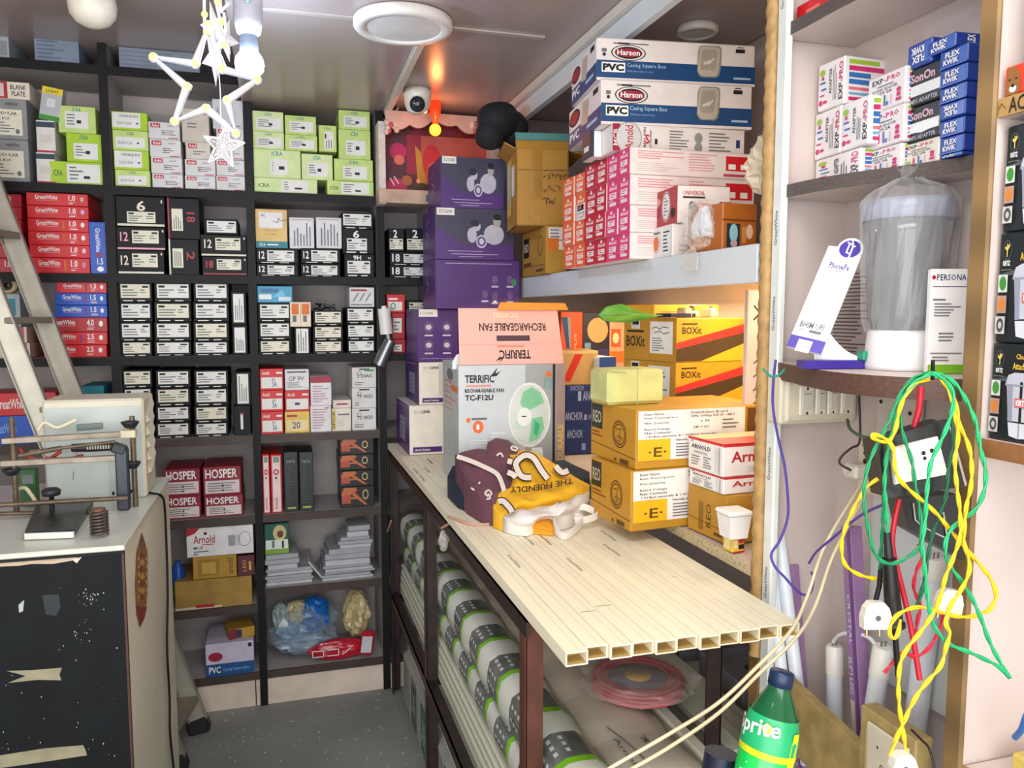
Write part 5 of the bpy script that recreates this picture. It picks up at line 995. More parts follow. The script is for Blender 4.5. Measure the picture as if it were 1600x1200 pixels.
# bare white profiles on the rails
WPR = M('d9dac9', .4, var=.04, scale=3)
def profile(x0, x1, z0, z1, y0, y1, label, lipped=True, group='bare white casing profiles'):
    mb = MB().box((x0, y0, z0), (x1, y1, z1), WPR, .002)
    if lipped: mb.box((x0-.002, y0, z0+.6*(z1-z0)), (x0, y1, z0+.75*(z1-z0)), M('a8a996', .5))
    return tag(mb.build('casing_profile', None), label, 'casing', group)
profile(.437, .47, .4062, .448, 1.0, 3.03, 'wide white profile lowest on the rack rail, aisle side')
profile(.438, .464, .449, .474, 1.02, 3.03, 'white profile lying directly on the wide lowest one')
profile(.439, .468, .475, .499, 1.0, 3.02, 'white profile third up from the rack rail')
profile(.442, .54, .4995, .524, 1.04, 3.02, 'flat white profile under the printed packs')
profile(.475, .60, .4062, .498, 1.06, 3.0, 'thick stack-high white trunking behind the narrow profiles')
profile(.605, .755, .4062, .522, 1.06, 3.0, 'broad white trunking at the far side of the rack', False)
for k, (x0, x1, z0, z1, y0) in enumerate(((.724, .757, .527, .66, 1.05), (.728, .752, .661, .69, 1.1))):
    profile(x0, x1, z0, z1, y0, 2.9, ['tall white profile beside the film-wrapped pack', 'thin white profile on the tall one'][k])
for k, (x0, x1, z1, y0) in enumerate(((.818, .852, .66, 1.275), (.856, .882, .652, 1.272), (.886, .92, .646, 1.27), (.924, .95, .638, 1.268))):
    profile(x0, x1, .6036, z1, y0, 2.85, f'white casing profile on the low wall shelf, {ORD[k]} from the rack', group='profiles on the low shelf')
MBX = M('7d7c82', .45, var=.15)
for k, (u, v) in enumerate(((1088, 1012), (1128, 1048))):
    c = Vector((1.045+.02*k, 1.86-.26*k, .604)); mb = MB().box((-.075, -.1, 0), (.075, .1, .055), MBX, .003)
    mb.lathe([(.012, .0552), (.02, .0556), (.02, .0552)], M('2a2a30', .4), 18, (0, -.02, 0)); mb.lathe([(0, .0553), (.012, .0553)], M('15151a', .5), 18, (0, -.02, 0))
    tag(mb.build('metal_box', None, c), ['dark grey metal knockout box on the low shelf, farther one', 'dark grey metal knockout box on the low shelf, nearer the camera'][k], 'metal box', 'knockout boxes on the low shelf')
# packs on the floor under the rack
GRN = M('2c5c3e', .25, var=.2); GPK = M('9fa39c', .2, var=.08, scale=6, spec=.6)
def floor_pack(x0, x1, z0, z1, y0, y1, label):
    mb = MB().box((x0, y0, z0), (x1, y1, z1), GPK, .02)
    k = 0; y = y0+.08
    while y < y1-.15:
        mb.decal((x0, y+.13, z0), (0, -1, 0), (0, 0, 1), .13, z1-z0, [('r', .05, .12, .95, .92, GRN if k % 2 else M('30423a', .25)), ('t', 'WIRE', .2, .3, .8, .7, M('8fa89a', .3), 270), ('r', .0, .05, .04, .95, WHITE)])
        if k % 2 == 0: mb.decal((x0, y+.3, z1), (0, -1, 0), (1, 0, 0), .3, x1-x0, [('t', 'XEVEL', .2, .3, .6, .5, INK)])
        y += .2; k += 1
    return tag(mb.build('floor_pack', None), label, 'pack', 'long packs on the floor')
floor_pack(.43, .56, .0008, .215, 1.35, 2.95, 'grey plastic pack with dark green panels on the floor, aisle side')
floor_pack(.565, .74, .0008, .2, 1.3, 2.95, 'grey plastic pack on the floor behind the green-panelled one')
profile(.45, .56, .2165, .25, 1.3, 2.95, 'white profile lying on the floor pack')
# pink tie-tapes knotted on the rack
for k, (ua, va, ub, vb) in enumerate(((690, 825, 716, 794), (604, 838, 611, 814))):
    a, b = P(ua, va, X=LX0-.008), P(ub, vb, X=LX0-.006); TP = M('c99a84', .5)
    if k == 0: b.z = TZ+.0035; b.x = .425; pts = [a, (a+b)/2+Vector((-.008, 0, .012)), Vector((LX0-.01, (a.y+b.y)/2-.01, TZ+.003)), b, b+Vector((.05, -.01, -.0005))]
    else: pts = [b, a, P(601, 870, X=LX0-.012)]
    tag(MB().tube(spline(pts, 6), .0035, TP, 6).build('tie_tape', None), ['pink tape knotted over the table edge', 'pink tape hanging from the rack beside the shelf upright'][k], 'tape')
tag(blob_bag('plastic_scrap', 'x', 'x', tuple(P(693, 838, X=LX0-.006)+Vector((.0, 0, -.012))), (.012, .014, .028), FILM, 3, n=14, m=10), 'wisp of clear plastic under the pink tape knot', 'plastic')
# coil of pink wire in its bag
cc = P(1003, 1075, Z=.712); cl = empty('wire_coil', (cc.x, cc.y+.02, .7035)); tag(cl, 'bagged coil of pink-red wire with yellow centre label under the table', 'wire coil')
mb = MB()
for k in range(4):
    for l in range(3):
        r_ = .095-.009*k; mb.tube([(r_*math.cos(q*math.pi/16), r_*math.sin(q*math.pi/16), .006+.009*l) for q in range(32)], .0046, M('b3243c', .35) if (k+l) % 3 else M('cf5a6a', .35), 6, closed=True)
mb.build('coil', cl)
MB().lathe([(0, .027), (.062, .027), (.062, .024), (0, .024)], M('5b5570', .4), 32).build('label_disc', cl); MB().lathe([(0, .0285), (.028, .0285), (.028, .0272)], M('c9a02c', .4), 24).build('centre_label', cl)
b = blob_bag('bag_film', 'x', 'x', (0, 0, .02), (.125, .115, .026), M('d8cfc8', .1, alpha=.28, spec=.9), 11, -.0185, 36, 14, .07); b.parent = cl; del b['label']; del b['category']
# two slack cream cables crossing in front
W2 = M('d9cba6', .45)
for k in range(2):
    px = [(1345, 758), (1290, 850), (1262, 930), (1236, 985), (1180, 1045), (1120, 1100), (1040, 1150), (960, 1196), (900, 1235)]
    pts = [P(u+6*k+10*k*(.2+.5*math.sin(i)), v+13*k+(4*math.sin(i*1.3) if k else 0), Y=y) for i, ((u, v), y) in enumerate(zip(px, (1.08, 1.05, 1.03, 1.0, .98, .97, .97, .97, .97)))]
    tag(MB().tube(spline(pts, 6), .0028, W2, 6).build('cable', None), ['upper of two slack cream wires crossing below the table end', 'lower of two slack cream wires crossing below the table end'][k], 'cable', 'slack cream wires')
# ================================================================ goods standing on the table
T0 = TZ+.0009
PURP = M('4d2a72', .38, var=.06, scale=6); PURD = M('3c3a52', .38); ECOW = M('e6e2d8', .45)
C = P(640, 712, Z=T0); g = corner(C, 0, ur=694, d=.305, vt=634)
ecoF = [('r', .1, .05, .94, .16, PURP), ('t', 'smart batten', .15, .08, .6, .13, WHITE), ('t', 'ECO', .14, .84, .34, .9, M('9aa89a', .4)), ('t', 'LINK', .36, .84, .62, .9, INK, 0, .03)]
ecoL = [('r', 0, 0, 1, 1, PURP), ('r', .3, .2, .7, .7, M('8f8aa6', .4)), ('l', .34, .25, .66, .65, 4, M('5f5680', .4)), ('s', [(.05, .9), (.9, .95)], .002, M('a89ac0', .3))]
put('carton', 'white and purple lamp carton standing on the far end of the table', 'box', g, ECOW, {'F': ecoF, 'L': ecoL}, 'white and purple lamp cartons')
z1 = C.z+g[2]; C2 = P(655, 633, Y=C.y+.005); C2.z = z1; g2 = corner(C2, 0, ur=706, d=.3, vt=566)
put('carton', 'white and purple lamp carton atop the one standing on the table', 'box', g2, ECOW, {'F': ecoF+[('r', .6, .2, 1, .98, M('c9c5bd', .5))], 'L': ecoL, 'T': [('r', 0, 0, 1, 1, M('cdbf98', .5))]}, 'white and purple lamp cartons')
z2 = z1+g2[2]; C3 = P(652, 560, Y=C.y); C3.z = z2; g3 = corner(C3, 0, ur=716, d=.24, vt=483)
put('carton', 'small purple carton with four pictograms, left of the fan box flap', 'box', g3, PURP, {'F': [('r', .05, .86, .5, 1, ECOW), ('t', 'ECOLINK', .08, .9, .4, .95, GREYINK), ('r', .1, .06, .9, .07, M('a897c4', .4))]+[x for cu, cv in ((.28, .66), (.72, .66), (.28, .32), (.72, .32)) for x in (('e', cu, cv, .12, .11, M('5f4a78', .4)), ('e', cu, cv, .07, .05, M('c9c2d0', .4)), ('r', cu-.1, cv-.17, cu+.1, cv-.14, M('c9c2d0', .4)))]}, 'purple downlight cartons')
z3 = z2+g3[2]
# hidden filler carton that the purple pile also stands on
tag(MB().box((-.095, -.11, 0), (.095, .11, z3-T0-.001), PURP, .002).build('carton', None, (.712, 2.86, T0)), 'purple carton behind the fan box, under the purple pile', 'box')
PE = M('c9bccf', .4); FIG = M('b9b4c4', .45)
def purple(lab, u0, u1, vt, z0, ops, y=2.69):
    a, b = P(u0, (vt+PX((.6, y, z0))[1])/2, Y=y), P(u1, vt+20, Y=y); h = P((u0+u1)/2, vt, Y=y).z-z0
    carton('carton', lab, 'box', b.x-a.x, .24, h-.0012, ((a.x+b.x)/2, y+.12, z0+.0006), 0, PURP, {'F': ops, 'L': [('s', [(.3, .3), (.5, .5), (.3, .6)], .003, PE), ('s', [(.3, .7), (.5, .85)], .003, PE)]}, 'purple downlight cartons'); return z0+h
ph = [('r', 0, .3, 1, 1, PURD), ('p', [(0, .62), (.34, .32), (0, .3)], PURP), ('p', [(.34, .3), (.6, .12), (1, .02), (1, 0), (0, 0), (0, .3)], PURP), ('r', .02, .86, .24, 1, ECOW), ('t', 'ECOLINK', .05, .9, .22, .97, GREYINK), ('r', .16, .16, .6, .17, PE), ('r', .2, .1, .8, .11, PE), ('r', .3, .05, .6, .06, PE)]
# two figures in white on the print: one wearing a cap, one with dark glasses; plus a round lamp
ph += [('e', .46, .48, .06, .15, FIG), ('e', .52, .66, .05, .1, FIG), ('e', .5, .72, .06, .07, M('1d2030', .4)), ('e', .74, .5, .13, .2, FIG), ('e', .78, .76, .05, .11, M('a9a2a0', .4)), ('r', .74, .79, .83, .83, INK), ('e', .78, .86, .05, .05, INK), ('e', .58, .36, .07, .13, PE), ('e', .58, .36, .055, .1, M('4a5a80', .4)), ('e', .58, .36, .03, .06, PE)]
ph3 = [('r', .12, .92, .9, .93, PE)]+[x for cu, cv in ((.7, .6), (.88, .6), (.58, .3), (.7, .26), (.88, .28)) for x in (('e', cu, cv, .035, .09, M('6a5488', .4)), ('r', cu-.04, cv-.16, cu+.04, cv-.12, PE))]+[('e', .93, .55, .03, .08, M('3f8a5a', .4)), ('r', .68, .13, .72, .17, WHITE)]
zp = purple('big purple carton with pictograms, lowest of three behind the fan box', 680, 812, 406, z3, ph3)
zp = purple('big purple carton with two figures and a lamp, middle of three', 680, 803, 326, zp, ph)
purple('purple carton with two figures, topmost of three below the shrine', 689, 788, 246, zp, ph)
# ---- fan carton with its lid flap standing up
C = P(717, 768, Z=T0); w, d, h, loc, a = corner(C, -3, ur=882, ul=693, vt=571)
fb = empty('fan_carton', (loc.x, loc.y, T0), a); tag(fb, 'grey rechargeable fan carton with pink lid flap raised, on the table', 'box')
FG = M('c3cbd0', .4, var=.03); PKF = M('eeb0a2', .45, var=.03); SAL = M('d8877a', .45)
mb = MB().box((-w/2, -d/2, 0), (w/2, d/2, h), FG, .002)
FO, FX, FZ = (-w/2, -d/2, 0), (1, 0, 0), (0, 0, 1); f0 = .30   # the cloth bags hide the lowest part
GRN2 = M('7fc79a', .4); GRN3 = M('3fae78', .4); FANW = M('e2e8e4', .4)
def fy(v): return f0+(1-f0)*v
ops = [('r', .62, 0, 1, 1, M('9da2a4', .4)), ('r', .88, .1, .905, 1, INK), ('r', .915, 0, 1, 1, M('a08c84', .45)), ('t', 'TERRIFIC', .06, fy(.80), .33, fy(.89), INK, 0, .03), ('p', [(.30, fy(.88)), (.36, fy(.97)), (.34, fy(.9)), (.39, fy(.93)), (.35, fy(.87))], INK), ('r', .07, fy(.755), .3, fy(.775), SAL), ('t', 'RECHARGEABLE FAN', .06, fy(.69), .42, fy(.735), INK, 0, .03), ('t', 'TC-F12U', .06, fy(.6), .32, fy(.665), INK, 0, .035),
       ('e', .18, fy(.3), .05, .05, M('e86a2a', .4)), ('t', '1', .165, fy(.27), .19, fy(.33), WHITE), ('r', .12, fy(.38), .26, fy(.405), GREYINK), ('e', .09, fy(.38), .02, .02, ORG), ('l', .1, fy(.02), .3, fy(.16), 4, M('e2e6e8', .4)), ('l', .3, fy(.12), .43, fy(.24), 3, M('e2e6e8', .4)),
       ('e', .66, fy(.42), .19, .25, M('cdd6d2', .4)), ('o', .66, fy(.42), .2, .262, .07, FANW), ('p', [(.62, fy(.46)), (.57, fy(.56)), (.6, fy(.69)), (.68, fy(.74)), (.76, fy(.68)), (.8, fy(.56)), (.7, fy(.5))], GRN2), ('p', [(.68, fy(.38)), (.78, fy(.4)), (.8, fy(.26)), (.74, fy(.14)), (.65, fy(.1)), (.67, fy(.24))], GRN2), ('p', [(.71, fy(.36)), (.76, fy(.3)), (.73, fy(.18)), (.7, fy(.2))], GRN3), ('p', [(.6, fy(.4)), (.52, fy(.36)), (.54, fy(.26)), (.62, fy(.28))], M('b9d6c6', .4)), ('e', .61, fy(.4), .07, .075, FANW), ('r', .585, fy(.4), .63, fy(.412), INK),
       ('p', [(.68, fy(.04)), (.78, fy(.04)), (.8, fy(-.16)), (.67, fy(-.16))], FANW), ('e', .74, fy(-.2), .1, .05, M('3fae78', .4)), ('p', [(.8, fy(.86)), (.84, fy(.93)), (.88, fy(.86))], ORG), ('t', '12', .8, fy(.72), .88, fy(.84), M('6aa8a4', .4)), ('t', 'DURABLE', .925, fy(-.12), .985, fy(.3), M('d9b470', .4), 90, .04)]
mb.decal(FO, FX, FZ, w, h, ops)
mb.decal((-w/2, d/2, 0), (0, -1, 0), (0, 0, 1), d, h, [('r', 0, 0, 1, 1, M('b9bfbe', .4)), ('e', .5, fy(.86), .2, .05, GREYINK), ('l', .15, fy(.4), .85, fy(.8), 6, M('d9806a', .4)), ('r', .6, fy(.68), .98, fy(.75), ORG)])
mb.build('body', fb)
vt_ = P(788, 480, Y=loc.y-d/2).z-T0-h
mb = MB(); fw = w/2-.004
q = [(-fw, 0), (fw, 0), (fw*.93, vt_), (-fw*1.02, vt_)]
mb.prism([(-fw, 0), (fw, 0), (fw*.93, vt_), (-fw*.98, vt_)], (0, -d/2+.004, h+.0005), (1, 0, 0), (0, .22, .975), .004, PKF)
mb.decal((-fw, -d/2+.0, h), (1, 0, 0), (0, .22, .975), 2*fw, vt_, [('t', 'TERRIFIC', .38, .1, .68, .26, INK, 180, .03), ('p', [(.42, .12), (.37, .02), (.395, .1), (.34, .06), (.38, .14)], INK), ('r', .36, .42, .68, .52, M('4a2a3a', .45)), ('r', .36, .31, .62, .345, SAL), ('t', 'RECHARGEABLE FAN', .2, .6, .84, .74, INK, 180, .02), ('t', 'TC-F12U', .34, .84, .58, .93, M('f4d9a8', .4), 180, .03), ('r', .0, .36, 1, .365, SAL)])
recalc(mb.build('lid_flap', fb))
MB().prism([(-.04, 0), (.17, 0), (.16, .02), (-.03, .022)], (0, -d/2+.02, h+vt_*.975-.004), (1, 0, 0), (0, .22, .975), .003, M('e2902a', .45)).build('inner_flap', fb)
MB().prism([(0, 0), (.04, 0), (.035, .05), (.012, .04), (0, .02)], (-w/2-.012, -d/2+.03, h-.012), (1, 0, 0), (0, 0, 1), .003, M('dfe3e4', .45)).build('side_flap', fb)
# ---- cloth bags thrown in a heap before it
SLOPE = [.29]
def cl_pt(u, v, lift):
    """point of the pile's sloping surface (leaning up against the fan carton) seen at this pixel"""
    d = FW+RI*((u-800)/F_PX)+UP*((600-v)/F_PX); t = (TZ+lift-SLOPE[0]*1.63-EYE)/(d.z-SLOPE[0]*d.y)
    return O+d*t
def cloth(poly, lift, mat, name, parent=None, rings=9, wr=.004, seed=0, th=True):
    rr = random.Random(seed); ph = [rr.uniform(0, 6) for _ in range(4)]; n = len(poly); pp = []
    for i in range(n):
        a_, b_ = poly[i], poly[(i+1) % n]; k = max(1, int(math.hypot(a_[0]-b_[0], a_[1]-b_[1])/9))
        pp += [(a_[0]+(b_[0]-a_[0])*j/k, a_[1]+(b_[1]-a_[1])*j/k) for j in range(k)]
    n = len(pp); cu = sum(p[0] for p in pp)/n; cv = sum(p[1] for p in pp)/n; vs = []; fs = []
    for r in range(rings+1):
        t = 1-r/rings
        for u, v in pp:
            e = min(1, (1-t)*4); q = cl_pt(cu+(u-cu)*t, cv+(v-cv)*t, lift*(.35+.65*e))
            w_ = wr*(math.sin(70*q.x+38*q.y+ph[0])+.7*math.sin(55*q.y-30*q.x+ph[1])+.5*math.sin(120*q.x+ph[2]))*(.35+.65*e)
            vs.append((q.x, q.y, q.z+max(w_, -lift*.5)))
    for r in range(rings):
        for j in range(n): fs.append((r*n+j, r*n+(j+1) % n, (r+1)*n+(j+1) % n, (r+1)*n+j))
    mb = MB().add(vs, fs, mat, True)
    lo = [(x, y, TZ+.0012) for x, y, z in vs[:n]]; mb.add(vs[:n]+lo, [(j, j+n, (j+1) % n+n, (j+1) % n) for j in range(n)], mat, True)
    return recalc(mb.build(name, parent))
def lay(pl, lift, mat, name, parent): # print lying on the cloth, px polygon subdivided
    cu = sum(p[0] for p in pl)/len(pl); cv = sum(p[1] for p in pl)/len(pl); n = len(pl)
    mb = MB().add([cl_pt(u, v, lift) for u, v in pl]+[cl_pt(cu, cv, lift)], [(i, (i+1) % n, n) for i in range(n)], mat); return mb
def stroke(pts, wpx, lift, mat, name, parent):
    mb = MB(); pts = [Vector((u, v, 0)) for u, v in pts]; pts = spline(pts, 4); L_ = []; R_ = []
    for i, p in enumerate(pts):
        t = (pts[min(i+1, len(pts)-1)]-pts[max(i-1, 0)]).normalized(); nn = Vector((-t.y, t.x, 0))*wpx/2
        L_.append(cl_pt(p.x+nn.x, p.y+nn.y, lift)); R_.append(cl_pt(p.x-nn.x, p.y-nn.y, lift))
    k = len(pts); mb.add(L_+R_, [(i, i+1, k+i+1, k+i) for i in range(k-1)], mat); return mb
NAVYC = M('16263c', .85, var=.12, scale=60); MARC = M('6b4250', .8, var=.08, scale=40); YELC = M('edb520', .75, var=.06, scale=30); WHC = M('e6e0da', .8, var=.05, scale=30); ORC = M('e09a1c', .75)
SLOPE[0] = .12
nv = cloth([(699, 745), (707, 728), (740, 722), (770, 760), (800, 790), (775, 796), (742, 786), (716, 770)], .008, NAVYC, 'cloth', None, 6, .002, 4)
tag(nv, 'navy cloth peeping out under the maroon bag', 'cloth', 'navy cloths under the bags')
SLOPE[0] = .2
nv2 = cloth([(850, 722), (882, 719), (921, 738), (922, 762), (890, 752), (862, 736)], .02, NAVYC, 'cloth', None, 5, .002, 5); tag(nv2, 'navy cloth behind the yellow bag next to the brown cartons', 'cloth', 'navy cloths under the bags')
SLOPE[0] = .29
mr = empty('cloth_bag', tuple(P(760, 745, Z=TZ))); tag(mr, 'maroon printed cloth bag with a white stripe lying before the fan carton', 'bag')
def hang(o, root): o.parent = root; o.location = -root.location; return o
hang(cloth([(711, 712), (722, 705), (748, 702), (760, 703), (762, 691), (775, 684), (794, 688), (812, 702), (818, 740), (806, 764), (792, 772), (776, 796), (752, 780), (730, 752)], .026, MARC, 'body', None, 9, .004, 1), mr)
mb = stroke([(714, 713), (735, 720), (760, 731), (776, 740), (783, 752), (788, 768)], 7, .0345, WHC, 's', None); o = hang(mb.build('stripe', None), mr)
for pl in ([(765, 766), (768, 772), (762, 775), (758, 770), (764, 765)], [(748, 756), (750, 753)], [(776, 712), (782, 708), (786, 714)], [(736, 762), (741, 766)], [(800, 697), (808, 700), (806, 704), (799, 701), (800, 697)], [(762, 771), (766, 778), (760, 780)]):
    hang(stroke(pl, 2.6, .034, WHC, 's', None).build('print_mark', None), mr)
yb = empty('cloth_bag', tuple(P(850, 770, Z=TZ))); tag(yb, 'yellow cloth bag with big white letters and cream handles on the table', 'bag')
hang(cloth([(792, 707), (803, 703), (832, 705), (852, 716), (890, 740), (921, 759), (921, 772), (890, 786), (850, 792), (806, 800), (786, 806), (771, 794), (769, 778), (776, 768), (795, 762)], .036, YELC, 'body', None, 10, .004, 2), yb)
OUT = M('3a2410', .7)
for pl in ([(812, 716), (806, 726), (815, 744), (830, 746)], [(812, 716), (822, 711), (834, 716), (846, 735), (856, 748)], [(868, 728), (878, 738), (888, 735)], [(793, 720), (800, 722)], [(793, 738), (801, 741), (806, 746)], [(779, 784), (786, 783), (796, 793), (800, 800)]):
    mb = stroke(pl, 12.5, .0455, OUT, 's', None); b2 = stroke(pl, 8.5, .047, WHC, 's', None); mb.add(b2.v, b2.f, WHC); hang(mb.build('letter', None), yb)
mb = MB(); vs, fs = text_geo('THE FRIENDLY', .02, 2)
mb.add([cl_pt(895-(98*x)+8*(y-.5)*(1-2*x)*0, 750+15*math.sin(x*1.5)-9*x*0+(-9*(y)+4)*-1, .0465) for x, y in vs], fs, OUT)
hang(mb.build('lettering', None), yb)
hang(cloth([(786, 808), (806, 797), (850, 791), (888, 784), (921, 767), (921, 782), (900, 798), (880, 808), (855, 808), (838, 814), (824, 824), (806, 820)], .039, WHC, 'hem', None, 6, .005, 3), yb)
hang(cloth([(826, 822), (838, 812), (862, 806), (866, 832), (848, 828)], .012, ORC, 'lining', None, 4, .001, 6), yb)
for pl in ([(866, 808), (868, 826), (882, 838), (900, 826), (910, 812), (898, 806)], [(893, 793), (912, 792), (930, 800), (932, 806), (915, 812), (898, 812)]):
    pts = spline([cl_pt(u, v, .016) for u, v in pl], 5); mb = MB()
    for a_, b_ in zip(pts, pts[1:]): mb.obox(a_, b_, .003, .016, WHC)
    hang(mb.build('handle', None), yb)
# ================================================================ cabinet with the bench machine, and the ladder behind it
CZ = 1.0
cc = P(192, 851, Z=CZ); CX, CY = cc.x, cc.y; CY1 = 2.60
cb = empty('cabinet', (CX, CY, 0)); tag(cb, 'cream counter cabinet with chipped black front at the left', 'cabinet')
CRM = M('e6e0cc', .5, var=.05, scale=5); BLP = M('0b1216', .6, var=.25, scale=14, hex2='070b0e', spec=.25); WTOP = M('d3d6ca', .28, var=.05, scale=6)
L_ = 1.0
mb = MB().box((-L_, .012, 0), (-.001, CY1-CY, CZ-.012), CRM); mb.build('body', cb)
mb = MB().box((-L_, 0, 0), (-.004, .0115, CZ-.012), BLP)
W_ = L_
def fd(u0, v0, u1, v1, mat, pl=None):
    """mark on the cabinet front from its pixel rectangle"""
    a, b = P(u0, v1, Y=CY), P(u1, v0, Y=CY); return ('r', (a.x-CX+L_)/L_, a.z/(CZ-.012), (b.x-CX+L_)/L_, b.z/(CZ-.012), mat)
def fp(pts, mat): 
    q = [P(u, v, Y=CY) for u, v in pts]; return ('p', [((p.x-CX+L_)/L_, p.z/(CZ-.012)) for p in q][::-1], mat)
CHIPM = M('cdb79c', .6, var=.12, scale=30); TAPE = M('8f8a70', .5, var=.15, scale=20); FLK = M('a9b0ae', .6)
rr = random.Random(4); marks = [fp([(-20, 872), (60, 868), (110, 863), (122, 870), (112, 876), (82, 881), (50, 881), (28, 884), (-20, 886)], CHIPM), fp([(112, 874), (128, 870), (120, 880)], M('e0d6c8', .6)),
    fp([(10, 1048), (50, 1047), (97, 1043), (93, 1054), (96, 1063), (60, 1062), (12, 1067), (40, 1056)], TAPE), fp([(0, 1180), (70, 1169), (130, 1164), (134, 1172), (136, 1180), (70, 1190), (0, 1200)], TAPE), fp([(29, 945), (38, 937), (36, 955), (30, 957)], FLK), fp([(66, 930), (92, 928), (95, 948), (88, 962), (72, 960)], M('1d2428', .4))]
for k in range(70):
    u, v = (rr.gauss(140, 8), rr.gauss(934, 7)) if k < 26 else (rr.gauss(128, 14), rr.gauss(985, 18)) if k < 44 else (rr.uniform(5, 185), rr.uniform(890, 1190)); s_ = rr.uniform(.6, 1.6)
    marks.append(fp([(u, v-s_), (u+s_*.8, v), (u, v+s_*1.3), (u-s_*.7, v)], FLK))
mb.decal((-L_, 0, 0), (1, 0, 0), (0, 0, 1), L_, CZ-.012, marks); mb.build('front_panel', cb)
MB().box((-.0035, -.001, 0), (.001, .012, CZ-.012), M('4a2a24', .5)).build('edge_strip', cb)
MB().box((-L_, -.006, CZ-.012), (.004, CY1-CY, CZ), WTOP, .002).box((-L_, -.0065, CZ-.01225), (.003, -.003, CZ-.018), BLK).build('top', cb)
# leaf-shaped festive sticker on the side
sl_ = [(222, 832), (231, 862), (231, 930), (226, 965), (219, 980), (214, 960), (212, 915), (214, 862)]
def side(u, v): q = P(u, v, X=CX+.001); return (q.y-CY, q.z)
mb = MB(); GOLD = M('b07f2e', .5, var=.3, scale=60, hex2='7d4a20'); REDB = M('8f2626', .5)
def sp_(pts, k, mat): mb.add([(.0006+.0003*k, *side(u, v)) for u, v in pts], [tuple(range(len(pts)))[::-1]], mat)
sp_(sl_, 0, GOLD); sp_([(222, 832), (228, 852), (225, 860), (217, 853)], 1, M('7a4a3a', .5)); sp_([(213, 948), (230, 948), (226, 966), (219, 980)], 1, REDB)
for k in range(7): v = 868+11*k; sp_([(217, v), (222, v-6), (227, v), (222, v+5)], 2, M('c99a40', .45) if k % 2 else M('8a3a24', .5))
for k in range(6): v = 873+12*k; sp_([(215, v), (217, v-4), (218, v), (217, v+4)], 3, M('d8b458', .45)); sp_([(227, v), (228.5, v-4), (230, v), (228.5, v+4)], 3, M('d8b458', .45))
recalc(mb.build('festive_sticker', cb))
pts = [P(u, v, X=CX+.0095) for u, v in ((252, 775), (257, 790), (260, 850), (262, 930), (261, 1010), (265, 1090), (266, 1150), (275, 1230))]
tag(MB().tube(spline([P(224, 770, Z=CZ+.006), P(240, 771, Z=CZ+.005)]+pts, 5), .0035, BLK, 6).build('power_cable', None), 'black power cable running down the cabinet side', 'cable')
# ---- bench machine
MC = P(230, 777, Z=CZ+.001); My = MC.y
def mp(u, v, y): return P(u, v, Y=y)-Vector((MC.x, My, CZ+.001))
bm_ = empty('bench_machine', (MC.x, My, CZ+.001)); tag(bm_, 'old cream bench machine with louvred casing, clamp bars and coil spring', 'machine')
xl = mp(70, 740, My).x; zt = mp(228, 622, My).z; k_ = (248-800)/F_PX; n_ = RI-FW*k_; dd = -n_.dot(MC-O)/n_.y
CAS = M('d8d4bd', .4, var=.06, scale=6); CASF = M('b9c4bf', .35, var=.1, scale=4)
dpt = .17
mb = MB().box((xl, 0, 0), (0, dpt, zt), CAS, .006); mb.decal((xl, 0, 0), (1, 0, 0), (0, 0, 1), -xl, zt, [('r', .02, .02, .97, .93, CASF), ('r', .62, .02, .9, .45, M('a9b4b2', .35)), ('e', .66, .06, .015, .02, BLK), ('e', .84, .07, .015, .02, BLK), ('s', [(.3, .5), (.34, .44)], .002, GREYD), ('s', [(.28, .3), (.27, .22)], .002, GREYD)]); mb.build('casing', bm_)
for k in range(5):
    z0 = zt*(.22+.13*k); mb = MB().add([(0, dpt*.2, z0), (0, dpt*.8, z0+.045), (0, dpt*.8, z0+.068), (0, dpt*.2, z0+.023), (.009, dpt*.25, z0+.004), (.009, dpt*.75, z0+.042)], [(0, 4, 5, 1), (4, 3, 2, 5), (0, 3, 4), (1, 5, 2)], CAS); recalc(mb.build('louver', bm_))
fy_ = My-.10
STL = M('8d8272', .35, .4, var=.2, scale=30); STD = M('6a5c4a', .4, .3, var=.25, scale=30); IRN = M('23262c', .45, var=.2)
def bar(n, a, b, w_, h_, mat, y=fy_): return MB().obox(mp(*a, y), mp(*b, y), w_, h_, mat, c=.001).build(n, bm_)
bar('clamp_bar', (4, 689), (210, 677), .02, .014, STL); bar('clamp_bar', (2, 724), (186, 715), .02, .014, STL)
MB().obox(mp(189, 678, fy_-.002), mp(213, 677, fy_-.002), .026, .02, M('cfc6a6', .4), c=.002).build('end_block', bm_)
for u, v0, v1 in ((206, 650, 776), (18, 652, 782)):
    y = fy_; a = mp(u, v0, y); b = mp(u, v1, y); b = Vector((a.x, a.y, 0))
    mb = MB().tube([b, a], .0065, STD, 12)
    for q in range(int((a.z)/.007)): mb.lathe([(.0065, 0), (.0078, .002), (.0065, .004)], STD, 10, (a.x, a.y, .007*q))
    mb.build('threaded_post', bm_)
for u, v in ((203, 664), (206, 727), (18, 738)):
    c_ = mp(u, v, fy_); mb = MB().lathe([(.01, -.008), (.014, -.006), (.022, .006), (.022, .009), (.012, .011), (.009, .011)], IRN, 8, c_); mb.build('wing_nut', bm_)
arm = mp(112, 700, fy_-.03); e_ = mp(182, 697, fy_-.03); f_ = mp(189, 705, fy_-.03); g_ = mp(187, 790, fy_-.03); g_.z = .004
mb = MB().tube([arm, arm.lerp(e_, .5), e_], [.010, .012, .011], M('2e2b2a', .4, .3), 12); mb.build('handle', bm_)
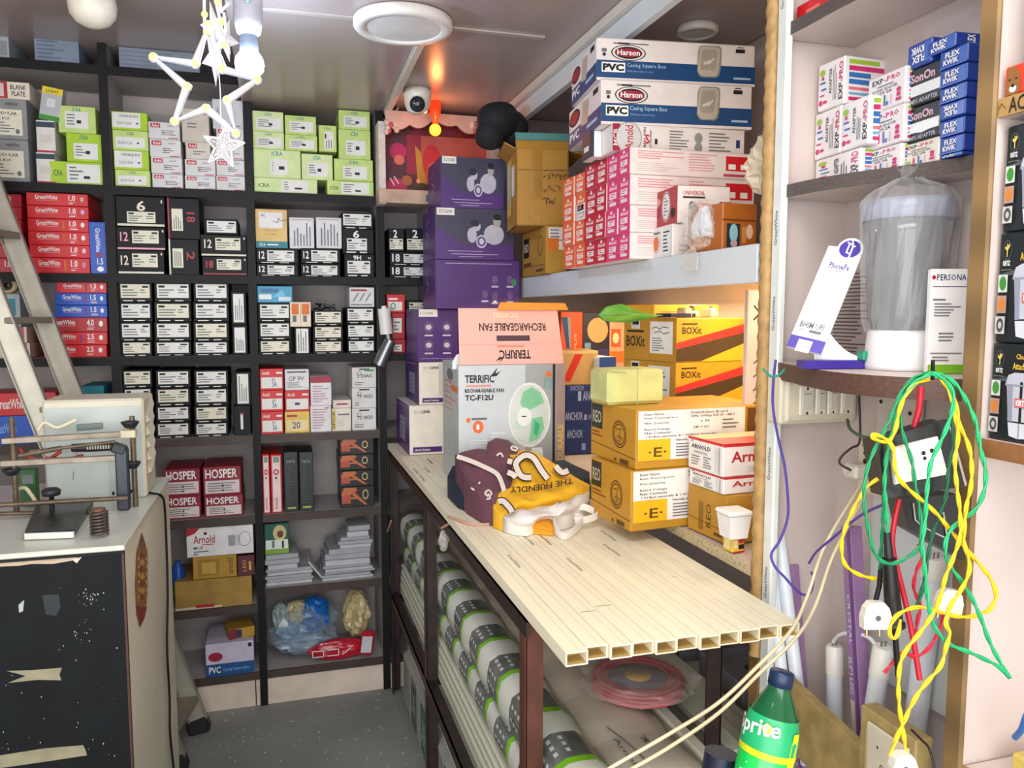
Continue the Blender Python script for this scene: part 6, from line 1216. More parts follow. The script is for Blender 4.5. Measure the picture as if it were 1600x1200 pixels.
MB().obox(e_+Vector((-.01, 0, 0)), f_+Vector((.012, 0, 0)), .03, .024, IRN, c=.004).obox(f_+Vector((.002, 0, .008)), Vector((f_.x+.002, g_.y, .0)), .03, .026, M('2f3944', .35), (0, 1, 0), c=.004).build('arm', bm_)
for k in range(9): MB().box((e_.x-.065+.006*k, e_.y-.013, e_.z-.004), (e_.x-.062+.006*k, e_.y-.0115, e_.z+.006), M('a9a69c', .4)).build('scale_mark', bm_)
y2 = fy_-.06
for (a, b, r_) in (((-20, 790), (200, 778), .006), ((-20, 803), (142, 805), .005), ((30, 712), (96, 700), .006), ((46, 706), (180, 690), .004)):
    A_, B_ = mp(*a, y2), mp(*b, y2); A_.z = max(A_.z, r_+.001); B_.z = max(B_.z, r_+.001)
    MB().tube([A_, B_], r_, STD, 10).build('guide_rod', bm_)
def tp(u, v, dz=0): q = P(u, v, Z=CZ+.001+dz); return q-Vector((MC.x, My, CZ+.001))
q = [tp(40, 842), tp(116, 839), tp(146, 790), tp(60, 792)]; hh = .018
PLB = M('1a1c20', .35, var=.5, scale=50, hex2='4a4c50', thresh=(.55, .75))
mb = MB().add(q+[p+Vector((0, 0, hh)) for p in q], [(3, 2, 1, 0), (4, 5, 6, 7)]+[(i, (i+1) % 4, (i+1) % 4+4, i+4) for i in range(4)], PLB); mb.build('base_plate', bm_)
MB().obox(tp(40, 843, .0)+Vector((0, -.004, .008)), tp(117, 840)+Vector((0, -.004, .008)), .008, .014, M('e0e4de', .3), c=.001).build('front_rail', bm_)
c_ = tp(82, 806); MB().lathe([(.006, .018), (.006, .05), (.02, .052), (.022, .064), (.014, .07), (0, .07)], IRN, 16, (c_.x, c_.y, 0)).build('knob', bm_)
c_ = tp(156, 838); top = P(156, 800, Y=(c_.y+My)).z-CZ
pts = [(c_.x+.017*math.cos(q_*.5), c_.y+.017*math.sin(q_*.5), .004+(top-.004)*q_/88) for q_ in range(89)]
MB().tube(pts, .0032, M('57504a', .35, .5), 7).build('spring', bm_)
MB().lathe([(.0, top), (.014, top), (.014, top+.008), (0, top+.008)], M('6a4a3a', .4), 14, (c_.x, c_.y, 0)).build('spring_cap', bm_)
MB().obox(mp(120, 668, My-.004), mp(160, 665, My-.004), .006, .016, M('6f7c7a', .35, .4), c=.001).build('bracket', bm_)
a = mp(47, 760, My-.02); MB().box((a.x-.022, a.y-.01, .002), (a.x+.018, a.y+.015, .1), M('1d5a2a', .4), .003).box((a.x-.014, a.y-.0105, .06), (a.x+.01, a.y-.009, .085), GREYD).build('terminal_block', bm_)
mb = MB(); 
for k, (col, pl) in enumerate((('b03024', [(95, 705), (70, 720), (40, 712), (30, 700)]), ('d8cba8', [(20, 768), (38, 762), (48, 772), (56, 784)]), ('c03a28', [(130, 712), (100, 718), (70, 716)]), ('e0d8c0', [(120, 655), (90, 668), (70, 660), (60, 672)]))):
    MB().tube(spline([mp(u, v, fy_+.03) for u, v in pl], 5), .005, M(col, .5), 7).build('wire', bm_)
# ---- aluminium ladder leaning behind the cabinet
ALU = M('b9b5a6', .38, .35, var=.06, scale=20); ALD = M('9a978c', .4, .35)
YA = 2.93
A1 = P(34, 420, Y=YA); A0 = P(308, 1128, Y=YA); dA = (A1-A0); A0 = A0-dA*(A0.z-.0)/dA.z
A2 = A0+dA*(2.05/dA.z)
B1 = P(24, 560, Y=2.69); tz = B1.z/dA.z; Bo = B1-(A0+dA*tz); 
ld = empty('ladder', tuple(A0)); tag(ld, 'aluminium stepladder leaning behind the cream cabinet', 'ladder')
ud = dA.normalized()
def stile(off, name):
    a, b = Vector(off), (A2-A0)+Vector(off); sd = Vector((0, 1, 0)).cross(ud).normalized()
    mb = MB().obox(a, b, .058, .004, ALU, (0, 1, 0))
    for s in (-1, 1): mb.obox(a+sd*s*.029, b+sd*s*.029, .004, .026, ALD, (0, 1, 0))
    return mb.build(name, ld)
stile((0, 0, .02), 'stile'); Bo.z = 0; stile(Bo+Vector((0, 0, .02)), 'stile')
MB().obox((0, 0, .0), ud*.05, .075, .05, M('1c1c1e', .6), (0, 1, 0), c=.008).build('rubber_foot', ld); MB().obox(Bo, Bo+ud*.05, .075, .05, M('1c1c1e', .6), (0, 1, 0), c=.008).build('rubber_foot', ld)
zs = P(62, 500, Y=YA).z; k = 0
for j in range(-5, 4):
    z = zs+.27*j
    if z < .1 or z > 1.95: continue
    a = dA*(z/dA.z); b = a+Bo
    MB().obox(a+Vector((0, 0, 0)), b, .075, .02, M('8c8375', .45, .3), c=.002).build('step', ld)
# ================================================================ the shallow niche at the right: shelves
EXW = M('e6e2e4', .4); MAG = M('c8286a', .4); GRL = M('9cc032', .4); BLU = M('2a6ab0', .4); FKB = M('1c3f9a', .35); FKL = M('3a62b8', .3)
def exp(face='E'):
    if face == 'V':   # print turned on its side
        return [('t', 'EXP', .8, .12, .95, .46, INK, 90, .02), ('t', '-PRO', .8, .48, .95, .9, MAG, 90, .02), ('l', .58, .15, .74, .9, 3, GREYINK, 1), ('t', 'ADAPTER', .44, .3, .54, .85, INK, 90), ('r', .1, .56, .3, .6, BLU), ('r', .14, .42, .34, .46, BLU), ('e', .18, .8, .1, .07, GRL), ('e', .14, .16, .07, .06, MAG), ('r', .24, .13, .38, .19, MAG), ('e', .2, .68, .05, .04, MAG), ('r', .1, .3, .28, .33, MAG)]
    return [('t', 'EXP', .12, .76, .42, .9, INK, 0, .02), ('t', '-P', .44, .76, .62, .9, MAG, 0, .02), ('t', 'RO', .64, .76, .86, .9, MAG, 0, .02), ('r', .26, .66, .7, .69, GREYINK), ('t', 'POWER ADAPTER', .14, .54, .8, .62, GREYINK), ('t', '12V 2A', .3, .44, .66, .52, INK), ('e', .2, .2, .06, .07, GRL), ('r', .32, .12, .37, .28, MAG), ('e', .345, .33, .03, .035, MAG), ('r', .46, .1, .5, .4, BLU), ('r', .52, .1, .58, .2, BLU), ('r', .64, .1, .67, .36, M('d8a8c0', .4)), ('r', .78, .12, .92, .2, MAG), ('e', .85, .42, .06, .06, MAG), ('r', .8, .24, .9, .34, MAG)]
EXF = [('r', .1, .84, .8, .93, GRL), ('r', .1, .7, .9, .8, MAG), ('e', .92, .75, .05, .05, MAG), ('r', .1, .56, .6, .66, BLU), ('r', .1, .42, .7, .52, BLU), ('r', .1, .3, .8, .36, M('d86a7a', .4)), ('r', .1, .2, .7, .25, M('6aa8c0', .4)), ('r', .1, .08, .6, .15, MAG)]
EXG = 'white adapter boxes with bright prints'
NZT = NZ[2]+.0006
def nb(uc, ul, vt, z0, X, lab, mat, L, F=None, group=EXG, w=None, ang=-4, vcb=270, name='carton'):
    C = P(uc, vcb, X=X); C.z = z0; w_ = w or (.993-X); g = corner(C, ang, w=w_, ul=ul, h=P(uc, vt, X=X).z-z0)
    put(name, lab, 'box', g, mat, {'L': L, 'F': F or []}, group); return z0+g[2]
za = nb(1344, 1273, 229, NZT, .915, 'white adapter box with sideways print at the bottom left of the niche stack', EXW, exp('V'), EXF)
zb = nb(1407, 1349, 222, NZT, .93, 'white adapter box with upright print, bottom row, under two of its kind', EXW, exp(), EXF)
zc = nb(1465, 1409, 212, NZT, .935, 'creamy white adapter box under the two black ones', M('e2ddd0', .4), exp(), EXF)
z2 = nb(1311, 1272, 164, za, .917, 'white adapter box with sideways print, middle row, far left', EXW, exp('V'), EXF)
z3 = nb(1354, 1313, 148, za, .912, 'white adapter box with sideways print, middle row, second from left', EXW, exp('V'), EXF)
nb(1314, 1277, 88, z2, .918, 'white adapter box showing colourful adapter pictures, upper left of the niche stack', EXW, exp('V'), EXF, w=.09, ang=2)
z2 = nb(1409, 1354, 161, zb, .928, 'white adapter box with upright print, middle of its column of three', EXW, exp(), EXF)
nb(1409, 1355, 103, z2, .929, 'white adapter box with upright print, top of its column of three', EXW, exp(), EXF)
BK = M('15161a', .35)
def blk_l(t2): return [('t', 'SonOn', .14, .62, .8, .86, M('d8b0b8', .4), 0, .03), ('r', .02, .26, .98, .54, M('dfe0e2', .35)), ('t', 'SMPS ADAPTER', .1, .06, .9, .18, M('b9bcc4', .4))]+t2
z2 = nb(1465, 1413, 154, zc, .935, 'lower black adapter box with glossy white patch in the niche', BK, blk_l([('p', [(.1, .3), (.4, .52), (.9, .5), (.96, .3), (.5, .22)], M('eef0f2', .2))]), group='black adapter boxes')
z4 = nb(1466, 1414, 92, z2, .934, 'upper black adapter box with silver band in the niche', BK, blk_l([]), group='black adapter boxes')
FK = [('t', 'FLEX', .22, .52, .74, .82, WHITE, 0, .03), ('t', 'KWIK', .16, .16, .7, .46, WHITE, 0, .03), ('p', [(.0, 0), (1, 0), (1, .1), (0, .06)], FKL), ('r', .72, .1, .98, .9, FKL)]
FKr = [('t', 'KWIK', .16, .54, .7, .84, WHITE, 180, .03), ('t', 'FLEX', .22, .18, .74, .48, WHITE, 180, .03), ('r', .72, .1, .98, .9, FKL)]
FKF = [('t', 'FLEX', .4, .12, .66, .88, WHITE, 90, .03)]
vs_ = [235, 207, 180, 153, 127, 98, 68]; z = NZT
for k, vt in enumerate(vs_): z = nb(1503, 1467, vt, z, .93, f'blue glue box, {ORD[k]} from the bottom of the tall stack beside the post', FKB, FKr if k == 3 else FK, FKF, 'blue glue boxes', ang=-2, w=.054, vcb=262)
nb(1447, 1417, 60, z4, .934, 'blue glue box turned upside down on the upper black box', FKB, FKr, FKF, 'blue glue boxes', w=.055)
nb(1483, 1448, 52, max(z, z4), .93, 'blue glue box lying across the top of the blue stack', FKB, FK, FKF, 'blue glue boxes', w=.05, vcb=262)
C = P(1244, 25, X=.87); C.z = NZ[3]+.0006
tag(MB().box((0, -.09, 0), (.05, 0, .03), RED, .002).decal((0, 0, 0), (0, -1, 0), (0, 0, 1), .09, .03, [('r', .3, .3, .7, .5, M('e86a5a', .4))]).build('carton', None, (C.x, C.y, C.z)), 'small red packet at the top edge of the niche, highest shelf', 'box')
# ---- payment stand
BL = P(1229, 541, D=1.235); BR = P(1283, 554, D=1.205); TLc = P(1289, 383, D=1.275)
ps = empty('payment_stand', (BR.x, BR.y, NZ[1]+.001)); tag(ps, 'white and violet phone-payment card stand on the dark niche shelf', 'payment stand')
o_ = BL-ps.location; ex = (BR-BL); ey = (TLc-BL); Wc, Hc = ex.length, ey.length; ex.normalize(); nz = ex.cross(ey).normalized(); ey = nz.cross(ex)
VIO = M('4a3aa0', .35); VID = M('3a2590', .35); PSW = M('eaeceb', .3)
n = 20; dome = [(Wc*.62+Wc*.36*math.cos(math.pi*k/n), Hc+Wc*.02+Wc*.36*math.sin(math.pi*k/n)) for k in range(n+1)]
poly = [(0, 0), (Wc, 0), (Wc, Hc), ]+[(x, y) for x, y in dome]+[(0, Hc)]
mb = MB().prism(poly, o_-nz*.004, ex, ey, .004, PSW)
HB = Hc+.36*Wc
mb.decal(o_, ex, ey, Wc, Hc, [('e', .62, 1.0, .3, .3*Wc/Hc, VIO), ('t', 'PhonePe', .24, .79, .82, .85, VID, 0, .015), ('s', [(.5, 1.06), (.74, 1.03)], .0022, WHITE), ('s', [(.56, 1.04), (.56, .96), (.68, .955), (.67, 1.035)], .0024, WHITE), ('s', [(.68, 1.03), (.68, .9)], .0026, WHITE), ('s', [(.66, 1.05), (.58, 1.095)], .0022, WHITE), ('t', 'ACCEPTED HERE', .4, .765, .64, .78, GREYINK), ('t', 'BHIM UPI', .12, .2, .8, .26, GREYINK, 0, .015), ('t', 'Powered by', .16, .165, .34, .19, GREYINK), ('r', .44, .165, .78, .19, GREYINK), ('r', 0, 0, 1, .115, VIO), ('r', .26, -.02, .66, .09, PSW), ('t', 'SCAN & PAY', .3, .02, .62, .05, GREYINK)])
recalc(mb.build('card', ps))
# the curved foot beside and behind the card
bk = P(1348, 562, D=1.235)-ps.location; bk.z = 0
def path(q0, h0, w0):
    out = []
    for k in range(9):
        t = k/8; out.append((q0.x*(1-t)+bk.x*t, q0.y*(1-t)+bk.y*t, h0*(1-t)**2.0+.018, w0*(1-.45*t)))
    return out
qa = BR+FW*.05+RI*.008-ps.location; qb = (BL+BR)/2+FW*.012-ps.location
def foot(q0, h0, w0, z0f, z1f, mat):
    secs = path(q0, h0, w0); fd_ = Vector((bk.x-q0.x, bk.y-q0.y, 0)).normalized(); sd_ = Vector((-fd_.y, fd_.x, 0)); vs = []; fs = []
    for cx, cy, hg, hw in secs:
        for s_, zf in ((-1, z0f), (1, z0f), (1, z1f), (-1, z1f)): vs.append((cx+sd_.x*s_*hw, cy+sd_.y*s_*hw, (hg if zf == 1 else zf)))
    for k in range(8):
        for j in range(4): fs.append((k*4+j, k*4+(j+1) % 4, (k+1)*4+(j+1) % 4, (k+1)*4+j))
    fs += [(3, 2, 1, 0), (32, 33, 34, 35)]; return MB().add(vs, fs, mat)
recalc(foot(qa, .075, .009, .013, 1, PSW).build('foot', ps)); recalc(foot(qb, .05, .016, 0, .0125, VID).build('base', ps))
MB().box((bk.x-.012, bk.y-.016, .0126), (bk.x+.004, bk.y, .027), M('1f8a6a', .4), .002).build('tag', ps)
# ---- jar in its plastic wrapping
J = Vector((.922, .998, NZ[1]+.0006)); jr = empty('mixer_jar', tuple(J)); tag(jr, 'smoky mixer jar on white base wrapped in clear plastic, on the niche shelf', 'jar')
MB().lathe([(0, 0), (.054, 0), (.055, .006), (.051, .055), (.048, .06), (0, .06)], M('e8e8ea', .3), 40).build('base', jr)
MB().lathe([(.046, .0605), (.051, .075), (.058, .2), (.063, .225), (.061, .225), (.056, .2), (.049, .075), (.044, .064)], M('6a6c72', .12, alpha=.62, spec=.8), 40).build('jar_body', jr)
MB().lathe([(.0, .068), (.024, .068), (.008, .09), (.006, .11), (0, .112)], M('aeb2b8', .25, .8), 20).build('blade', jr)
MB().lathe([(.064, .2255), (.066, .229), (.066, .25), (.06, .256), (0, .258)], M('8d93a8', .3, alpha=.9), 40).build('lid', jr)
MB().box((-.112, -.006, .1), (-.062, .006, .215), M('4a4c52', .3), .004) if False else None
rr = random.Random(12); prof = [(.054, .058), (.058, .08), (.064, .16), (.068, .215), (.07, .252), (.058, .27), (.03, .282), (.012, .292), (.02, .305)]
vs = []; fs = []; n = 40
for r_, z_ in prof:
    for j in range(n): q = 2*math.pi*j/n; k = 1+.035*math.sin(9*q+z_*60)+.03*rr.uniform(-1, 1); vs.append((r_*k*math.cos(q), r_*k*math.sin(q), z_+.003*rr.uniform(-1, 1)))
for i in range(len(prof)-1):
    for j in range(n): fs.append((i*n+j, i*n+(j+1) % n, (i+1)*n+(j+1) % n, (i+1)*n+j))
MB().add(vs, fs, M('e6e8ea', .1, alpha=.2, spec=.9)).build('plastic_wrap', jr)
# box standing behind the jar with ruled lines, and a tall white leaflet box beside it
C = P(1449, 577, X=.885); C.z = NZ[1]+.0006; g = corner(C, -16, ur=1506, d=.012, h=P(1449, 420, X=.885).z-C.z)
put('carton', 'slim white box with printed panel and green foot, next to the jar', 'box', g, M('eceae8', .4), {'F': [('r', 0, 0, 1, .085, M('7ab82a', .4)), ('t', 'PERSONA', .14, .89, .94, .95, NAVY, 0, .01), ('e', .06, .92, .05, .02, RED2), ('r', .04, .83, .95, .836, NAVY), ('r', .06, .7, .4, .715, GREYINK), ('l', .1, .54, .9, .68, 5, GREYINK), ('l', .25, .3, .7, .4, 3, GREYINK), ('r', .04, .19, .9, .2, GREYINK), ('l', .1, .11, .7, .17, 2, GREYINK)]})
C = P(1316, 560, X=.955); C.z = NZ[1]+.0006
tag(MB().box((0, 0, 0), (.035, .12, .16), M('b9aca8', .5), .002).decal((0, .12, 0), (0, -1, 0), (0, 0, 1), .12, .16, [('l', .05, .02, .95, .98, 24, M('5a5250', .5))]).build('carton', None, (.958, 1.09, C.z)), 'box printed with close dark ruled lines, half hidden behind the jar', 'box')
# ---- bay nearest the camera: stacked attachment boxes
KB = M('1d2326', .35, var=.15, scale=8); YT = M('e0b83a', .4); STEELP = M('b9bcc8', .3); STEELD = M('8f93a4', .3)
def chut():
    return [('t', 'Chutney', .56, .83, .96, .9, YT, 0, .02), ('t', 'Attachment', .5, .74, .99, .81, YT, 0, .02), ('o', .2, .84, .1, .09, .12, M('4a5054', .4)), ('p', [(.14, .86), (.2, .83), (.26, .88), (.24, .9), (.2, .86), (.16, .88)], M('d8c060', .4)), ('p', [(.19, .78), (.21, .78), (.21, .9), (.19, .9)], M('d8c060', .4)), ('t', 'KIRTIZ', .12, .7, .28, .745, WHITE, 0, .02), ('r', .08, .66, .32, .665, GREY),
            ('p', [(.0, .62), (.9, .6), (.95, .66), (.5, .68), (.3, .65)], M('4a5257', .4)),
            ('p', [(.36, .58), (.42, .68), (.56, .71), (.95, .71), (1.0, .66), (1, .2), (.46, .2), (.4, .56)], STEELP), ('p', [(.46, .2), (1, .2), (1, .06), (.7, .04), (.5, .06)], M('c9ccd6', .3)), ('r', .44, .2, 1, .215, INK), ('r', .7, .2, .76, .62, INK), ('r', .7, .04, .73, .2, STEELD), ('r', .36, .575, 1, .59, STEELD), ('p', [(.46, .21), (.56, .21), (.54, .57), (.42, .57)], STEELD), ('r', .6, .36, .86, .45, M('c9605a', .4)), ('t', 'KIRTI', .63, .375, .83, .435, WHITE, 0, .03), ('o', .93, .41, .05, .04, .3, M('7a8aa0', .4)),
            ('r', .05, .46, .26, .62, M('c9ccc8', .4)), ('e', .155, .54, .08, .065, M('3f8a3a', .4)), ('r', .04, .27, .26, .43, M('a88a78', .4)), ('e', .15, .35, .08, .06, M('c87a3a', .4)), ('r', .03, .08, .25, .24, M('b9bab8', .4)), ('o', .14, .16, .08, .065, .5, M('4a4a4a', .4))]
zb = zb1+.0006
edges = [(533, 1541), (368, 1520), (208, 1529)]
z = zb
for k, (vt, ue) in enumerate(edges):
    C = P(ue-(4 if k == 0 else 0), vt, X=.85) if k else P(1515, vt, X=.85)
    ztop = P([1510, 1522, 1533][k], vt, X=.85).z; y1 = [.776, .774, .772][k]-.004
    tag(MB().box((0, -.06, 0), (.14, 0, ztop-z-.001), KB, .002).decal((0, 0, 0), (0, -1, 0), (0, 0, 1), .06, ztop-z-.001, chut()).build('carton', None, (.85, y1, z)), ['black mixer attachment box at the bottom of the stack of three', 'black mixer attachment box in the middle of the stack of three', 'black mixer attachment box directly under the AC plank'][k], 'box', 'black mixer attachment boxes'); z = ztop
tag(MB().box((0, -.06, 0), (.14, 0, .17), KB, .002).decal((0, 0, 0), (0, -1, 0), (0, 0, 1), .06, .17, chut()).build('carton', None, (.85, .735, 1.7576)), 'black mixer attachment box standing above the AC plank', 'box', 'black mixer attachment boxes')
MB().decal((XR-.0016, .775, 1.735), (0, -1, 0), (0, 0, 1), .2, .022, [('t', 'AC', .09, .1, .2, .9, INK, 0, .01), ('s', [(.02, .4), (.04, .7), (.07, .4)], .001, M('6a4a20', .5))]).build('pencilled_letters', ru, (-XR, 0, 0))
tag(MB().box((0, 0, 0), (.03, .03, .035), M('c23a1c', .4), .002).decal((0, .03, 0), (0, -1, 0), (0, 0, 1), .03, .035, [('p', [(.1, .05), (.5, 0), (.75, .1), (.7, .6), (.5, .95), (.15, .9)], M('8a5a28', .5)), ('e', .4, .22, .16, .12, M('e6ddcc', .5)), ('e', .4, .32, .08, .06, INK), ('r', .2, .5, .3, .56, INK), ('r', .5, .5, .6, .56, INK)]).build('carton', None, (.842, .738, 1.7576)), 'tiny red box with a big cat face beside the post', 'box')
tag(MB().box((-.02, -.05, 0), (.03, .05, .03), M('c9b45a', .5), .003).build('wooden_block', None, (.9, .69, .9156)), 'pale yellow wooden block on the lowest shelf at the right edge', 'block')
tag(MB().tube(spline([P(1604, 1118, X=.86), P(1596, 1140, X=.87), P(1586, 1152, X=.88)], 5), .004, M('1f6ab8', .4), 8).build('cable', None), 'blue cable end at the lower right edge', 'cable')
# ================================================================ switches, sockets and wires in the lower niche
SWC = M('ddd6bf', .4, var=.03); SWW = M('e6e2d4', .3); SLOT = M('14120f', .5)
y0 = 1.178; a, b = P(1228, 660, Y=y0), P(1343, 655, Y=y0); zt = P(1290, 592, Y=y0).z; zb_ = P(1290, 658, Y=y0).z
sb = empty('switch_board', (a.x, y0, zb_)); tag(sb, 'cream surface switch board with four switches under the niche shelf', 'switch board'); w_, h_ = b.x-a.x, zt-zb_
w_ = min(w_, XN-a.x-.004)
mb = MB().box((-.008, .006, -.004), (w_+.002, DV0-y0-.023 if False else .046, h_+.004), SWC, .004).box((0, 0, 0), (w_, .01, h_), SWC, .005)
for sx in (.06, .94):
    for sz in (.1, .9): mb.lathe([(0, -.0006), (.0025, -.0006)], M('c9c2aa', .4), 10, (w_*sx, 0, h_*sz), (0, 1, 0))
mb.build('box', sb)
for k, (u0, u1) in enumerate(((.16, .36), (.385, .535), (.55, .7), (.74, .93))):
    mb = MB().box((w_*u0, -.005, h_*.16), (w_*u1, 0, h_*.86), SWW, .002).box((w_*(u0+.03), -.0065, h_*.3), (w_*(u1-.03), -.005, h_*.72), M('dcd8ca', .3), .001)
    mb.decal((w_*u0, -.0051, h_*.16), (1, 0, 0), (0, 0, 1), w_*(u1-u0), h_*.7, [('e', .5, .9, .07, .05, SLOT), ('e', .5, .08, .07, .05, SLOT)]); mb.decal((w_*u0, -.0066, h_*.16), (1, 0, 0), (0, 0, 1), w_*(u1-u0), h_*.7, [('r', .25, .72, .75, .74, GREYINK)])
    mb.build('switch', sb)
# hidden packing so that it is fixed to the divider
def wallplate(u0, u1, v0, v1, dep, name, label, cat, ops, mat, X=XN):
    a, b = P(u0, v1, X=X-dep), P(u1, v1, X=X-dep); zt = P((u0+u1)/2, v0, X=X-dep).z; zb = P((u0+u1)/2, v1, X=X-dep).z; W, H = a.y-b.y, zt-zb
    e = empty(name, (X-dep, a.y, zb)); tag(e, label, cat)
    mb = MB().box((0, -W, 0), (dep-.0006, 0, H), mat, .004); mb.decal((0, 0, 0), (0, -1, 0), (0, 0, 1), W, H, ops); mb.build('plate', e); return e, W, H
wallplate(1366, 1434, 604, 700, .014, 'socket_plate', 'grey-white wall plate with screw holes behind the wire bundle', 'socket', [('e', .12, .88, .04, .035, SLOT), ('e', .12, .72, .04, .035, SLOT), ('e', .8, .6, .04, .035, SLOT), ('r', .08, .8, .7, .815, GREYINK), ('r', .3, .06, .42, .6, M('c6bfb4', .4))], M('cfc8bf', .4))
e, W, H = wallplate(1337, 1390, 692, 775, .03, 'socket', 'cream wall socket with an adapter plugged in, left of the black box', 'socket', [('e', .24, .78, .05, .05, SLOT), ('e', .24, .62, .05, .05, SLOT), ('e', .62, .52, .05, .05, SLOT), ('r', .1, .9, .95, .93, M('b9a98c', .4))], SWC)
pl = MB().box((-.03, -W*.42, H*.3), (-.0006, -W*.02, H*.58), SWW, .004).tube([(-.03, -W*.2, H*.46), (-.038, -W*.2, H*.46)], .006, SWC, 10); tag(pl.build('adapter', None, e.location), 'cream two-pin adapter plugged into the wall socket', 'plug')
# black modular box hanging askew, its sockets facing the aisle
def vplane(d):
    return lambda u, v: P(u, v, D=d)
pv = vplane(.985)
def slab(name, px, d, th, mat, root, inset=0):
    f = [P(u, v, D=d) for u, v in px]; n = FW*th; b = [p+n for p in f]; k = len(f)
    mb = MB().add([p-root.location for p in f+b], [tuple(range(k)), tuple(range(2*k-1, k-1, -1))]+[(i, i+k, (i+1) % k+k, (i+1) % k) for i in range(k)], mat)
    return recalc(mb.build(name, root))
bx = empty('modular_box', tuple(pv(1440, 715))); tag(bx, 'black modular box with white five-pin socket hanging askew among wires', 'socket box')
slab('box', [(1372, 690), (1481, 657), (1508, 757), (1386, 777)], .985, .045, BK, bx); slab('front_frame', [(1370, 689), (1480, 655), (1508, 760), (1385, 779)], .978, .008, M('1a1f20', .3), bx)
slab('socket_plate', [(1391, 700), (1465, 682), (1481, 741), (1398, 757)], .973, .006, SWW, bx); slab('switch', [(1393, 702), (1425, 694), (1434, 748), (1400, 755)], .970, .003, M('e9e6da', .3), bx)
for u, v, r_ in ((1443, 708, .0028), (1456, 704, .0028), (1445, 716, .0024), (1459, 712, .0024), (1454, 726, .0035)):
    MB().lathe([(0, 0), (r_, 0), (r_, .002)], SLOT, 10, P(u, v, D=.9728)-bx.location, FW).build('socket_hole', bx)
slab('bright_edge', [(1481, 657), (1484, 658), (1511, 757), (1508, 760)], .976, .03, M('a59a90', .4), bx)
b2 = empty('mounting_box', tuple(P(1460, 815, D=1.0))); tag(b2, 'empty black mounting box hanging below the modular box', 'mounting box')
slab('body', [(1408, 778), (1496, 772), (1507, 876), (1474, 858), (1418, 826)], 1.005, .04, M('121416', .35), b2)
mb = MB(); 
for pl in ([(1427, 786), (1430, 812), (1440, 822), (1480, 842)], [(1480, 842), (1474, 800)]): mb.tube([P(u, v, D=1.003)-b2.location for u, v in pl], .0011, M('b9b4ac', .4), 5)
mb.build('rim_line', b2)
# nail and wires
NA = P(1457, 578, D=.965)
tag(MB().tube([NA+Vector((0, 0, .012)), NA+Vector((.001, 0, -.012))], .0022, BLK, 8).tube([NA+Vector((0, 0, .0)), Vector((.83, NA.y+.03, NZ[1]-.014))], .0018, BLK, 8).build('hook', None), 'black hook on the niche shelf edge holding the wire bundle', 'hook')
def flex(name, px, d, mat, label, r=.0016, group='twisted flex wires', twist=.048, n=5):
    pts = [P(u, v, D=(d[0]+(d[1]-d[0])*i/(len(px)-1)) if isinstance(d, tuple) else d) for i, (u, v) in enumerate(px)]; pts = spline(pts, n)
    mb = MB()
    if r < 0: mb.tube(pts, -r, mat, 7)
    else:
        L1, L2 = [], []; s = 0; prev = None
        for i, p in enumerate(pts):
            t = (pts[min(i+1, len(pts)-1)]-pts[max(i-1, 0)]).normalized()
            if i: s += (p-pts[i-1]).length
            a = t.cross(FW).normalized(); b = t.cross(a); q = 2*math.pi*s/twist; o = (a*math.cos(q)+b*math.sin(q))*r*.75
            L1.append(p+o); L2.append(p-o)
        mb.tube(L1, r, mat, 6); mb.tube(L2, r, mat, 6)
    return tag(mb.build(name, None), label, 'wire', group)
GW = M('0f8a56', .35, var=.1, scale=30); GWL = M('18a868', .35, var=.1, scale=30); YW = M('ecc312', .35, var=.06); RW_ = M('c4152f', .4); PW = M('4a349a', .4); DW = M('2a1c20', .5)
N0 = (1457, 583)
flex('flex_wire', [N0, (1440, 585), (1420, 598), (1404, 622), (1394, 648), (1378, 680), (1364, 708), (1353, 742), (1350, 782), (1356, 822), (1364, 856), (1374, 874), (1390, 881), (1406, 877), (1424, 867), (1437, 853), (1440, 830), (1437, 795), (1429, 750), (1424, 718), (1411, 678), (1405, 640), (1412, 608), (1432, 590), N0], (.955, .962), GW, 'green wire loop reaching lowest at the left, under the black box')
flex('flex_wire', [N0, (1436, 592), (1416, 612), (1402, 645), (1390, 690), (1384, 735), (1381, 780), (1379, 830), (1376, 868), (1375, 890)], (.95, .99), GW, 'green wire running down to the left white plug')
flex('flex_wire', [N0, (1430, 597), (1408, 628), (1396, 670), (1386, 710), (1382, 755), (1385, 795), (1387, 832)], (.945, .97), GWL, 'green wire running into the black tool handle')
flex('flex_wire', [N0, (1478, 588), (1497, 605), (1513, 632), (1525, 662), (1532, 700), (1540, 738), (1537, 770), (1524, 796), (1504, 812), (1487, 826), (1478, 846), (1478, 866), (1486, 886), (1500, 905), (1516, 930), (1531, 962), (1545, 1000), (1560, 1030), (1577, 1059), (1562, 1043), (1540, 1031), (1512, 1018), (1486, 1008), (1470, 994), (1458, 974), (1451, 945), (1447, 912), (1444, 880), (1441, 848), (1446, 810), (1448, 770), (1455, 722), (1470, 690), (1484, 655), (1490, 622), (1480, 598), N0], (.945, .90), GWL, 'longest green wire, its tip pointing out at the far right')
flex('flex_wire', [(1484, 648), (1490, 690), (1482, 735), (1478, 775), (1468, 805), (1455, 842), (1447, 890), (1440, 925), (1432, 948)], .958, M('0a5a3c', .4, var=.1), 'dark green wire crossing the empty black box')
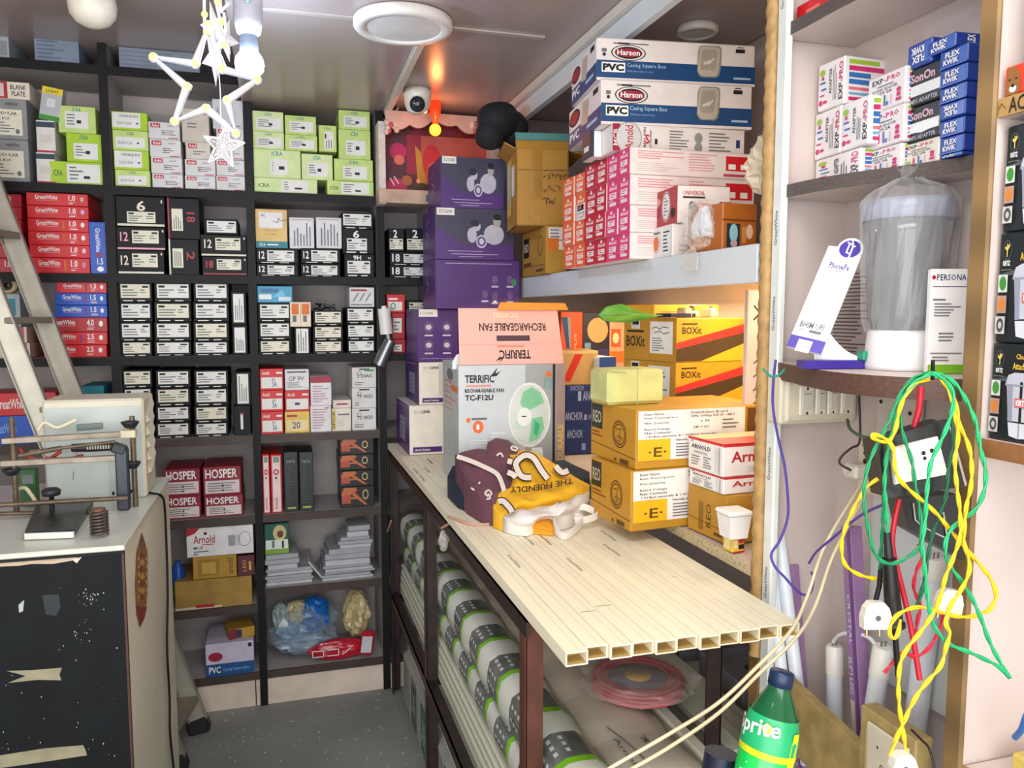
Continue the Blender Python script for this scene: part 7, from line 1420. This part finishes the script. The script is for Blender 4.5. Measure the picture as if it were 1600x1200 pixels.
flex('flex_wire', [(1452, 592), (1430, 600), (1415, 618), (1405, 642), (1400, 668), (1392, 686), (1378, 690), (1364, 684), (1366, 679), (1384, 686), (1396, 702), (1398, 730), (1406, 750), (1426, 770), (1450, 790), (1470, 810), (1485, 829), (1502, 849), (1522, 872), (1545, 900), (1556, 926), (1551, 946), (1537, 958), (1510, 964), (1480, 960), (1455, 952), (1430, 949), (1405, 959), (1393, 974), (1390, 990), (1396, 998), (1403, 990), (1407, 968)], (.95, .94), YW, 'yellow wire crossing the black box and looping widest to the right')
flex('flex_wire', [N0, (1472, 592), (1487, 610), (1495, 640), (1500, 666), (1512, 692), (1518, 722), (1517, 760), (1510, 790), (1507, 820), (1506, 846), (1512, 868), (1515, 888), (1508, 910), (1496, 930), (1486, 945), (1480, 960), (1478, 976), (1484, 990), (1478, 1012), (1470, 1040), (1450, 1064), (1437, 1080), (1425, 1100), (1415, 1122), (1402, 1150), (1391, 1182)], (.94, .90), YW, 'yellow wire hanging at the right and ending lowest of all')
flex('flex_wire', [(1470, 590), (1485, 616), (1492, 648), (1497, 682), (1492, 720), (1495, 760), (1500, 800), (1500, 838), (1490, 870), (1478, 900), (1470, 930), (1460, 955), (1440, 985), (1420, 1010), (1408, 1032), (1404, 1062), (1405, 1102), (1412, 1150), (1417, 1186)], (.935, .90), YW, 'yellow wire descending to the small white connector')
flex('flex_wire', [(1372, 748), (1354, 762), (1335, 792), (1319, 830), (1315, 860), (1322, 884), (1345, 899), (1370, 905), (1390, 914)], (.99, 1.0), YW, 'yellow wire bowing left from the cream wall socket')
flex('flex_wire', [(1405, 780), (1398, 812), (1394, 850), (1402, 890), (1412, 930), (1421, 970), (1429, 1012), (1437, 1062)], (1.0, .99), RW_, 'thick red wire hanging from the modular box', r=-.0035)
flex('flex_wire', [(1436, 850), (1441, 872), (1432, 892), (1428, 920), (1438, 946), (1434, 968), (1431, 990)], 1.01, RW_, 'short thin red wire behind the green ones')
flex('flex_wire', [(1475, 955), (1468, 985), (1450, 1014), (1430, 1026), (1410, 1020), (1395, 1036), (1382, 1051)], .99, RW_, 'red wire pair curling between the tube lights')
flex('flex_wire', [(1439, 604), (1436, 638), (1428, 668)], 1.0, RW_, 'stub of red wire above the modular box', r=-.004)
flex('flex_wire', [(1212, 562), (1208, 600), (1208, 640), (1217, 690), (1226, 730), (1231, 780), (1230, 812), (1218, 845), (1205, 866), (1211, 886), (1226, 902), (1240, 918), (1254, 929), (1266, 926), (1271, 906), (1268, 894)], (1.33, 1.30), PW, 'violet wire snaking down beside the white casing strip', r=-.0022)
flex('flex_wire', [(1264, 880), (1276, 862), (1302, 840), (1330, 816), (1352, 801), (1376, 790), (1400, 779)], (1.30, 1.03), PW, 'violet wire stretching from the niche wall to the modular box', r=-.002)
flex('flex_wire', [(1326, 592), (1340, 604), (1343, 640), (1343, 690), (1330, 700), (1316, 712), (1312, 724), (1330, 735)], (1.22, 1.2), DW, 'dark brown wire from the switch board to the socket', r=-.0018)
flex('flex_wire', [(1324, 656), (1328, 670), (1344, 681), (1364, 684), (1384, 680)], (1.2, 1.0), M('14402e', .4), 'dark green wire leaving the switch board', r=-.0024)
flex('flex_wire', [(1192, 576), (1205, 588), (1218, 585), (1226, 577)], 1.28, M('1f8a78', .4), 'teal wire tied round the casing strip', r=-.002)
# plugs and tools on the wire ends
def plug(u, v, d, lab, s=1.0, ang=0):
    c = P(u, v, D=d); e = empty('plug', tuple(c)); tag(e, lab, 'plug', 'white plugs hanging on wires')
    prof = [(-.017, -.014), (.017, -.014), (.0175, .0), (.014, .012), (.008, .019), (-.008, .019), (-.014, .012), (-.0175, 0)]
    R3 = (RI*math.cos(ang)+UP*math.sin(ang)); U3 = (UP*math.cos(ang)-RI*math.sin(ang))
    mb = MB().prism([(x*s, y*s) for x, y in prof], -FW*-.0, R3, U3, .014, SWW)
    mb.lathe([(0, .0146), (.0035*s, .0146)], M('5a5a58', .4), 12, (0, 0, 0), R3.cross(U3)); o = recalc(mb.build('body', e))
    for k in (-1, 1): MB().tube([R3*(k*.008*s)-U3*.014*s, R3*(k*.008*s)-U3*.026*s], .002, M('b9a070', .3, .8), 8).build('pin', e)
    return c
plug(1364, 961, .985, 'white plug hanging at the left above the tube lights'); plug(1477, 938, .97, 'white plug tangled in yellow and green wires', .85, -.15); plug(1406, 1192, .9, 'small white connector at the end of the yellow wires', .8)
MB_ = MB().tube([P(1376, 888, D=.99), P(1374, 915, D=.988), P(1368, 940, D=.985)], .003, BLK, 8); tag(MB_.build('sleeve', None), 'black sleeve on the green wire above the left plug', 'sleeve')
a, b, c_ = P(1386, 832, D=.972), P(1389, 872, D=.974), P(1397, 972, D=.98)
tl = empty('hand_tool', tuple(a)); tag(tl, 'black handled soldering tool hanging among the wires', 'tool')
MB().tube([Vector(), b-a], [.004, .0058], M('1a1a1c', .45), 14).build('strain_relief', tl); MB().tube([b-a, (b-a).lerp(c_-a, .2), c_-a], [.008, .0085, .0105], M('0f0f12', .4), 16).build('handle', tl)
dd_ = (c_-b).normalized(); MB().lathe([(.0095, 0), (.013, .001), (.013, .006), (.0095, .007)], M('16161a', .4), 16, c_-a, dd_).tube([c_-a, c_-a+dd_*.07], .0035, M('26262a', .4, .6), 10).build('tip', tl)
# tube lights and their cartons standing in the bin
TW = M('eceef0', .25); TCAP = M('e4e2da', .35)
def tube(u0, v0, u1, v1, X, r, lab, zbot=.62, cap=.05, glow=None):
    a = P(u0, v0, X=X); b = P(u1, v1, X=X); d = (b-a).normalized(); b = a+d*((zbot-a.z)/d.z)
    e = empty('tube_light', tuple(a)); tag(e, lab, 'tube light', 'tube lights in the bin'); b = b-a
    MB().tube([d*cap, b], r*.93, M('dfe6ee', .2), 18).build('glass_tube', e); MB().tube([Vector(), d*.004, d*(cap+.002)], [r*.8, r, r], TCAP, 18).build('cap', e)
    for k in (-1, 1): MB().tube([Vector((k*.004, 0, 0))-d*.009, Vector((k*.004, 0, 0))+d*.001], .0016, M('9a968c', .3, .8), 8).build('pin', e)
tube(1304, 1008, 1304, 1130, .945, .0155, 'white tube light with thick cap, left of the purple carton'); tube(1380, 1010, 1366, 1100, .93, .016, 'white tube light with thick cap, right of the purple carton')
tube(1196, 786, 1222, 1060, .87, .0125, 'slim white tube light leaning by the casing strip', .7, .018); tube(1211, 786, 1230, 940, .885, .0125, 'slim white tube light behind the violet wire', .7, .018)
tube(1462, 872, 1440, 1050, .965, .0185, 'white tube standing behind the yellow and green wires', .62, .03)
tag(MB().tube(spline([P(1302, 1003, X=.94), P(1312, 992, X=.935), P(1335, 989, X=.932), P(1357, 996, X=.93), P(1368, 1008, X=.925)], 6), .0035, TW, 8).build('link_cable', None), 'white link cable arching between two tube lights', 'cable')
def tubebox(u0, v0, u1, v1, X, wid, lab, zbot=.62):
    a = P(u0, v0, X=X); b = P(u1, v1, X=X); d = (b-a).normalized(); b = a+d*((zbot-a.z)/d.z)
    mb = MB().obox(a, b, wid, .024, M('93709a', .5, var=.1), (1, 0, 0), c=.001)
    L = (b-a).length; sd = Vector((0, -1, 0)); nrm = d.cross(sd)
    q = a-sd*wid/2+Vector((-.0125, 0, 0)); 
    mb.decal(q+d*L, sd, -d, wid, L, [('r', .62, 0, .98, 1, M('6a4680', .45)), ('t', 'CRYSTAL', .3, .62, .6, .78, M('d8c8e0', .4), 270), ('r', .1, .3, .5, .44, M('c9bcae', .5)), ('l', .1, .05, .5, .26, 6, M('b9a4b4', .5)), ('t', 'SLIM LED', .15, .46, .5, .58, M('d8c8e0', .4), 270)])
    tag(recalc(mb.build('tube_carton', None)), lab, 'carton', 'purple tube cartons')
tubebox(1330, 822, 1345, 1090, .93, .024, 'purple tube light carton standing between the two thick-capped tubes'); tubebox(1234, 882, 1250, 1100, .905, .022, 'purple tube light carton leaning near the casing strip')
tag(MB().box((0, -.22, 0), (.012, 0, .40), M('cdd0cf', .4, var=.05, scale=5), .002).build('grey_board', None, (.985, 1.12, .87), rot=(0, 0, 0)), 'pale grey board standing behind the hanging wires', 'board')
# bin of planks
tag(MB().obox(P(1232, 1056, X=.862)+Vector((0, .0, -.06)), P(1346, 1164, X=.858)+Vector((0, -.01, -.06)), .018, .12, M('a08a58', .6, var=.2, scale=25), (0, 0, 1), c=.001).build('plank', None), 'brown plywood plank edging the bin of tube lights', 'plank')
cb2 = empty('junction_cabinet', tuple(P(1345, 1100, X=.835)-Vector((0, 0, .16)))); tag(cb2, 'old wooden electric board with cream face at the bottom right', 'board')
q = P(1436, 1066, X=.835)-cb2.location; W_ = -q.y
MB().box((0, -W_, 0), (.03, 0, .16), M('a08c58', .6, var=.2, scale=25), .002).build('wooden_frame', cb2)
mb = MB().box((-.006, -W_+.008, 0), (-.0006, -.02, .145), M('cdc2ae', .5, var=.08, scale=12), .002); mb.decal((-.006, -.02, 0), (0, -1, 0), (0, 0, 1), W_-.028, .145, [('e', .3, .8, .02, .015, SLOT), ('o', .42, .62, .05, .03, .5, M('7a5a50', .5)), ('p', [(0, .2), (.06, .3), (.04, .9), (0, .95)], M('b39a6a', .6))]); mb.build('cream_face', cb2)
tag(MB().tube(spline([P(1424, 1140, X=.825), P(1440, 1156, X=.822), P(1452, 1170, X=.82), P(1460, 1200, X=.82)], 5), .0016, DW, 6).build('flex_wire', None), 'thin dark wire dangling before the old electric board', 'wire')
# ---- bottle
bp0 = P(1196, 1185, D=.98); top_ = P(1222, 1052, D=.985); ax = (top_-bp0).normalized(); Ls = (top_-bp0).length
bt = empty('bottle', tuple(bp0)); tag(bt, 'green soft drink bottle with yellow-banded label and dark cap at the bottom right', 'bottle')
R_ = .0345; GB_ = M('18d058', .08, alpha=.92, spec=.8, var=.05); GBD = M('0b5a34', .08, alpha=.9, spec=.8); LBL = M('1fa86a', .3); LBY = M('d8e01e', .3)
z1_ = Ls
MB().lathe([(R_*.94, z1_-.255), (R_, z1_-.23), (R_*.98, z1_-.12), (R_*.97, z1_-.094)], GB_, 36, (0, 0, 0), ax).lathe([(0, z1_-.262), (R_*.8, z1_-.262), (R_*.94, z1_-.255)], GB_, 36, (0, 0, 0), ax).build('body', bt)
MB().lathe([(R_*.86, z1_-.052), (R_*.62, z1_-.034), (.015, z1_-.022), (.0135, z1_-.014)], GBD, 36, (0, 0, 0), ax).build('shoulder', bt)
MB().lathe([(R_*.985, z1_-.092), (R_*.995, z1_-.075), (R_*.86, z1_-.05)], LBL, 36, (0, 0, 0), ax).build('label', bt)
MB().lathe([(R_*.985, z1_-.098), (R_*.998, z1_-.09)], LBY, 36, (0, 0, 0), ax).build('label_band', bt)
MB().lathe([(.0138, z1_-.016), (.015, z1_-.015), (.015, z1_+.001), (.0135, z1_+.003), (0, z1_+.003)], M('10284a', .35), 28, (0, 0, 0), ax).build('cap', bt)
# label print wrapped on the cylinder, facing the camera
vw = (O-bp0); vw = (vw-ax*vw.dot(ax)).normalized(); sdw = ax.cross(vw)
def wrap(x, y, rr_): q = x/R_; return (vw*math.cos(q)+sdw*math.sin(q))*rr_+ax*y
vs, fs = text_geo('Sprite', .02, 2)
mb = MB().add([wrap(-.052+.064*x, z1_-.083+.026*y+.008*x, R_*.995) for x, y in vs], fs, WHITE)
mb.add([wrap(-.004+.0065*math.cos(k*.52), z1_-.062+.0065*math.sin(k*.52), R_*.99) for k in range(12)], [tuple(range(12))], M('f0b81e', .3)); mb.add([wrap(.028+.014*a_, z1_-.102+.04*b_, R_*1.0) for a_, b_ in ((0, 0), (1, 0), (1, 1), (.2, 1))], [(0, 1, 2, 3)], LBY)
mb.build('label_print', bt)
for k in range(26):
    rr = random.Random(k); x_, y_ = rr.uniform(-.04, .04), rr.uniform(z1_-.2, z1_-.105); mb = MB().ball(wrap(x_, y_, R_*1.0), .0011, M('c8f0d0', .1), 6, 4)
    if k == 0: drops = mb
    else: drops.add(mb.v, mb.f, M('c8f0d0', .1), True)
o = drops.build('droplets', bt); o['kind'] = 'stuff'
tag(MB().tube([P(1128, 1176, D=1.02), P(1122, 1215, D=1.02)], .022, M('131c34', .4), 20).build('bottle_cap_jar', None), 'dark navy lid just showing left of the green bottle', 'lid')
# ================================================================ bags on the bottom shelf, litter on the floor
zf = S[8]
def shelf_bag(name, u0, u1, v0, v1, y, dy, mat, seed, lab, amp=.12):
    a, b = P(u0, (v0+v1)/2, Y=y), P(u1, (v0+v1)/2, Y=y); zt = P((u0+u1)/2, v0, Y=y).z; zb = max(P((u0+u1)/2, v1, Y=y).z, zf+.001)
    h = (zt-zb)/2
    return blob_bag(name, lab, 'bag', ((a.x+b.x)/2, y+dy, zb+h*.92), ((b.x-a.x)/2*.95, dy*.93, h*.93), mat, seed, -h*.9, 30, 20, amp)
FB = M('9fb4c4', .1, alpha=.35, spec=.9)
bg = shelf_bag('plastic_bag', 418, 530, 944, 1050, 3.085, .11, FB, 21, 'big crumpled clear bag with blue packets on the bottom shelf')
c0 = bg.location
for k, (dx, dz, r, mt) in enumerate(((.045, .05, (.06, .05, .075), M('1467b4', .25)), (-.04, .0, (.06, .05, .04), M('7fa0c8', .25)), (-.02, .07, (.045, .04, .045), M('c9bc92', .4)), (-.085, .05, (.03, .04, .06), M('9ab0b0', .3)), (.0, -.055, (.1, .06, .03), M('a8bccf', .2)))):
    o = blob_bag('packet', 'x', 'x', (dx, -.02, dz), r, mt, 30+k, None, 20, 12, .16); o.parent = bg; del o['label']; del o['category']
shelf_bag('plastic_bag', 538, 580, 925, 1003, 3.12, .07, M('c9b98a', .3, var=.12, scale=18, spec=.6), 23, 'yellowish plastic bag standing against the upright on the bottom shelf')
pk = shelf_bag('packet', 483, 578, 1000, 1052, 3.068, .03, M('b81430', .25, spec=.7), 25, 'shiny red packet with white stripes lying in front of the clear bag', .07); 
a_ = pk.location
MB().decal((-.11, -.036, -.012), (1, 0, 0), (0, 0, 1), .16, .03, [('s', [(.04, .1), (.3, .1), (.3, .9), (.04, .9), (.04, .1)], .003, WHITE), ('s', [(.4, .1), (.66, .1), (.66, .9), (.4, .9)], .003, WHITE), ('s', [(.74, .1), (.96, .9)], .003, WHITE)]).build('print', pk)
p = P(571, 1005, Y=3.07); tag(MB().obox((0, 0, -.045), (.012, 0, .05), .05, .012, M('b81430', .25), (0, 1, 0), c=.004).obox((.0, -.0065, -.035), (.008, -.0065, .03), .04, .001, M('c9ccd2', .4), (0, 1, 0)).build('packet', None, (p.x, 3.068, max(p.z, zf+.052))), 'red packet with pale label leaning by the yellowish bag', 'packet')
rr = random.Random(9); mb = MB()
for k in range(110):
    x, y = rr.uniform(-.33, .42), (rr.uniform(2.2, 3.05) if k % 3 else rr.uniform(2.75, 3.05)); s_ = rr.uniform(.002, .007); q = rr.uniform(0, 6)
    mb.add([(x+s_*math.cos(q+t)*(1 if i % 2 else .6), y+s_*math.sin(q+t)*(1 if i % 2 else .6), .0022) for i, t in enumerate((0, 1.4, 2.9, 4.4))]+[(x, y, .0005)], [(0, 1, 2, 3), (0, 1, 4), (1, 2, 4), (2, 3, 4), (3, 0, 4)], M('c9c6ba', .7))
o = mb.build('litter', None); tag(o, 'scattered paper and plaster crumbs on the grey floor', 'litter', None, 'stuff')
# ================================================================ pieces of parts hang one level deeper
def deepen(root_kind, part_kind, owner_kind, nearest=False):
    for r in [o for o in COL.objects if o.parent is None and o.name.split('.')[0] == root_kind]:
        own = [c for c in r.children if c.name.split('.')[0] == owner_kind]
        for c in [c for c in r.children if c.name.split('.')[0] == part_kind]:
            if not own: continue
            if nearest:
                m = lambda o: sum((Vector(b) for b in o.bound_box), Vector())/8
                o = min(own, key=lambda q: (m(q)-m(c)).length)
            else: o = own[0]
            c.location = c.location-o.location; c.parent = o
for a_ in (('bench_machine', 'louver', 'casing'), ('bench_machine', 'bracket', 'casing'), ('bench_machine', 'scale_mark', 'handle'), ('bench_machine', 'spring_cap', 'spring'), ('bench_machine', 'front_rail', 'base_plate'), ('bench_machine', 'knob', 'base_plate'),
           ('bench_machine', 'end_block', 'clamp_bar', True), ('bench_machine', 'wing_nut', 'threaded_post', True), ('modular_box', 'socket_hole', 'socket_plate'), ('modular_box', 'switch', 'socket_plate'), ('plug', 'pin', 'body'), ('tube_light', 'pin', 'cap'), ('ladder', 'rubber_foot', 'stile', True),
           ('dome_camera', 'lens_ring', 'lens'), ('wire_coil', 'centre_label', 'label_disc'), ('star_lantern', 'led', 'tube_star'), ('bottle', 'label_band', 'label'), ('bottle', 'label_print', 'label'), ('bottle', 'droplets', 'body'), ('hand_tool', 'tip', 'handle'), ('cloth_bag', 'print_mark', 'body'), ('cloth_bag', 'stripe', 'body'), ('cloth_bag', 'letter', 'body'), ('cloth_bag', 'lettering', 'body'),
           ('cardboard_box', 'tape', 'flap'), ('shrine', 'nameplate', 'base'), ('shrine', 'garland', 'pelmet'), ('led_bulb', 'cap', 'globe'), ('fan_carton', 'inner_flap', 'lid_flap'), ('bulb_bag', 'film_tail', 'film')): deepen(*a_)
bpy.context.view_layer.update()
